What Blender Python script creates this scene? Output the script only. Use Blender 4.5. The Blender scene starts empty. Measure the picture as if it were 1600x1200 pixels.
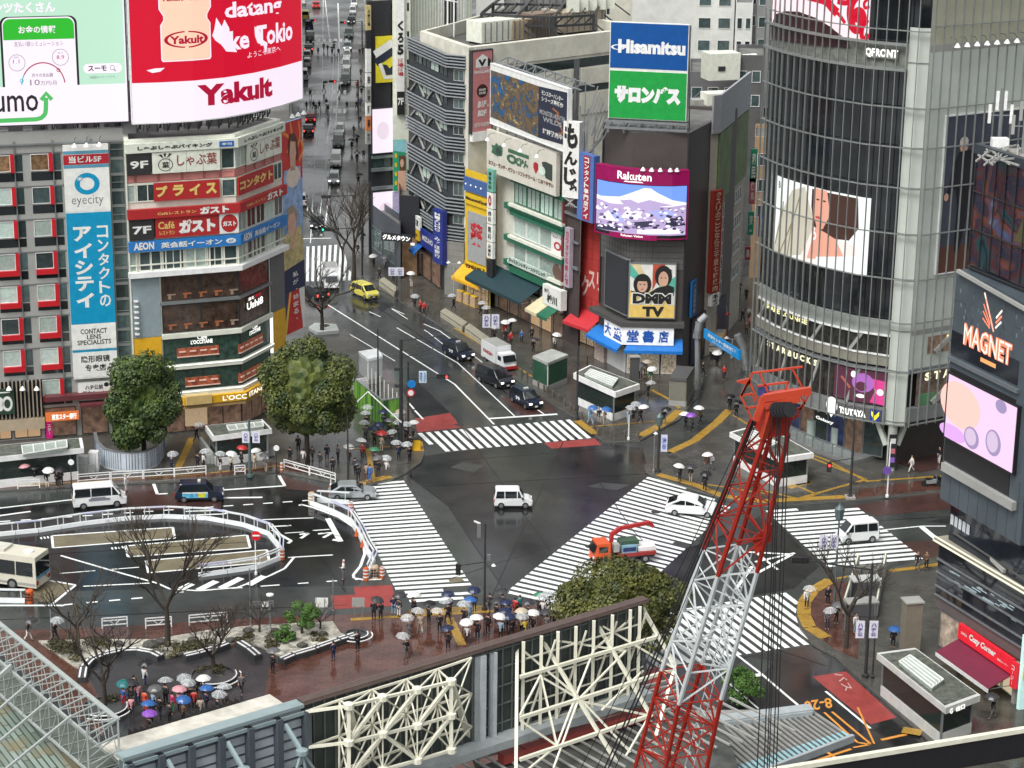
import bpy,bmesh,math,random
from mathutils import Vector,Matrix
R_=random.Random(7)
SC=bpy.context.scene;COL=SC.collection
FPX=3467.0;CH=70.5
_n=Vector((-140.0,-11200.0,-3467.0)).normalized();_up=-_n
_F=Vector((0,0,-1));_Y=(_F-_up*_F.dot(_up)).normalized();_X=_Y.cross(_up)
RM=Matrix((_X,_Y,_up))
CAM=Vector((0,0,CH))
cd=bpy.data.cameras.new('camera');cam=bpy.data.objects.new('camera',cd);COL.objects.link(cam)
cam.matrix_world=Matrix.Translation(CAM)@RM.to_4x4()
cd.sensor_width=36.0;cd.lens=FPX*36.0/1600.0;cd.clip_start=1.0;cd.clip_end=5000.0
SC.camera=cam
w=bpy.data.worlds.new('World');SC.world=w;w.use_nodes=True
nt=w.node_tree;nt.nodes.clear()
sky=nt.nodes.new('ShaderNodeTexSky');sky.sky_type='NISHITA';sky.sun_disc=False
SUN_EL,SUN_AZ=math.radians(55),math.radians(215)
sky.sun_elevation=SUN_EL;sky.sun_rotation=SUN_AZ;sky.dust_density=4;sky.ozone_density=1.0;sky.air_density=1.0
hs=nt.nodes.new('ShaderNodeHueSaturation');hs.inputs['Saturation'].default_value=0.12
bg=nt.nodes.new('ShaderNodeBackground');bg.inputs[1].default_value=0.15
wo=nt.nodes.new('ShaderNodeOutputWorld')
nt.links.new(sky.outputs[0],hs.inputs['Color']);nt.links.new(hs.outputs[0],bg.inputs[0]);nt.links.new(bg.outputs[0],wo.inputs[0])
sl=bpy.data.lights.new('sun','SUN');so=bpy.data.objects.new('sun',sl);COL.objects.link(so)
sl.energy=1.3;sl.angle=math.radians(25);sl.color=(1.0,0.97,0.93)
sd=Vector((math.sin(SUN_AZ)*math.cos(SUN_EL),math.cos(SUN_AZ)*math.cos(SUN_EL),math.sin(SUN_EL)))
so.rotation_euler=sd.to_track_quat('Z','Y').to_euler()
SC.view_settings.view_transform='Standard';SC.view_settings.look='None'
SC.view_settings.exposure=0.5;SC.view_settings.gamma=1.0
SC.cycles.use_denoising=True;SC.cycles.max_bounces=5;SC.cycles.transparent_max_bounces=12
SC.cycles.glossy_bounces=3;SC.cycles.diffuse_bounces=2
SC.cycles.caustics_reflective=False;SC.cycles.caustics_refractive=False
def ray(px,py):return RM@Vector((px-800.0,600.0-py,-FPX))
def G(px,py,z=0.0):
 d=ray(px,py);t=(z-CH)/d.z;return CAM+d*t
def G2(px,py,z=0.0):
 p=G(px,py,z);return Vector((p.x,p.y))
def ZAT(px,py,xy):
 d=ray(px,py);t=math.hypot(xy[0],xy[1])/math.hypot(d.x,d.y);return(CAM+d*t).z
def atdist(px,py,Y):
 d=ray(px,py);return CAM+d*(Y/d.y)
def PX(p):
 c=RM.transposed()@(Vector(p)-CAM);return(800+FPX*c.x/-c.z,600-FPX*c.y/-c.z)
MATS={}
def mat(name,col,rough=0.6,metal=0.0,em=0.0,nz=None,alpha=1.0,emcol=None,rnd=0.0,spec=0.5,bump=0.0):
 if name in MATS:return MATS[name]
 m=bpy.data.materials.new(name);m.use_nodes=True;nt=m.node_tree;b=nt.nodes['Principled BSDF']
 L=nt.links
 c4=(col[0],col[1],col[2],1)
 b.inputs['Base Color'].default_value=c4;b.inputs['Roughness'].default_value=rough;b.inputs['Metallic'].default_value=metal
 b.inputs['Specular IOR Level'].default_value=spec
 nz=nz or(1.5,0.15)
 tc=nt.nodes.new('ShaderNodeTexCoord');no=nt.nodes.new('ShaderNodeTexNoise')
 no.inputs['Scale'].default_value=nz[0];no.inputs['Detail'].default_value=5;no.inputs['Roughness'].default_value=0.65
 L.new(tc.outputs['Object'],no.inputs['Vector'])
 mr=nt.nodes.new('ShaderNodeMapRange');mr.inputs[1].default_value=0.25;mr.inputs[2].default_value=0.75
 mr.inputs[3].default_value=1-nz[1];mr.inputs[4].default_value=1+nz[1]
 L.new(no.outputs[0],mr.inputs[0])
 vm=nt.nodes.new('ShaderNodeVectorMath');vm.operation='SCALE';vm.inputs[0].default_value=col
 if rnd:
  oi=nt.nodes.new('ShaderNodeObjectInfo');mm=nt.nodes.new('ShaderNodeMath');mm.operation='MULTIPLY'
  r2=nt.nodes.new('ShaderNodeMapRange');r2 .inputs[3].default_value=1-rnd;r2 .inputs[4].default_value=1+rnd
  L.new(oi.outputs['Random'],r2 .inputs[0]);L.new(mr.outputs[0],mm.inputs[0]);L.new(r2 .outputs[0],mm.inputs[1]);L.new(mm.outputs[0],vm.inputs['Scale'])
 else:L.new(mr.outputs[0],vm.inputs['Scale'])
 L.new(vm.outputs[0],b.inputs['Base Color'])
 if em>=.4:vm.inputs[0].default_value=[v*.25 for v in col]
 if em:
  if em>=.4:emcol=emcol or col
  b.inputs['Emission Color'].default_value=(emcol[0],emcol[1],emcol[2],1)if emcol else c4
  if not emcol:L.new(vm.outputs[0],b.inputs['Emission Color'])
  b.inputs['Emission Strength'].default_value=em
 if alpha<1:b.inputs['Alpha'].default_value=alpha
 if bump:
  bp=nt.nodes.new('ShaderNodeBump');bp.inputs['Strength'].default_value=bump;L.new(no.outputs[0],bp.inputs['Height']);L.new(bp.outputs[0],b.inputs['Normal'])
 MATS[name]=m;return m
def wet(name,c1,c2,scale=0.25,r0=0.06,r1=0.5,extra=None,coord=None):
 """rain-wet paving: patchy tone and patchy gloss"""
 m=bpy.data.materials.new(name);m.use_nodes=True;nt=m.node_tree;b=nt.nodes['Principled BSDF'];L=nt.links
 tc=nt.nodes.new('ShaderNodeTexCoord')
 a=nt.nodes.new('ShaderNodeTexNoise');a.inputs['Scale'].default_value=scale;a.inputs['Detail'].default_value=6;a.inputs['Roughness'].default_value=0.6
 f=nt.nodes.new('ShaderNodeTexNoise');f.inputs['Scale'].default_value=9;f.inputs['Detail'].default_value=4
 p=nt.nodes.new('ShaderNodeTexNoise');p.inputs['Scale'].default_value=0.11;p.inputs['Detail'].default_value=4
 for n in(a,f,p):L.new(tc.outputs['Object'],n.inputs['Vector'])
 ad=nt.nodes.new('ShaderNodeMath');ad.operation='MULTIPLY_ADD';ad.inputs[1].default_value=0.35;L.new(f.outputs[0],ad.inputs[0]);L.new(a.outputs[0],ad.inputs[2])
 cr=nt.nodes.new('ShaderNodeMapRange');cr.inputs[1].default_value=0.5;cr.inputs[2].default_value=0.85;L.new(ad.outputs[0],cr.inputs[0])
 mx=nt.nodes.new('ShaderNodeMix');mx.data_type='RGBA';mx.inputs[6].default_value=(*c1,1);mx.inputs[7].default_value=(*c2,1)
 L.new(cr.outputs[0],mx.inputs[0]);out=mx.outputs[2]
 if extra:
  br=nt.nodes.new('ShaderNodeTexBrick');br.inputs['Scale'].default_value=1.0;br.inputs['Brick Width'].default_value=extra[0];br.inputs['Row Height'].default_value=extra[1]
  br.inputs['Mortar Size'].default_value=extra[2];br.inputs['Color1'].default_value=(1,1,1,1);br.inputs['Color2'].default_value=(0.82,0.82,0.82,1);br.inputs['Mortar'].default_value=(0.55,0.55,0.55,1)
  L.new(tc.outputs['Object'],br.inputs['Vector'])
  ml=nt.nodes.new('ShaderNodeMix');ml.data_type='RGBA';ml.blend_type='MULTIPLY';ml.inputs[0].default_value=1;L.new(out,ml.inputs[6]);L.new(br.outputs[0],ml.inputs[7]);out=ml.outputs[2]
 L.new(out,b.inputs['Base Color'])
 rr=nt.nodes.new('ShaderNodeMapRange');rr.inputs[1].default_value=0.38;rr.inputs[2].default_value=0.62;rr.inputs[3].default_value=r0;rr.inputs[4].default_value=r1
 L.new(p.outputs[0],rr.inputs[0]);L.new(rr.outputs[0],b.inputs['Roughness'])
 bp=nt.nodes.new('ShaderNodeBump');bp.inputs['Strength'].default_value=0.12;bp.inputs['Distance'].default_value=0.02;L.new(f.outputs[0],bp.inputs['Height']);L.new(bp.outputs[0],b.inputs['Normal'])
 MATS[name]=m;return m
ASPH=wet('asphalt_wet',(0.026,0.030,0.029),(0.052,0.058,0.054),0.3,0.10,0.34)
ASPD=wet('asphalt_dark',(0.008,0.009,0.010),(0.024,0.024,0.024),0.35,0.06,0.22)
ASPR=wet('asphalt_reddish',(0.045,0.022,0.020),(0.07,0.035,0.03),0.3,0.12,0.4)
PAVE=wet('paving_grey',(0.058,0.056,0.049),(0.098,0.095,0.082),0.6,0.12,0.38,(0.6,0.3,0.012))
PAVB=wet('paving_brick',(0.070,0.030,0.022),(0.13,0.058,0.042),0.5,0.05,0.26,(0.8,0.4,0.02))
REDP=wet('red_road_paint',(0.23,0.035,0.03),(0.33,0.05,0.045),0.8,0.2,0.5)
KERB=wet('kerb_stone',(0.10,0.10,0.092),(0.16,0.155,0.14),1.0,0.2,0.5)
TACT=wet('tactile_yellow',(0.38,0.22,0.03),(0.5,0.3,0.045),1.5,0.2,0.6,(0.3,0.3,0.03))
LINE=wet('road_paint_white',(0.72,0.76,0.74),(0.84,0.87,0.85),1.5,0.3,0.6)
ORNG=wet('road_paint_orange',(0.6,0.24,0.04),(0.7,0.3,0.05),1.5,0.3,0.6)
TANP=wet('tan_road_paint',(0.13,0.11,0.07),(0.19,0.165,0.105),0.6,0.2,0.5)
WHT=mat('white_paint',(0.78,0.79,0.78),0.35);BLK=mat('black_paint',(0.015,0.015,0.017),0.4)
GLS=mat('dark_glass',(0.02,0.024,0.026),0.06,rnd=0.5,spec=0.8);CONC=mat('concrete',(0.32,0.31,0.28),0.8,nz=(0.8,0.2))
STL=mat('steel_grey',(0.30,0.32,0.33),0.4,0.6);DKM=mat('dark_metal',(0.045,0.047,0.05),0.45,0.3)
class MB:
 def __init__(s):s.v=[];s.f=[];s.m=[]
 def face(s,pts,mi=0):
  i=len(s.v);s.v+=[Vector(p)for p in pts];s.f.append(tuple(range(i,i+len(pts))));s.m.append(mi)
 def hull8(s,p,mi=0):
  i=len(s.v);s.v+=[Vector(q)for q in p]
  for f in((3,2,1,0),(4,5,6,7),(0,1,5,4),(1,2,6,5),(2,3,7,6),(3,0,4,7)):
   s.f.append(tuple(i+k for k in f));s.m.append(mi)
 def box(s,c,d,rz=0.0,mi=0):
  c=Vector(c);cs,sn=math.cos(rz),math.sin(rz);p=[]
  for z in(-1,1):
   for x,y in((-1,-1),(1,-1),(1,1),(-1,1)):
    a,b=x*d[0]/2,y*d[1]/2;p.append(c+Vector((a*cs-b*sn,a*sn+b*cs,z*d[2]/2)))
  s.hull8(p,mi)
 def prism(s,poly,z0,z1,mi=0,mt=None):
  n=len(poly);i=len(s.v)
  ar=sum(poly[k][0]*poly[(k+1)%n][1]-poly[(k+1)%n][0]*poly[k][1]for k in range(n))
  if ar<0:poly=list(poly)[::-1]
  s.v+=[Vector((p[0],p[1],z0))for p in poly]+[Vector((p[0],p[1],z1))for p in poly]
  s.f.append(tuple(i+n+k for k in range(n)));s.m.append(mi if mt is None else mt)
  s.f.append(tuple(i+n-1-k for k in range(n)));s.m.append(mi)
  for k in range(n):s.f.append((i+k,i+(k+1)%n,i+n+(k+1)%n,i+n+k));s.m.append(mi)
 def beam(s,a,b,w,h=None,mi=0):
  a,b=Vector(a),Vector(b);d=b-a
  if d.length<1e-5:return
  d.normalize();h=h or w;u=Vector((0,0,1))if abs(d.z)<0.95 else Vector((0,1,0))
  x=d.cross(u).normalized();y=x.cross(d)
  s.hull8([q+x*i*w/2+y*j*h/2 for q in(a,b)for i,j in((-1,-1),(-1,1),(1,1),(1,-1))],mi)
 def tube(s,a,b,r,r2=None,n=8,mi=0,cap=True):
  a,b=Vector(a),Vector(b);d=b-a
  if d.length<1e-6:return
  d.normalize();r2=r if r2 is None else r2;u=Vector((0,0,1))if abs(d.z)<0.95 else Vector((0,1,0))
  x=d.cross(u).normalized();y=x.cross(d);i=len(s.v)
  for q,rr in((a,r),(b,r2)):
   for k in range(n):t=2*math.pi*k/n;s.v.append(q+x*math.cos(t)*rr+y*math.sin(t)*rr)
  for k in range(n):s.f.append((i+k,i+n+k,i+n+(k+1)%n,i+(k+1)%n));s.m.append(mi)
  if cap:s.f.append(tuple(i+k for k in range(n)));s.m.append(mi);s.f.append(tuple(i+n+n-1-k for k in range(n)));s.m.append(mi)
 def path(s,pts,w,h,mi=0):
  for a,b in zip(pts[:-1],pts[1:]):s.beam(a,b,w,h,mi)
 def lathe(s,c,prof,n=12,mi=0):
  c=Vector(c);i=len(s.v)
  for r,z in prof:
   for k in range(n):t=2*math.pi*k/n;s.v.append(c+Vector((r*math.cos(t),r*math.sin(t),z)))
  for j in range(len(prof)-1):
   for k in range(n):s.f.append((i+j*n+k,i+j*n+(k+1)%n,i+(j+1)*n+(k+1)%n,i+(j+1)*n+k));s.m.append(mi)
 def build(s,name,mats,parent=None,smooth=False):
  off=Vector((0,0,0));q=parent
  while q is not None:off+=q.location;q=q.parent
  me=bpy.data.meshes.new(name);me.from_pydata([v-off for v in s.v],[],s.f)
  if not isinstance(mats,(list,tuple)):mats=[mats]
  for m in mats:me.materials.append(m)
  if len(mats)>1:me.polygons.foreach_set('material_index',s.m)
  if smooth:me.polygons.foreach_set('use_smooth',[True]*len(me.polygons))
  me.update();o=bpy.data.objects.new(name,me);COL.objects.link(o)
  if parent is not None:o.parent=parent
  return o
def tag(o,label,cat,group=None,kind=None):
 if label:o['label']=label
 if cat:o['category']=cat
 if group:o['group']=group
 if kind:o['kind']=kind
 return o
def thing(name,label,cat,loc=(0,0,0),group=None):
 o=bpy.data.objects.new(name,None);COL.objects.link(o);o.location=loc;o.empty_display_size=0.2
 return tag(o,label,cat,group)
KIDS={}
def dup(root,loc,rz,label=None,group=None):
 ch=KIDS.get(root.name)
 if ch is None:
  ch=[(c,[g for g in c.children])for c in root.children];KIDS[root.name]=ch
 r=root.copy();COL.objects.link(r);r.location=loc;r.rotation_euler=(0,0,rz)
 if label:r['label']=label
 if group:r['group']=group
 out={}
 for c,gs in ch:
  k=c.copy();COL.objects.link(k);k.parent=r;out.setdefault(c.name.split('.')[0],k)
  for g in gs:
   d=g.copy();COL.objects.link(d);d.parent=k
 return r,out
def struct(name,mb,m):
 o=mb.build(name,m);o['kind']='structure';return o
class Fac:
 """pts: XY polyline from left to right as seen; outward normal faces the viewer side (right-hand of left->right is inside)"""
 def __init__(s,pts):
  s.p=[Vector((q[0],q[1]))for q in pts];s.u=[0.0]
  for a,b in zip(s.p[:-1],s.p[1:]):s.u.append(s.u[-1]+(b-a).length)
  s.n=[]
  for a,b in zip(s.p[:-1],s.p[1:]):d=(b-a).normalized();s.n.append(Vector((d.y,-d.x)))
  s.W=s.u[-1];s.vn=[s.n[0]]
  for k in range(1,len(s.p)-1):
   m=(s.n[k-1]+s.n[k]).normalized();s.vn.append(m/max(.5,m.dot(s.n[k])))
  s.vn.append(s.n[-1])
 def seg(s,u):
  for k in range(len(s.p)-2):
   if u<s.u[k+1]:return k
  return len(s.p)-2
 def pt(s,u,z,d=0.0):
  k=s.seg(u);a,b=s.p[k],s.p[k+1];t=(u-s.u[k])/max(1e-6,s.u[k+1]-s.u[k]);q=a+(b-a)*t+s.vn[k].lerp(s.vn[k+1],min(1,max(0,t)))*d
  return Vector((q.x,q.y,z))
 def uz(s,px,py):
  d=ray(px,py);best=None
  for k in range(len(s.p)-1):
   a,b=s.p[k],s.p[k+1];e=b-a;den=d.x*e.y-d.y*e.x
   if abs(den)<1e-9:continue
   t=(a.x*e.y-a.y*e.x)/den;ss=((d.x*t-a.x)*e.x+(d.y*t-a.y)*e.y)/e.length_squared
   ok=-1e-6<=ss<=1+1e-6
   if k==0 and ss<0:ok=True
   if k==len(s.p)-2 and ss>1:ok=True
   if ok and t>0:
    r=(s.u[k]+ss*e.length,(CAM+d*t).z)
    dist=0 if-1e-6<=ss<=1+1e-6 else abs(ss)
    if best is None or dist<best[0]:best=(dist,r)
  return best[1]if best else(0,0)
 def rect(s,x0,y0,x1,y1):
  a=s.uz(x0,y0);b=s.uz(x1,y1);return(a[0],b[0],b[1],a[1])
 def cuts(s,u0,u1,step=None):
  c=[u0]+[x for x in s.u[1:-1]if u0<x<u1]+[u1]
  if step:
   o=[]
   for a,b in zip(c[:-1],c[1:]):
    n=max(1,int((b-a)/step));o+=[a+(b-a)*k/n for k in range(n)]
   c=o+[u1]
  return c
 def box(s,mb,u0,u1,z0,z1,d0,d1,mi=0):
  c=s.cuts(u0,u1)
  for a,b in zip(c[:-1],c[1:]):
   b_=b;a_=a
   mb.hull8([s.pt(a_,z0,d1),s.pt(b_,z0,d1),s.pt(b_,z0,d0),s.pt(a_,z0,d0),s.pt(a_,z1,d1),s.pt(b_,z1,d1),s.pt(b_,z1,d0),s.pt(a_,z1,d0)],mi)
 def quadpx(s,mb,c,d0,d1,mi=0):
  """slanted quad from four pixel corners TL TR BR BL"""
  q=[s.uz(*p)for p in c];o=[3,2,1,0]
  mb.hull8([s.pt(q[k][0],q[k][1],d1)for k in(3,2)]+[s.pt(q[k][0],q[k][1],d0)for k in(2,3)]+[s.pt(q[k][0],q[k][1],d1)for k in(0,1)]+[s.pt(q[k][0],q[k][1],d0)for k in(1,0)],mi)
def glyphs(txt,bold=0.0,italic=0.0,res=2):
 c=bpy.data.curves.new('t','FONT');c.body=txt;c.resolution_u=res;c.offset=bold;c.shear=italic
 o=bpy.data.objects.new('t',c);COL.objects.link(o);dg=bpy.context.evaluated_depsgraph_get();dg.update()
 me=bpy.data.meshes.new_from_object(o.evaluated_get(dg));vs=[v.co.copy()for v in me.vertices];fs=[tuple(p.vertices)for p in me.polygons]
 bpy.data.objects.remove(o);bpy.data.curves.remove(c);bpy.data.meshes.remove(me)
 return vs,fs
def text_into(mb,F,txt,u0,u1,z0,z1,d,mi=0,bold=0.02,vertical=False,slant=0.0,italic=0.0):
 """lettering fitted exactly into the facade rectangle"""
 def put(t,a0,a1,b0,b1):
  vs,fs=glyphs(t,bold,italic)
  if not vs:return
  x0=min(v.x for v in vs);x1=max(v.x for v in vs);y0=min(v.y for v in vs);y1=max(v.y for v in vs);i=len(mb.v)
  if t in 'ー-・.、。':
   cxx=(a0+a1)/2;h=(b1-b0)
   if vertical and t in 'ー-':
    mb.face([F.pt(cxx-.04*(a1-a0),b0+.1*h,d),F.pt(cxx+.06*(a1-a0),b0+.1*h,d),F.pt(cxx+.06*(a1-a0),b1-.1*h,d),F.pt(cxx-.04*(a1-a0),b1-.1*h,d)],mi);return
   if t in '、。.':a0,a1,b0,b1=cxx,cxx+.3*(a1-a0),b0+.3*h,b0+.6*h
   else:b0,b1=b0+.4*h,b0+.55*h
  for v in vs:
   tx=(v.x-x0)/max(1e-6,x1-x0);uu=a0+(a1-a0)*tx;mb.v.append(F.pt(uu,b0+(b1-b0)*(v.y-y0)/max(1e-6,y1-y0)+slant*tx,d))
  for f in fs:mb.f.append(tuple(i+k for k in f));mb.m.append(mi)
 if vertical:
  n=len(txt);h=(z1-z0)/n
  for k,ch in enumerate(txt):
   if ch!=' ':put(ch,u0,u1,z1-(k+1)*h+h*.06,z1-k*h-h*.06)
 else:put(txt,u0,u1,z0,z1)
def flat(F,rc,pts):
 u0,u1,z0,z1=rc;return[(u0+(u1-u0)*x,z0+(z1-z0)*y)for x,y in pts]
def clipu(P,u,keep_less):
 o=[];n=len(P)
 for k in range(n):
  a,b=P[k],P[(k+1)%n];ia=(a[0]<=u)==keep_less;ib=(b[0]<=u)==keep_less
  if ia:o.append(a)
  if ia!=ib:t=(u-a[0])/(b[0]-a[0]);o.append((u,a[1]+(b[1]-a[1])*t))
 return o
def shuz(mb,F,Q,d,mi=0):
 lo,hi=min(q[0]for q in Q),max(q[0]for q in Q);R=Q
 for c in[x for x in F.u[1:-1]if lo<x<hi]:
  A=clipu(R,c,True);R=clipu(R,c,False)
  if len(A)>2:mb.face([F.pt(min(u,c-1e-5),z,d)for u,z in A],mi)
 if len(R)>2:mb.face([F.pt(u,z,d)for u,z in R],mi)
def sh(mb,F,rc,pts,d,mi=0):shuz(mb,F,flat(F,rc,pts),d,mi)
def ell(cx,cy,rx,ry,n=20,a0=0,a1=360):
 return[(cx+rx*math.cos(math.radians(a0+(a1-a0)*k/n)),cy+ry*math.sin(math.radians(a0+(a1-a0)*k/n)))for k in range(n if a1-a0==360 else n+1)]
def ring(mb,F,rc,cx,cy,rx,ry,t,d,mi=0,a0=0,a1=360,n=28,asp=1.0):
 for k in range(n):
  p=[]
  for(kk,r)in((k,1),(k+1,1),(k+1,1-t),(k,1-t)):
   a=math.radians(a0+(a1-a0)*kk/n);p.append((cx+rx*r*math.cos(a),cy+ry*r*math.sin(a)))
  sh(mb,F,rc,p,d,mi)
def stroke(mb,F,rc,pts,wd,d,mi=0):
 """brush stroke in metres along normalised points; wd: width list or number"""
 q=flat(F,rc,pts);n=len(q)
 ws=wd if isinstance(wd,(list,tuple))else[wd]*n
 L=[];Rr=[]
 for k in range(n):
  a=q[max(0,k-1)];b=q[min(n-1,k+1)];dx,dz=b[0]-a[0],b[1]-a[1];l=math.hypot(dx,dz)or 1
  nx,nz=-dz/l,dx/l;L.append((q[k][0]+nx*ws[k]/2,q[k][1]+nz*ws[k]/2));Rr.append((q[k][0]-nx*ws[k]/2,q[k][1]-nz*ws[k]/2))
 for k in range(n-1):mb.face([F.pt(*L[k],d),F.pt(*Rr[k],d),F.pt(*Rr[k+1],d),F.pt(*L[k+1],d)],mi)
def sp(*P,n=6):
 P=[P[0]]+list(P)+[P[-1]];o=[]
 for i in range(1,len(P)-2):
  for k in range(n):
   t=k/n;o.append(tuple(0.5*(2*P[i][j]+(P[i+1][j]-P[i-1][j])*t+(2*P[i-1][j]-5*P[i][j]+4*P[i+1][j]-P[i+2][j])*t*t+(3*P[i][j]-P[i-1][j]-3*P[i+1][j]+P[i+2][j])*t**3)for j in(0,1)))
 return o+[P[-1]]
g=MB();g.face([(-900,20,0),(900,20,0),(900,2500,0),(-900,2500,0)]);struct('ground',g,ASPH)
def sheet(name,pxs,z,m,smooth=False,z1=None):
 b=MB();P=[G(x,y,z)for x,y in pxs];b.face([(p.x,p.y,z)for p in P][::-1]);
 n=len(P);ar=sum(P[k].x*P[(k+1)%n].y-P[(k+1)%n].x*P[k].y for k in range(n))
 if ar>0:b.f=[f[::-1]for f in b.f]
 return struct(name,b,m)
def slab(name,pxs,m,z=0.13):
 b=MB();b.prism([G2(x,y,z)for x,y in pxs],0.001,z,1,0);return struct(name,b,[m,KERB])
ZR=0.004
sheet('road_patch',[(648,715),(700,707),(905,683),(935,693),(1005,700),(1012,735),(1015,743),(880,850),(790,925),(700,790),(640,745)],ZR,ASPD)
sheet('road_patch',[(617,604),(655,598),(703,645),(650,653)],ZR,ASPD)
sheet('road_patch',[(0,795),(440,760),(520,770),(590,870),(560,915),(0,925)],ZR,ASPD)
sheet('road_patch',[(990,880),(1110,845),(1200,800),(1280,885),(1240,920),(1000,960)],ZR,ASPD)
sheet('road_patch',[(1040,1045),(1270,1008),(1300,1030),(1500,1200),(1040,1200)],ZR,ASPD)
sheet('red_lane_surface',[(648,654),(703,645),(721,668),(652,676)],2*ZR,REDP)
sheet('red_lane_surface',[(850,692),(929,685),(940,695),(862,701)],2*ZR,REDP)
sheet('red_lane_surface',[(781,622),(835,610),(872,643),(815,650)],2*ZR,ASPR)
sheet('red_lane_surface',[(1331,790),(1470,768),(1600,765),(1600,785),(1367,806)],2*ZR,ASPR)
sheet('red_lane_surface',[(1395,848),(1600,835),(1600,862),(1440,872)],2*ZR,ASPR)
sheet('red_lane_surface',[(1269,1057),(1322,1049),(1401,1121),(1360,1132)],2*ZR,REDP)
sheet('red_lane_surface',[(190,760),(240,756),(250,773),(345,770),(345,795),(190,798)],2*ZR,ASPR)
sheet('red_lane_surface',[(437,742),(505,762),(500,768),(447,764)],2*ZR,ASPR)
sheet('red_lane_surface',[(517,931),(555,929),(553,917),(612,914),(622,946),(520,952)],2*ZR,REDP)
sheet('red_lane_surface',[(1000,1044),(1034,1040),(1030,1080),(1000,1085)],2*ZR,REDP)
slab('plaza',[(1600,762),(1470,768),(1325,782),(1200,790),(1140,781),(1030,748),(1009,737),(1006,727),(1020,719),(1045,710),(1085,690),(1128,655),(1143,640),(1154,608),(1178,545),(1205,470),(1300,300),(1600,300)],PAVE)
slab('pavement',[(945,690),(925,675),(905,655),(850,622),(760,560),(680,503),(600,455),(566,440),(545,420),(535,380),(530,300),(539,200),(548,100),(557,0),(620,-100),(1200,-60),(1160,430),(1120,530),(1103,580),(1090,620),(1062,655),(1000,688)],PAVE)
slab('pavement',[(-40,768),(110,760),(330,748),(437,736),(480,745),(525,754),(560,760),(610,751),(636,738),(658,722),(664,706),(652,680),(646,652),(630,610),(600,565),(560,535),(520,497),(500,478),(470,440),(468,330),(469,250),(469,130),(471,0),(471,-100),(-40,-100)],PAVE)
slab('square',[(-60,985),(60,984),(200,978),(400,966),(540,960),(600,955),(720,950),(800,946),(900,942),(1000,945),(1006,990),(1012,1060),(1050,1200),(1050,1300),(-60,1300)],PAVB)
slab('plaza',[(1700,850),(1470,868),(1400,886),(1290,908),(1262,920),(1247,937),(1243,960),(1250,982),(1272,1008),(1305,1025),(1362,1076),(1450,1156),(1500,1200),(1560,1260),(1750,1200)],PAVE)
sheet('square_paving',[(160,1100),(130,1040),(200,1010),(400,1010),(560,1000),(420,1040),(400,1200),(160,1200)],0.134,wet('paving_black',(0.03,0.031,0.033),(0.05,0.05,0.052),0.5,0.15,0.5,(0.6,0.3,0.01)))
sheet('brick_paving',[(1262,925),(1300,905),(1330,912),(1345,960),(1340,1030),(1305,1015),(1265,985),(1253,955)],0.134,PAVB)
sheet('brick_paving',[(0,755),(110,748),(330,738),(437,722),(480,733),(500,742),(437,733),(330,745),(110,757),(0,764)],0.134,PAVB)
sheet('brick_paving',[(1340,765),(1480,745),(1480,763),(1335,778)],0.134,PAVB)
sheet('lane_paving',[(1090,640),(1112,580),(1130,520),(1165,430),(1200,430),(1175,530),(1150,600),(1140,640)],0.0085,PAVE)
sheet('arcade_forecourt',[(655,438),(700,425),(700,470),(690,463)],0.134,PAVE)
def crosswalk(L0,L1,R0,R1,n,fill=0.5,clip=None,name='crosswalk'):
 a0,a1,b0,b1=[G(*p)for p in(L0,L1,R0,R1)];mb=MB();z=3*ZR
 for k in range(n):
  t0=k/n;t1=(k+fill)/n;f0,f1=(clip or{}).get(k,(0,1))
  A0,A1=a0 .lerp(a1,t0),a0 .lerp(a1,t1);B0,B1=b0 .lerp(b1,t0),b0 .lerp(b1,t1)
  q=[A0 .lerp(B0,f0),A0 .lerp(B0,f1),A1 .lerp(B1,f1),A1 .lerp(B1,f0)]
  mb.face([(p.x,p.y,z)for p in q])
  if(q[1]-q[0]).to_2d().to_3d().cross((q[2]-q[1]).to_2d().to_3d()).z<0:mb.f[-1]=mb.f[-1][::-1]
 return struct(name,mb,LINE)
crosswalk((536,758),(630,945),(631,751),(752,938),31,0.56,{0:(.55,1),28:(.1,.6),29:(.1,1),30:(.1,.8)})
crosswalk((652,677),(896,655),(683,707),(930,684),19,0.54,{0:(0,.6)})
crosswalk((1012,745),(786,929),(1152,783),(954,966),34,0.56,{0:(0,.45),1:(0,.8),14:(0,.85),33:(0,.45)})
crosswalk((1196,798),(1297,889),(1334,788),(1446,876),15,0.56,{0:(0,.35)})
crosswalk((903,978),(1234,925),(996,1048),(1330,997),22,0.56,{21:(0,.25),20:(0,.45),19:(0,.6),18:(0,.98)})
crosswalk((470,386),(566,380),(470,440),(560,438),11,0.5)
crosswalk((462,143),(545,141),(460,149),(545,147),10,0.5)
crosswalk((480,170),(545,170),(478,177),(545,177),8,0.5)
crosswalk((470,62),(548,60),(470,67),(548,65),9,0.5)
LN=MB();OR=MB()
LZ=[0.0]
def line(p,wd=0.16,z=3*ZR+.001,dash=None,mb=None,lift=0):
 mb=mb or LN;LZ[0]=(LZ[0]+.0007)%.012;z+=LZ[0];P=[G(x,y,z)for x,y in p]
 for a,b in zip(P[:-1],P[1:]):
  d=(b-a);L=d.length;
  if L<.01:continue
  d/=L;n=Vector((-d.y,d.x,0))*wd/2;s0=0
  while s0<L:
   s1=min(L,s0+(dash[0]if dash else L));q0=a+d*s0;q1=a+d*s1
   mb.face([q0-n,q1-n,q1+n,q0+n]);s0=s1+(dash[1]if dash else 1)
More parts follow.
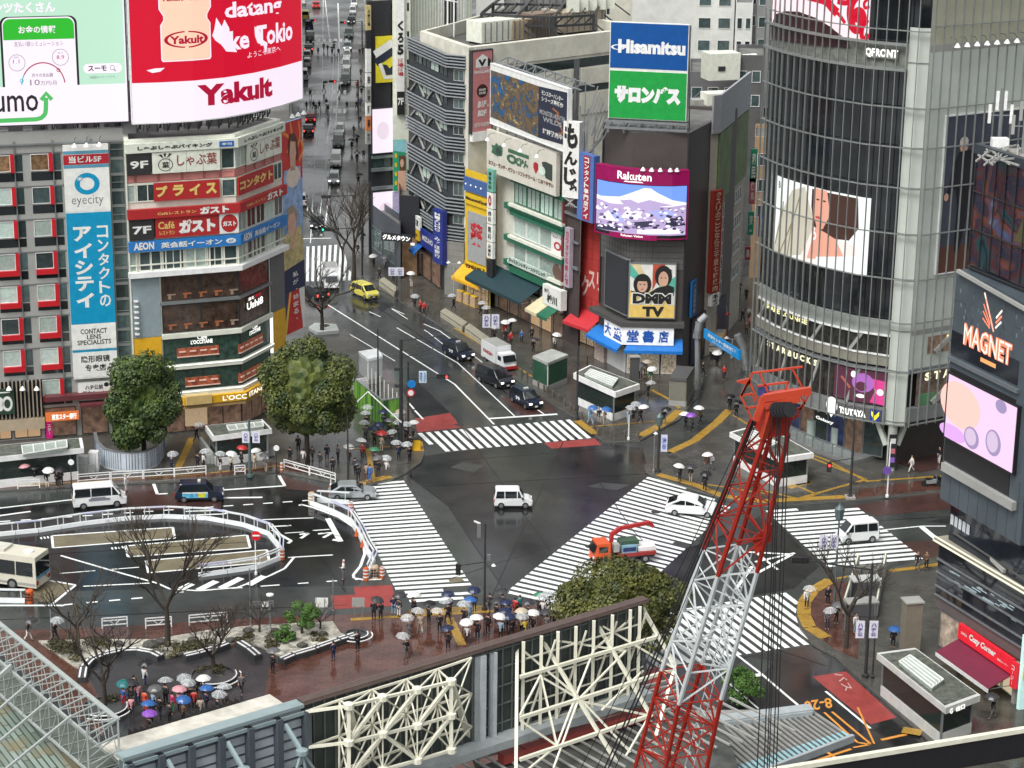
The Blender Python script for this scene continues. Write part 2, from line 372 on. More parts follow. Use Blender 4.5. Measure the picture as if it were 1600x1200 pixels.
def blob(pxs,mb=None,z=3*ZR+.001):
 mb=mb or LN;P=[G(x,y,z)for x,y in pxs];n=len(P)
 if sum(P[k].x*P[(k+1)%n].y-P[(k+1)%n].x*P[k].y for k in range(n))<0:P=P[::-1]
 mb.face(P)
line([(512,476),(710,600),(772,663)],.2);line([(507,500),(560,530)],.15);line([(560,530),(617,564)],.15)
line([(597,590),(621,611)],.2);line([(638,629),(647,639)],.2);line([(648,641),(661,655)],.2)
line([(577,487),(595,495)],.15);line([(612,482),(632,491)],.15);line([(662,506),(687,517)],.15)
line([(620,512),(715,567),(751,600),(804,650)],.15);line([(687,517),(755,567)],.15);line([(797,600),(806,608)],.15);line([(840,640),(850,647)],.15)
line([(765,654),(871,647)],.45)
line([(565,452),(670,520),(720,560)],.12,dash=(5,5))
line([(1160,862),(1238,866),(1180,897)],.3);line([(1180,862),(1215,890)],.25);line([(1180,878),(1242,864)],.3);line([(1175,885),(1150,920)],.3)
line([(1380,828),(1440,822),(1478,822)],.2);line([(1440,823),(1475,852)],.55)
line([(1151,1023),(1190,1053),(1247,1102)],.2);line([(1130,1060),(1190,1054)],.5);line([(1135,1064),(1185,1107)],.15)
line([(1200,1062),(1247,1101)],.15);line([(1290,1080),(1360,1138)],.2)
line([(1377,1156),(1417,1147)],.3,mb=OR);line([(1370,1177),(1390,1195)],.3,mb=OR);line([(1288,1113),(1340,1160),(1360,1163),(1333,1168)],.2,mb=OR);line([(1300,1112),(1360,1162)],.2,mb=OR)
line([(1240,1200),(1330,1170)],.25,mb=OR);line([(1288,1172),(1330,1200)],.25,mb=OR);line([(1340,1105),(1366,1162)],.15,mb=OR)
line([(-10,795),(118,780)],.25);line([(-10,807),(48,799)],.3);line([(0,815),(565,776)],.22,dash=(.9,.9))
line([(341,766),(445,759),(436,743)],.3);line([(341,778),(410,777)],.35);line([(240,756),(246,772),(262,771)],.3)
line([(95,868),(170,890),(245,911),(265,920),(310,923),(370,918),(420,900),(445,888),(460,870)],.22)
line([(450,871),(520,867)],.2);line([(92,896),(220,886)],.15,dash=(3,1));line([(130,916),(235,911)],.2)
line([(100,945),(232,933)],.25,dash=(.9,.9));line([(270,926),(420,915),(560,905)],.2,dash=(.9,1.5))
line([(-10,946),(100,946)],.3);line([(80,945),(118,914),(78,907)],.25)
for a,b in(((283,920),(300,912)),((310,922),(338,908)),((345,919),(377,903)),((388,914),(413,900))):line([a,b],.7)
line([(410,812),(490,809)],.2);line([(420,823),(455,821)],.25);line([(425,828),(455,845),(450,849)],.3);line([(445,833),(475,831)],.15);line([(488,829),(515,827)],.2)
line([(512,810),(532,846)],.5);line([(468,835),(482,833),(470,841)],.3);line([(497,834),(520,832),(505,840)],.3);line([(520,843),(533,845)],.4)
pl=[(468,790),(470,788),(490,793),(530,808),(555,825),(568,848),(570,865),(563,885),(552,898),(553,903),(570,906),(596,905)]
line(pl,.25);line([(290,799),(350,797),(358,800),(350,803),(290,805)],.25)
line([(240,1000),(240,1000)]);line([(0,855),(3,870)],.2)
for pz in(((81,837),(270,824),(273,841),(83,856)),((196,853),(386,836),(391,856),(200,870)),((228,876),(417,859),(421,878),(232,895))):
 sheet('bus_bay_surface',list(pz),2*ZR,TANP);line(list(pz)+[pz[0]],.22)
line([(63,841),(79,839)],.5,dash=(.15,.15));line([(174,857),(193,855)],.5,dash=(.15,.15))
sheet('bus_bay_surface',[(50,940),(80,940),(116,914),(70,905),(50,915)],2*ZR,TANP)
line([(497,360),(510,250),(519,150),(522,60)],.12);line([(508,355),(520,250),(528,150),(530,60)],.2);line([(471,373),(518,372)],.35)
line([(485,380),(492,250),(504,130),(505,0)],.12);line([(480,330),(488,240)],.15,dash=(4,4));line([(510,225),(516,190)],.3)
line([(502,183),(540,183)],.4);line([(519,158),(539,158)],.4);line([(478,244),(540,243)],.3);line([(470,262),(545,260)],.3)
line([(515,60),(508,0)],.2);line([(530,60),(528,5)],.3)
struct('road_marking',LN,LINE);struct('road_marking',OR,ORNG)
def roadtext(t,p0,p1,p2,m,bold=.02):
 vs,fs=glyphs(t,bold);x0=min(v.x for v in vs);x1=max(v.x for v in vs);y0=min(v.y for v in vs);y1=max(v.y for v in vs)
 o,a,b=G(*p0),G(*p1),G(*p2);mb=MB();mb.v=[]
 for v in vs:
  q=o+(a-o)*((v.x-x0)/(x1-x0))+(b-o)*((v.y-y0)/(y1-y0));mb.v.append(Vector((q.x,q.y,3*ZR+.003)))
 mb.f=fs;mb.m=[0]*len(fs);return struct('road_marking',mb,m)
roadtext('8-20',(1298,1090),(1255,1096),(1302,1106),ORNG)
roadtext('バス',(1303,1053),(1321,1080),(1316,1050),mat('worn_paint',(.5,.4,.38),.5),0)
TC=MB()
def tact(p,wd=.6,z=.138):line(p,wd,z=z,mb=TC)
tact([(902,657),(930,678)],.9);tact([(918,667),(1024,658)],.3);tact([(1000,681),(1040,660),(1062,641)],1.0);tact([(1018,609),(1048,625),(1062,638)],.45)
tact([(1047,706),(1085,688),(1120,660),(1140,640)],.9);tact([(1028,741),(1085,757),(1130,775),(1190,783),(1320,776)],.9)
tact([(1145,648),(1210,690),(1290,718),(1355,752)],.3);tact([(1210,686),(1270,716),(1353,749),(1250,778)],.35);tact([(1232,762),(1265,752),(1240,757)],.8)
tact([(1240,757),(1275,772),(1250,780),(1190,766)],.35);tact([(1353,752),(1600,735)],.35);tact([(1150,672),(1190,678)],.3);tact([(1106,757),(1200,772)],.3)
tact([(1298,906),(1270,922),(1257,940),(1256,960),(1265,980),(1290,996)],1.1);tact([(1390,892),(1440,886),(1475,880)],.6);tact([(1385,890),(1300,905)],.3)
tact([(1410,1140),(1440,1145)],1.0);tact([(572,752),(611,744)],1.0);tact([(583,748),(579,728),(575,700)],.5);tact([(545,702),(620,697)],.3)
tact([(652,690),(655,705)],1.0);tact([(555,755),(572,755)],.8)
tact([(300,684),(289,708),(276,735)],.7);tact([(-20,762),(300,742),(440,727)],.25)
tact([(548,968),(640,962),(730,957),(800,953)],.5);tact([(702,965),(722,1008)],.7);tact([(640,957),(760,949)],1.0)
tact([(710,512),(850,600)],.3)
struct('tactile_paving',TC,TACT)
MH=mat('cast_iron',(.07,.065,.06),.5,.5)
for x,y in((1025,800),(922,854),(1190,1192),(1450,888),(1383,752),(717,664),(1455,802),(1335,755),(960,560),(1050,713)):
 b=MB();c=G(x,y,0);r=.45;z=.016 if y>770 or x<800 else .15
 if(x,y)in((1455,802),(1025,800),(922,854),(717,664)):z=.018
 elif(x,y)==(1190,1192):z=.018
 else:z=.15;c=G(x,y,z)
 b.face([(c.x+r*math.cos(t*.524),c.y+r*math.sin(t*.524),z)for t in range(12)]);struct('manhole_cover',b,MH)
sheet('brick_paving',[(700,905),(720,902),(726,908),(704,911)],.02,TANP)
SEAM=MB();rs=random.Random(5)
for p in(((640,745),(700,790),(790,925)),((900,700),(990,830),(1010,850)),((722,668),(860,860)),((660,760),(1010,740)),((880,690),(760,950)),((1080,1060),(1250,1190)),((300,790),(590,850)),((0,870),(420,845)),((0,968),(540,945)),((560,460),(860,660)),((530,520),(640,640)),((1160,860),(1260,905)),((1345,815),(1600,800)),((1430,1130),(1240,1160)),((700,720),(960,700)),((870,850),(700,905)),((500,870),(540,925)),((1290,1040),(1200,1010))):
 line([q for q in p],.09,z=.0095,mb=SEAM)
struct('road_seam',SEAM,mat('seam_tar',(.007,.007,.008),.25,nz=(2,.5)))
for k,(x,y,w_,h_)in enumerate(((860,770,30,9),(730,730,26,8),(1000,800,20,7),(950,760,34,6),(560,480,60,14),(700,560,40,10),(450,850,50,9),(200,935,70,10),(1120,900,30,12),(1180,1040,30,14),(1500,815,50,8),(640,545,35,12))):
 sheet('road_patch',[(x-w_,y),(x-w_*.3,y-h_),(x+w_,y-h_*.4),(x+w_*.4,y+h_)],.0062+k*.0002,[ASPD,ASPH][k%2])
def M3(name,*a,**k):return mat(name,*a,**k)
def poly_from(F,depth,extra=None):
 b=F.p[-1]+F.p[-1].normalized()*depth;a=F.p[0]+F.p[0].normalized()*depth
 return[tuple(p)for p in F.p]+[tuple(b),tuple(a)]
def building(name,label,F,z1,depth,wall,roof,z0=0.0,group=None,poly=None,par=0.9):
 c=F.pt(F.W/2,0,-depth/2);t=thing(name,label,'building',(c.x,c.y,0),group)
 P=poly or poly_from(F,depth);b=MB();b.prism(P,z0,z1);b.build('wall',wall,t)
 cx=sum(p[0]for p in P)/len(P);cy=sum(p[1]for p in P)/len(P);r=MB()
 Q=[(cx+(p[0]-cx)*.985,cy+(p[1]-cy)*.985)for p in P]
 Q2=[(cx+(p[0]-cx)*.93,cy+(p[1]-cy)*.93)for p in P]
 n=len(P)
 for k in range(n):
  a0,a1,c0,c1=P[k],P[(k+1)%n],Q2[k],Q2[(k+1)%n]
  r.hull8([(*a0,z1-.002),(*a1,z1-.002),(*c1,z1-.002),(*c0,z1-.002),(*a0,z1+par),(*a1,z1+par),(*c1,z1+par),(*c0,z1+par)],0)
 r.prism(Q2,z1-.3,z1+.02,1);r.build('roof',[wall,roof],t);return t
def window(t,F,u0,u1,z0,z1,glass=None,frame=None,d=0.02,fw=.08,mull=0,name='window',fd=.06):
 b=MB();F.box(b,u0,u1,z0,z1,-.05,d,0)
 if frame:
  F.box(b,u0,u1,z0,z0+fw,d+.002,d+fd,1);F.box(b,u0,u1,z1-fw,z1,d+.002,d+fd,1)
  F.box(b,u0,u0+fw,z0+fw,z1-fw,d+.002,d+fd,1);F.box(b,u1-fw,u1,z0+fw,z1-fw,d+.002,d+fd,1)
  for k in range(mull):
   u=u0+(u1-u0)*(k+1)/(mull+1);F.box(b,u-fw*.4,u+fw*.4,z0+fw,z1-fw,d+.002,d+fd-.01,1)
 return b.build(name,[glass or GLS,frame or GLS],t)
def sign(name,label,F,rc,mats,fn=None,d0=0.05,d1=0.3,cat='sign',group=None,frame=None,quad=None,step=None):
 """a board on facade F; fn(mb, rc, d) draws on it with material slots; returns thing"""
 c=F.pt((rc[0]+rc[1])/2,rc[2],d1);t=thing(name,label,cat,tuple(c),group)
 b=MB();(F.quadpx(b,quad,d0,d1,0)if quad else F.box(b,rc[0],rc[1],rc[2],rc[3],d0,d1,0))
 b.build('panel',mats[0],t)
 if fn:
  a=MB();fn(a,rc,d1+.02);a.build('artwork',mats,t)
 if frame:
  f=MB();w_=.12
  F.box(f,rc[0]-w_,rc[1]+w_,rc[2]-w_,rc[2],d0,d1+.05);F.box(f,rc[0]-w_,rc[1]+w_,rc[3],rc[3]+w_,d0,d1+.05)
  F.box(f,rc[0]-w_,rc[0],rc[2],rc[3],d0,d1+.05);F.box(f,rc[1],rc[1]+w_,rc[2],rc[3],d0,d1+.05);f.build('frame',frame,t)
 return t
def S(rc,x0,y0,x1,y1):
 return(rc[0]+(rc[1]-rc[0])*x0,rc[0]+(rc[1]-rc[0])*x1,rc[2]+(rc[3]-rc[2])*y0,rc[2]+(rc[3]-rc[2])*y1)
def T(a,F,txt,rc,d,mi=1,**k):text_into(a,F,txt,rc[0],rc[1],rc[2],rc[3],d+.012,mi,**k)
PAN=mat('grey_panel',(.33,.335,.315),.5,nz=(.5,.12));PAN2=mat('grey_panel_dark',(.13,.135,.14),.5)
REDF=mat('red_frame',(.5,.012,.02),.4);GRN_W=mat('curtain_window',(.42,.52,.47),.15,rnd=.35,nz=(3,.25));BRN_W=mat('room_window',(.16,.10,.055),.15,rnd=.6,nz=(2.5,.8),em=.25)
GLN=mat('tinted_glass',(.05,.075,.075),.08,rnd=.6,nz=(1.2,.5),spec=.8);CREAM=mat('cream_paint',(.70,.72,.62),.5);ROOF=mat('roof_felt',(.16,.16,.15),.8,nz=(.6,.4))
def E_(n,c,e=1.0):return mat(n,c,.5,em=e,nz=(3,.03))
SW=E_('lit_white',(.80,.70,.80),.78);SWR=E_('lit_red',(.52,.0,.02),.8);SBK=mat('ink_black',(.015,.015,.015),.5)
SGR=E_('lit_mint',(.40,.62,.48),.8);SG2=E_('lit_green',(.02,.40,.02),.75);SPK=E_('lit_peach',(.85,.52,.38),.8);INKR=mat('ink_red',(.42,.015,.03),.5);INKB=mat('ink_blue',(.02,.12,.42),.45);SWW=E_('lit_lettering',(.95,.95,.9),1.0)
WT=mat('sign_white',(.75,.76,.72),.45);GOLD=mat('gold_lettering',(.72,.52,.16),.4);TEAL=mat('sign_blue',(.0,.27,.48),.45);GRY=mat('ink_grey',(.18,.18,.2),.5)
YEL=mat('sign_yellow',(.68,.45,.02),.5);NAVY=mat('navy',(.02,.035,.13),.4)
F1=Fac([G2(-40,694.5),G2(218,674.5)]);Z1=29.8
b1=building('office_building','grey panelled office building with red framed windows behind the left round tree',F1,Z1,16,PAN,ROOF)
def U1(x,y):return F1 .uz(x,y)[0]
uA=U1(48,260);per=uA-U1(-12.5,260);zt=[0]*8;za=F1 .uz(50,241)[1];zb=F1 .uz(68,594)[1]
for k in range(8):zt[k]=za+(zb-za)*k/7
fh=(za-zb)/7;e1=F1 .uz(48,241)[1]
trim=MB()
for j in(-1,0,1):
 u=uA+per*j
 for k in range(8):
  if k==7 and j<=-1:continue
  if j==1:continue
  z=zt[k];wd=per*.47;gl=R_.choice([GRN_W,GRN_W,BRN_W,GRN_W,GLN]);w1=window(b1,F1,u,u+wd,z-fh*.5,z,gl,WHT,fw=.05)
  f=MB();F1 .box(f,u+wd,u+wd+per*.1,z-fh*.52,z+.05,0,.35)
  if k>=3:F1 .box(f,u,u+wd+per*.1,z-fh*.66,z-fh*.5-.005,0,.35)
  f.build('sill',REDF,w1)
  window(b1,F1,u+per*.6,u+per*.79,z-fh*.5,z,GLN);
  z5=z-fh*(.69 if k>=3 else .54);window(b1,F1,u,u+per*.57,z-fh*.8,z5,GLS);window(b1,F1,u+per*.6,u+per*.79,z-fh*.8,z-fh*.54,GLS)
 for q in(.585,):F1 .box(trim,u+per*q-.05,u+per*q+.05,5,Z1,.02,.16)
for k in range(-1,8):
 z=zt[0]-fh*k;
 F1 .box(trim,0,F1 .W,z+.12,z+.17,.02,.1)
F1 .box(trim,0,F1 .W,Z1-.4,Z1-.25,.02,.2);trim.build('facade_rail',STL,b1)
c0=U1(168.5,215);c1=U1(192,213)
for k in range(16):window(b1,F1,c0+.1,c1,4.6+k*1.55,4.6+k*1.55+1.4,GLN,STL,fw=.06)
m=MB();F1 .box(m,c1+.05,F1 .W,0,Z1,0,.25);m.build('corner_pillar',mat('brown_grey',(.10,.085,.08),.6),b1)
lv=MB();uL,zl1=F1 .uz(-20,598);uR,_=F1 .uz(66,596);zl0=F1 .uz(30,652)[1]
u=uL
while u<uR:F1 .box(lv,u,u+.12,zl0,zl1,.1,.5);u+=.38
lv.build('louvre_screen',mat('timber_louvre',(.30,.26,.2),.6),b1)
m=MB();F1 .box(m,uL,uR,zl0,zl1,.02,.06);m.build('screen_backing',BLK,b1)
SHOP=mat('shop_interior',(.55,.36,.2),.4,em=.55,nz=(1.1,.7));SHOPD=mat('shop_interior_dim',(.16,.10,.07),.3,em=.25,nz=(1.5,.8))
for a,bb in((-20,18),(22,64)):window(b1,F1,U1(a,670),U1(bb,670),.3,zl0-1.2,SHOP,DKM,name='shop_window',mull=1)
m=MB();F1 .box(m,uL,uR,zl0-1.15,zl0-.05,.05,.6);m.build('shop_fascia',mat('tan_fascia',(.42,.34,.24),.5),b1)
window(b1,F1,U1(70,670),U1(120,670),.2,3.2,SHOPD,DKM,name='entrance');window(b1,F1,U1(128,670),U1(170,670),.2,3.4,SHOPD,DKM,name='shop_window')
m=MB();F1 .box(m,U1(70,640),F1 .W,4.1,4.6,.05,1.1);F1 .box(m,U1(124,650),U1(168,650),3.5,3.75,.05,1.8,0);m.build('canopy',mat('maroon',(.12,.03,.035),.5),b1)
def fn(a,rc,d):
 T(a,F1,'当ビル5F',S(rc,.12,.905,.88,.945),d,1,bold=.02)
def signbox(F,px):return F.rect(*px)
EL,ER=U1(97,227),U1(167.5,217)
zz=lambda y:F1 .uz(100,y)[1]
ztop=zz(226);zbot=zz(592)
def fn(a,rc,d):
 def row(y0,y1,mi):F1 .box(a,rc[0],rc[1],zz(y1),zz(y0),d-.015,d+.002,mi)
 row(226,235,1);row(235,240,2);row(241,256.5,3);row(257,262,2);row(263,330,1);row(332,506,4);row(508,547,1);row(546,550,4);row(551,590,1)
 T(a,F1,'当ビル5F',(rc[0]+.5,rc[1]-.7,zz(254),zz(243)),d,5,bold=.03)
 R1=(rc[0]+.95,rc[1]-.95,zz(304),zz(270));
 ring(a,F1,R1,.5,.5,.5,.5,.42,d+.01,4);sh(a,F1,R1,ell(.22,.74,.12,.1),d+.02,1)
 ring(a,F1,R1,.22,.74,.10,.09,.3,d+.025,4)
 T(a,F1,'eyecity',(rc[0]+.6,rc[1]-.65,zz(323),zz(305)),d,6,bold=-.005)
 T(a,F1,'コンタクトの',(rc[0]+2.85,rc[1]-.35,zz(482),zz(352)),d,5,vertical=True,bold=.02)
 T(a,F1,'アイシティ',(rc[0]+.6,rc[0]+2.35,zz(482),zz(352)),d,5,vertical=True,bold=.04)
 for s,y0,y1,i in(('CONTACT',522,514,.85),('LENS',530.5,523,1.45),('SPECIALISTS',539,531.5,.5)):T(a,F1,s,(rc[0]+i,rc[1]-i,zz(y0),zz(y1)),d,7,bold=.02)
 T(a,F1,'隐形眼镜',(rc[0]+.8,rc[1]-.7,zz(567),zz(556)),d,7,bold=.02);T(a,F1,'专卖店',(rc[0]+1.15,rc[1]-1.1,zz(581),zz(570)),d,7,bold=.02)
sign('vertical_sign','tall blue and white contact lens sign running down the red-framed window building',F1,(EL,ER,zbot,ztop),[WT,WT,mat('stripe_blue',(.1,.3,.42),.5),INKR,TEAL,WT,GRY,SBK],fn,.1,.5)
rb=F1 .rect(121,597,178,628)
def fn(a,rc,d):
 T(a,F1,'ハチ公前',S(rc,.2,.66,.7,.88),d,1);T(a,F1,'献血ルーム',S(rc,.12,.4,.78,.62),d,1);F1 .box(a,rc[0]+.1,rc[1]-.1,rc[2]+.7,rc[2]+.75,d,d+.01,1)
 for p in(ell(.8,.85,.07,.1),ell(.93,.86,.05,.1)):sh(a,F1,rc,p,d+.01,1)
 sh(a,F1,rc,ell(.87,.55,.12,.28),d+.006,2);sh(a,F1,rc,ell(.87,.5,.04,.06),d+.012,1)
sign('signboard','white blood donation room board with black writing beside the left round tree',F1,rb,[WT,SBK,mat('pale_cream',(.7,.68,.6),.5)],fn)
ro=F1 .rect(70,642,122,651)
sign('shop_sign','orange lit bank sign over the entrance of the grey red-window building',F1,ro,[E_('lit_orange',(.8,.2,.05),.5),SWW],lambda a,rc,d:T(a,F1,'東京スター銀行',S(rc,.18,.15,.93,.85),d),.6,.9)
sign('shop_sign','magenta poster panel at the left side of the bank entrance',F1,F1 .rect(71,659,82,683),[mat('magenta',(.5,.01,.16),.5,em=.2),WT],lambda a,rc,d:T(a,F1,'スター',S(rc,.2,.2,.8,.9),d,vertical=True),.1,.3)
rg=F1 .rect(-20,607,23,643)
def fn(a,rc,d):ring(a,F1,rc,.72,.42,.2,.3,.4,d,1);sh(a,F1,rc,ell(.45,.42,.14,.28),d,1);sh(a,F1,rc,[(.25,.85),(.85,.85),(.85,.9),(.25,.9)],d,1)
sign('shop_sign','dark green ivy covered sign with white letters on the timber louvres',F1,rg,[mat('ivy_green',(.02,.05,.03),.7,nz=(5,.6)),WT],fn,.5,.7)
for k,x in enumerate((13,34,56,114,133,153)):
 y=601 if k<3 else 222-(x-114)*.05;u_,z_=F1 .uz(x,y);p=F1 .pt(u_,z_,.9 if k<3 else 1.2)
 if k==0:lamp0=thing('spot_lamp','x','lamp',(0,0,0),'spot lamps over signs');q=MB();q.lathe((0,0,0),[(.02,.12),(.12,.05),(.3,-.25),(.3,-.28)],10);q.build('lamp_shade',WHT,lamp0);q=MB();q.tube((0,0,.1),(0,.35,.5),.025);q.tube((0,.35,.5),(0,1.1,.5),.025);q.build('arm',DKM,lamp0);lamp0 .location=p;lamp0['label']='small white cone lamp above the timber louvres'
 else:dup(lamp0,p,0,'small white cone lamp above the timber louvres' if k<3 else 'white cone lamp on an arm above the tall contact lens sign')
def curve_at(pxs,z):return Fac([G2(x,y,z)for x,y in pxs])
FS=Fac([G2(-60,196,31.4),G2(199.5,187,31.4)]);zs=lambda y,x=100:FS.uz(x,y)[1]
us=lambda x,y=100:FS.uz(x,y)[0]
def fn(a,rc,d):
 box=lambda x0,y0,x1,y1,mi,dd=0:FS.box(a,us(x0),us(x1),zs(y1,(x0+x1)/2),zs(y0,(x0+x1)/2),d+dd,d+dd+.003,mi)
 box(-59,-80,194,132,1);rp=(us(2),us(122),zs(140),zs(20));
 P=[(x,y)for x,y in([(0,.05),(0,.86)]+ell(.1,.88,.1,.1,8,180,90)+ell(.9,.88,.1,.1,8,90,0)+[(1,.05)])]
 sh(a,FS,rp,P,d+.01,2);q=[(.03+x*.94,y-.012 if y>.5 else y)for x,y in P];sh(a,FS,rp,q,d+.014,0)
 sh(a,FS,rp,[(x,max(y,.68))for x,y in[(.04,.68)]+[(.04+.92*x,.97*y)for x,y in P[1:-1]]+[(.96,.68)]],d+.018,3)
 FS.box(a,us(-59),us(196),31.45,zs(132),d+.02,d+.024,0);box(-59,132,196,190,0,.02)
 D=d+.03
 def tx(s,x0,y0,x1,y1,mi,**k):T(a,FS,s,(us(x0),us(x1),zs(y1,(x0+x1)/2),zs(y0,(x0+x1)/2)),D,mi,**k)
 tx('コンテンツたくさん',-55,2,90,19,0,bold=.04);tx('お金の情報',31,38,89,50,0,bold=.02);tx('支払い額シミュレーション',23,62,99,70,5,bold=0)
 tx('1.1',20,91,30,97,5,bold=0);tx('金利',21,86,29,89,5,bold=0);tx('8.9',88,84,100,90,6,bold=0);tx('月々',90,79,98,82,5,bold=0);tx('月々の支払額',48,112,81,118,5,bold=.01);tx('10',45,122,60,131,5,bold=0);tx('万円/月',61,124,86,131,5,bold=0)
 for cx,cy,r in((26,94,13),(94,87,13)):ring(a,FS,(us(cx-r),us(cx+r),zs(cy+r),zs(cy-r)),.5,.5,.5,.5,.06,D,5)
 ring(a,FS,(us(31),us(100),zs(165),zs(94)),.5,.5,.5,.5,.05,D,6,5,150);ring(a,FS,(us(31),us(100),zs(165),zs(94)),.5,.5,.5,.5,.05,D,7,150,178)
 for cx,cy,mi in((32,122,7),(90,107,6)):ring(a,FS,(us(cx-3),us(cx+3),zs(cy+3),zs(cy-3)),.5,.5,.5,.5,.35,D+.01,mi)
 rr=(us(129),us(189),zs(112,159),zs(97,159));sh(a,FS,rr,ell(.12,.5,.12,.5,10,90,270)+ell(.88,.5,.12,.5,10,-90,90),D,0);T(a,FS,'スーモ',S(rr,.12,.22,.6,.78),D,2,bold=.03);ring(a,FS,rr,.75,.55,.06,.26,.2,D+.02,5);stroke(a,FS,rr,[(.79,.35),(.84,.18)],.1,D+.02,5)
 tx('※画面はイメージです。',138,116,179,120,5,bold=0)
 tx('suumo',-48,147,56,173,2,bold=.01);stroke(a,FS,(us(-50),us(80),zs(186),zs(140)),[(0,.06),(.78,.08)]+sp((.84,.12),(.895,.3),(.91,.8),n=5),.42,D+.002,4)
 stroke(a,FS,(us(-50),us(80),zs(186),zs(140)),[(.85,.72),(.915,.95),(.98,.72)],.4,D+.004,4)
sign('video_screen','huge mint and white lit screen with phone drawing on the roof at top left',FS,(0,FS.W,31.4,46),[SW,SGR,SBK,SG2,E_('lit_leaf',(.08,.5,.12),.6),GRY,INKR,mat('ink_cyan',(.0,.5,.65),.5)],fn,.05,.8,cat='video screen',frame=DKM)
FY=curve_at([(207,190.5),(250,189),(300,186),(345,181),(390,173),(430,163),(463,152.5)],31.6)
zy=lambda x,y:FY.uz(x,y)[1];uy=lambda x,y:FY.uz(x,y)[0]
zmid=zy(330,121)
def fn(a,rc,d):
 FY.box(a,.02,FY.W-.02,zmid,52,d,d+.004,1)
 bt=(uy(249,60),uy(323,60),zy(285,92),zy(285,-14));D=d+.02
 P=[(.03,.0),(.0,.04),(.0,.50),(.06,.56),(.07,.62),(.02,.70),(.0,.78),(0,1),(1,1),(1,.78),(.98,.70),(.93,.62),(.94,.56),(1,.50),(1,.04),(.97,0)]
 P=[(.05,.0),(.02,.03),(.02,.53),(.08,.60),(.08,.66),(.0,.76),(.0,1),(1,1),(1,.76),(.92,.66),(.92,.60),(.98,.53),(.98,.03),(.95,0)]
 sh(a,FY,bt,[(.5+(x-.5)*1.05,y*1.02-.015)for x,y in P],D,0);sh(a,FY,bt,P,D+.01,2)
 T(a,FY,'Yakult',S(bt,.02,.875,.46,.94),D+.02,3,bold=.03);T(a,FY,'Yakult',S(bt,.54,.875,.98,.94),D+.02,3,bold=.03)
 T(a,FY,'Yakult',S(bt,.17,.24,.85,.36),D+.02,3,bold=.04)
 for s in(0,180):ring(a,FY,bt,.5,.305,.44,.125,.16 if s else .16,D+.02,3,s+0-85,s+85)
 def tx(s,x0,y0,x1,y1,mi,yb,slant,**k):T(a,FY,s,(uy(x0,y1),uy(x1,y0),yb,yb+(zy(x0,y0)-zy(x0,y1))),D,mi,slant=slant,**k)
 def word(s,x0,y0,x1,y1,h,mi,**k):
  za_,zb_=zy(x0,y0),zy(x1,y1);T(a,FY,s,(uy(x0,y0),uy(x1,y1),za_,za_+h),D,mi,slant=zb_-za_,**k)
 word('datang',344,35,430,24,1.95,0,bold=.03);word('ke',352,78,381,74,1.85,0,bold=.03);word('Tokio',392,72,447,61,2.0,0,bold=.03)
 word('ようこそ東京へ',378,90,428,79,.6,0,bold=0);word('Yakult',304,165,416,149,2.05,3,bold=.05)
 for pts in([(331,26),(339,40),(343,29),(350,42),(352,55),(358,70),(362,80),(346,79),(338,68),(330,62),(325,54),(328,45)],[(388,40),(396,46),(399,60),(408,66),(406,84),(402,70),(393,66),(389,55)],[(227,108),(240,105),(255,104),(248,110),(236,112)]):
  shuz(a,FY,[FY.uz(x,y)for x,y in pts[::-1]],D+.03,0)
sign('video_screen','huge curved red and white lit screen showing a drink bottle above the street corner building',FY,(0,FY.W,31.6,46),[SW,SWR,SPK,E_('lit_crimson',(.5,.0,.04),.5)],fn,.05,.7,cat='video screen',frame=WHT)
F2=Fac([G2(212,685),G2(378,668),G2(447,628)]);L2=Vector(F2 .p[0])
z2=lambda y:F2 .uz(212+(y-223)*.041,y)[1]
PINK=mat('salmon_panel',(.52,.22,.19),.5)
b2=building('corner_building','nine storey corner building covered in restaurant signs below the curved red screen',F2,z2(223),15,CREAM,ROOF,poly=[tuple(p)for p in F2 .p]+[tuple(F2 .p[2]+Vector((-12,6))),tuple(F2 .p[0]+Vector((-3,16)))],par=.25)
uu2=lambda x,y:F2 .uz(x,y)[0];W2=F2 .W;ub=F2 .u[1]
PF=[0,.09*ub,.3*ub,.51*ub,.71*ub,.86*ub,ub]+[ub+(W2-ub)*k/5 for k in range(1,6)]
tr=MB()
for y0,y1,m_ in((239,272,GLN),(288,316,GLN),(341,374,GLN),(393,424,GRN_W)):
 for k in range(len(PF)-1):window(b2,F2,PF[k]+.05,PF[k+1]-.05,z2(y1),z2(y0),GLN if(k%3)else GRN_W,CREAM,fw=.1,mull=1 if PF[k+1]-PF[k]>1.6 else 0)
for k in range(len(PF)-1):window(b2,F2,PF[k]+.15,PF[k+1]-.15,z2(285),z2(274),PINK,PINK,fw=.12,name='spandrel_panel')
o=MB();F2 .box(o,0,W2,z2(286),z2(273),-.02,.012);o.build('spandrel',mat('salmon_dark',(.36,.13,.11),.5),b2)
for k in range(14):
 u=W2*(k+.5)/14;F2 .box(tr,u-.05,u+.05,z2(424),z2(392),.1,.2)
F2 .box(tr,0,W2,z2(415),z2(413),.1,.22);F2 .box(tr,0,.12,4,z2(224),.02,.2);tr.build('mullions',CREAM,b2)
o=MB();F2 .box(o,-.1,W2,z2(432),z2(424),0,.7);o.build('ledge',WHT,b2)
uL2,uR2=uu2(253,500),uu2(420,460)
DIN=mat('restaurant_interior',(.05,.032,.024),.15,em=.12,nz=(1.3,.9));DING=mat('cafe_green_wall',(.028,.055,.042),.3,em=.12,nz=(2.2,.8));DINR=mat('cafe_red_seats',(.22,.06,.03),.3,em=.35,nz=(2.5,.9))
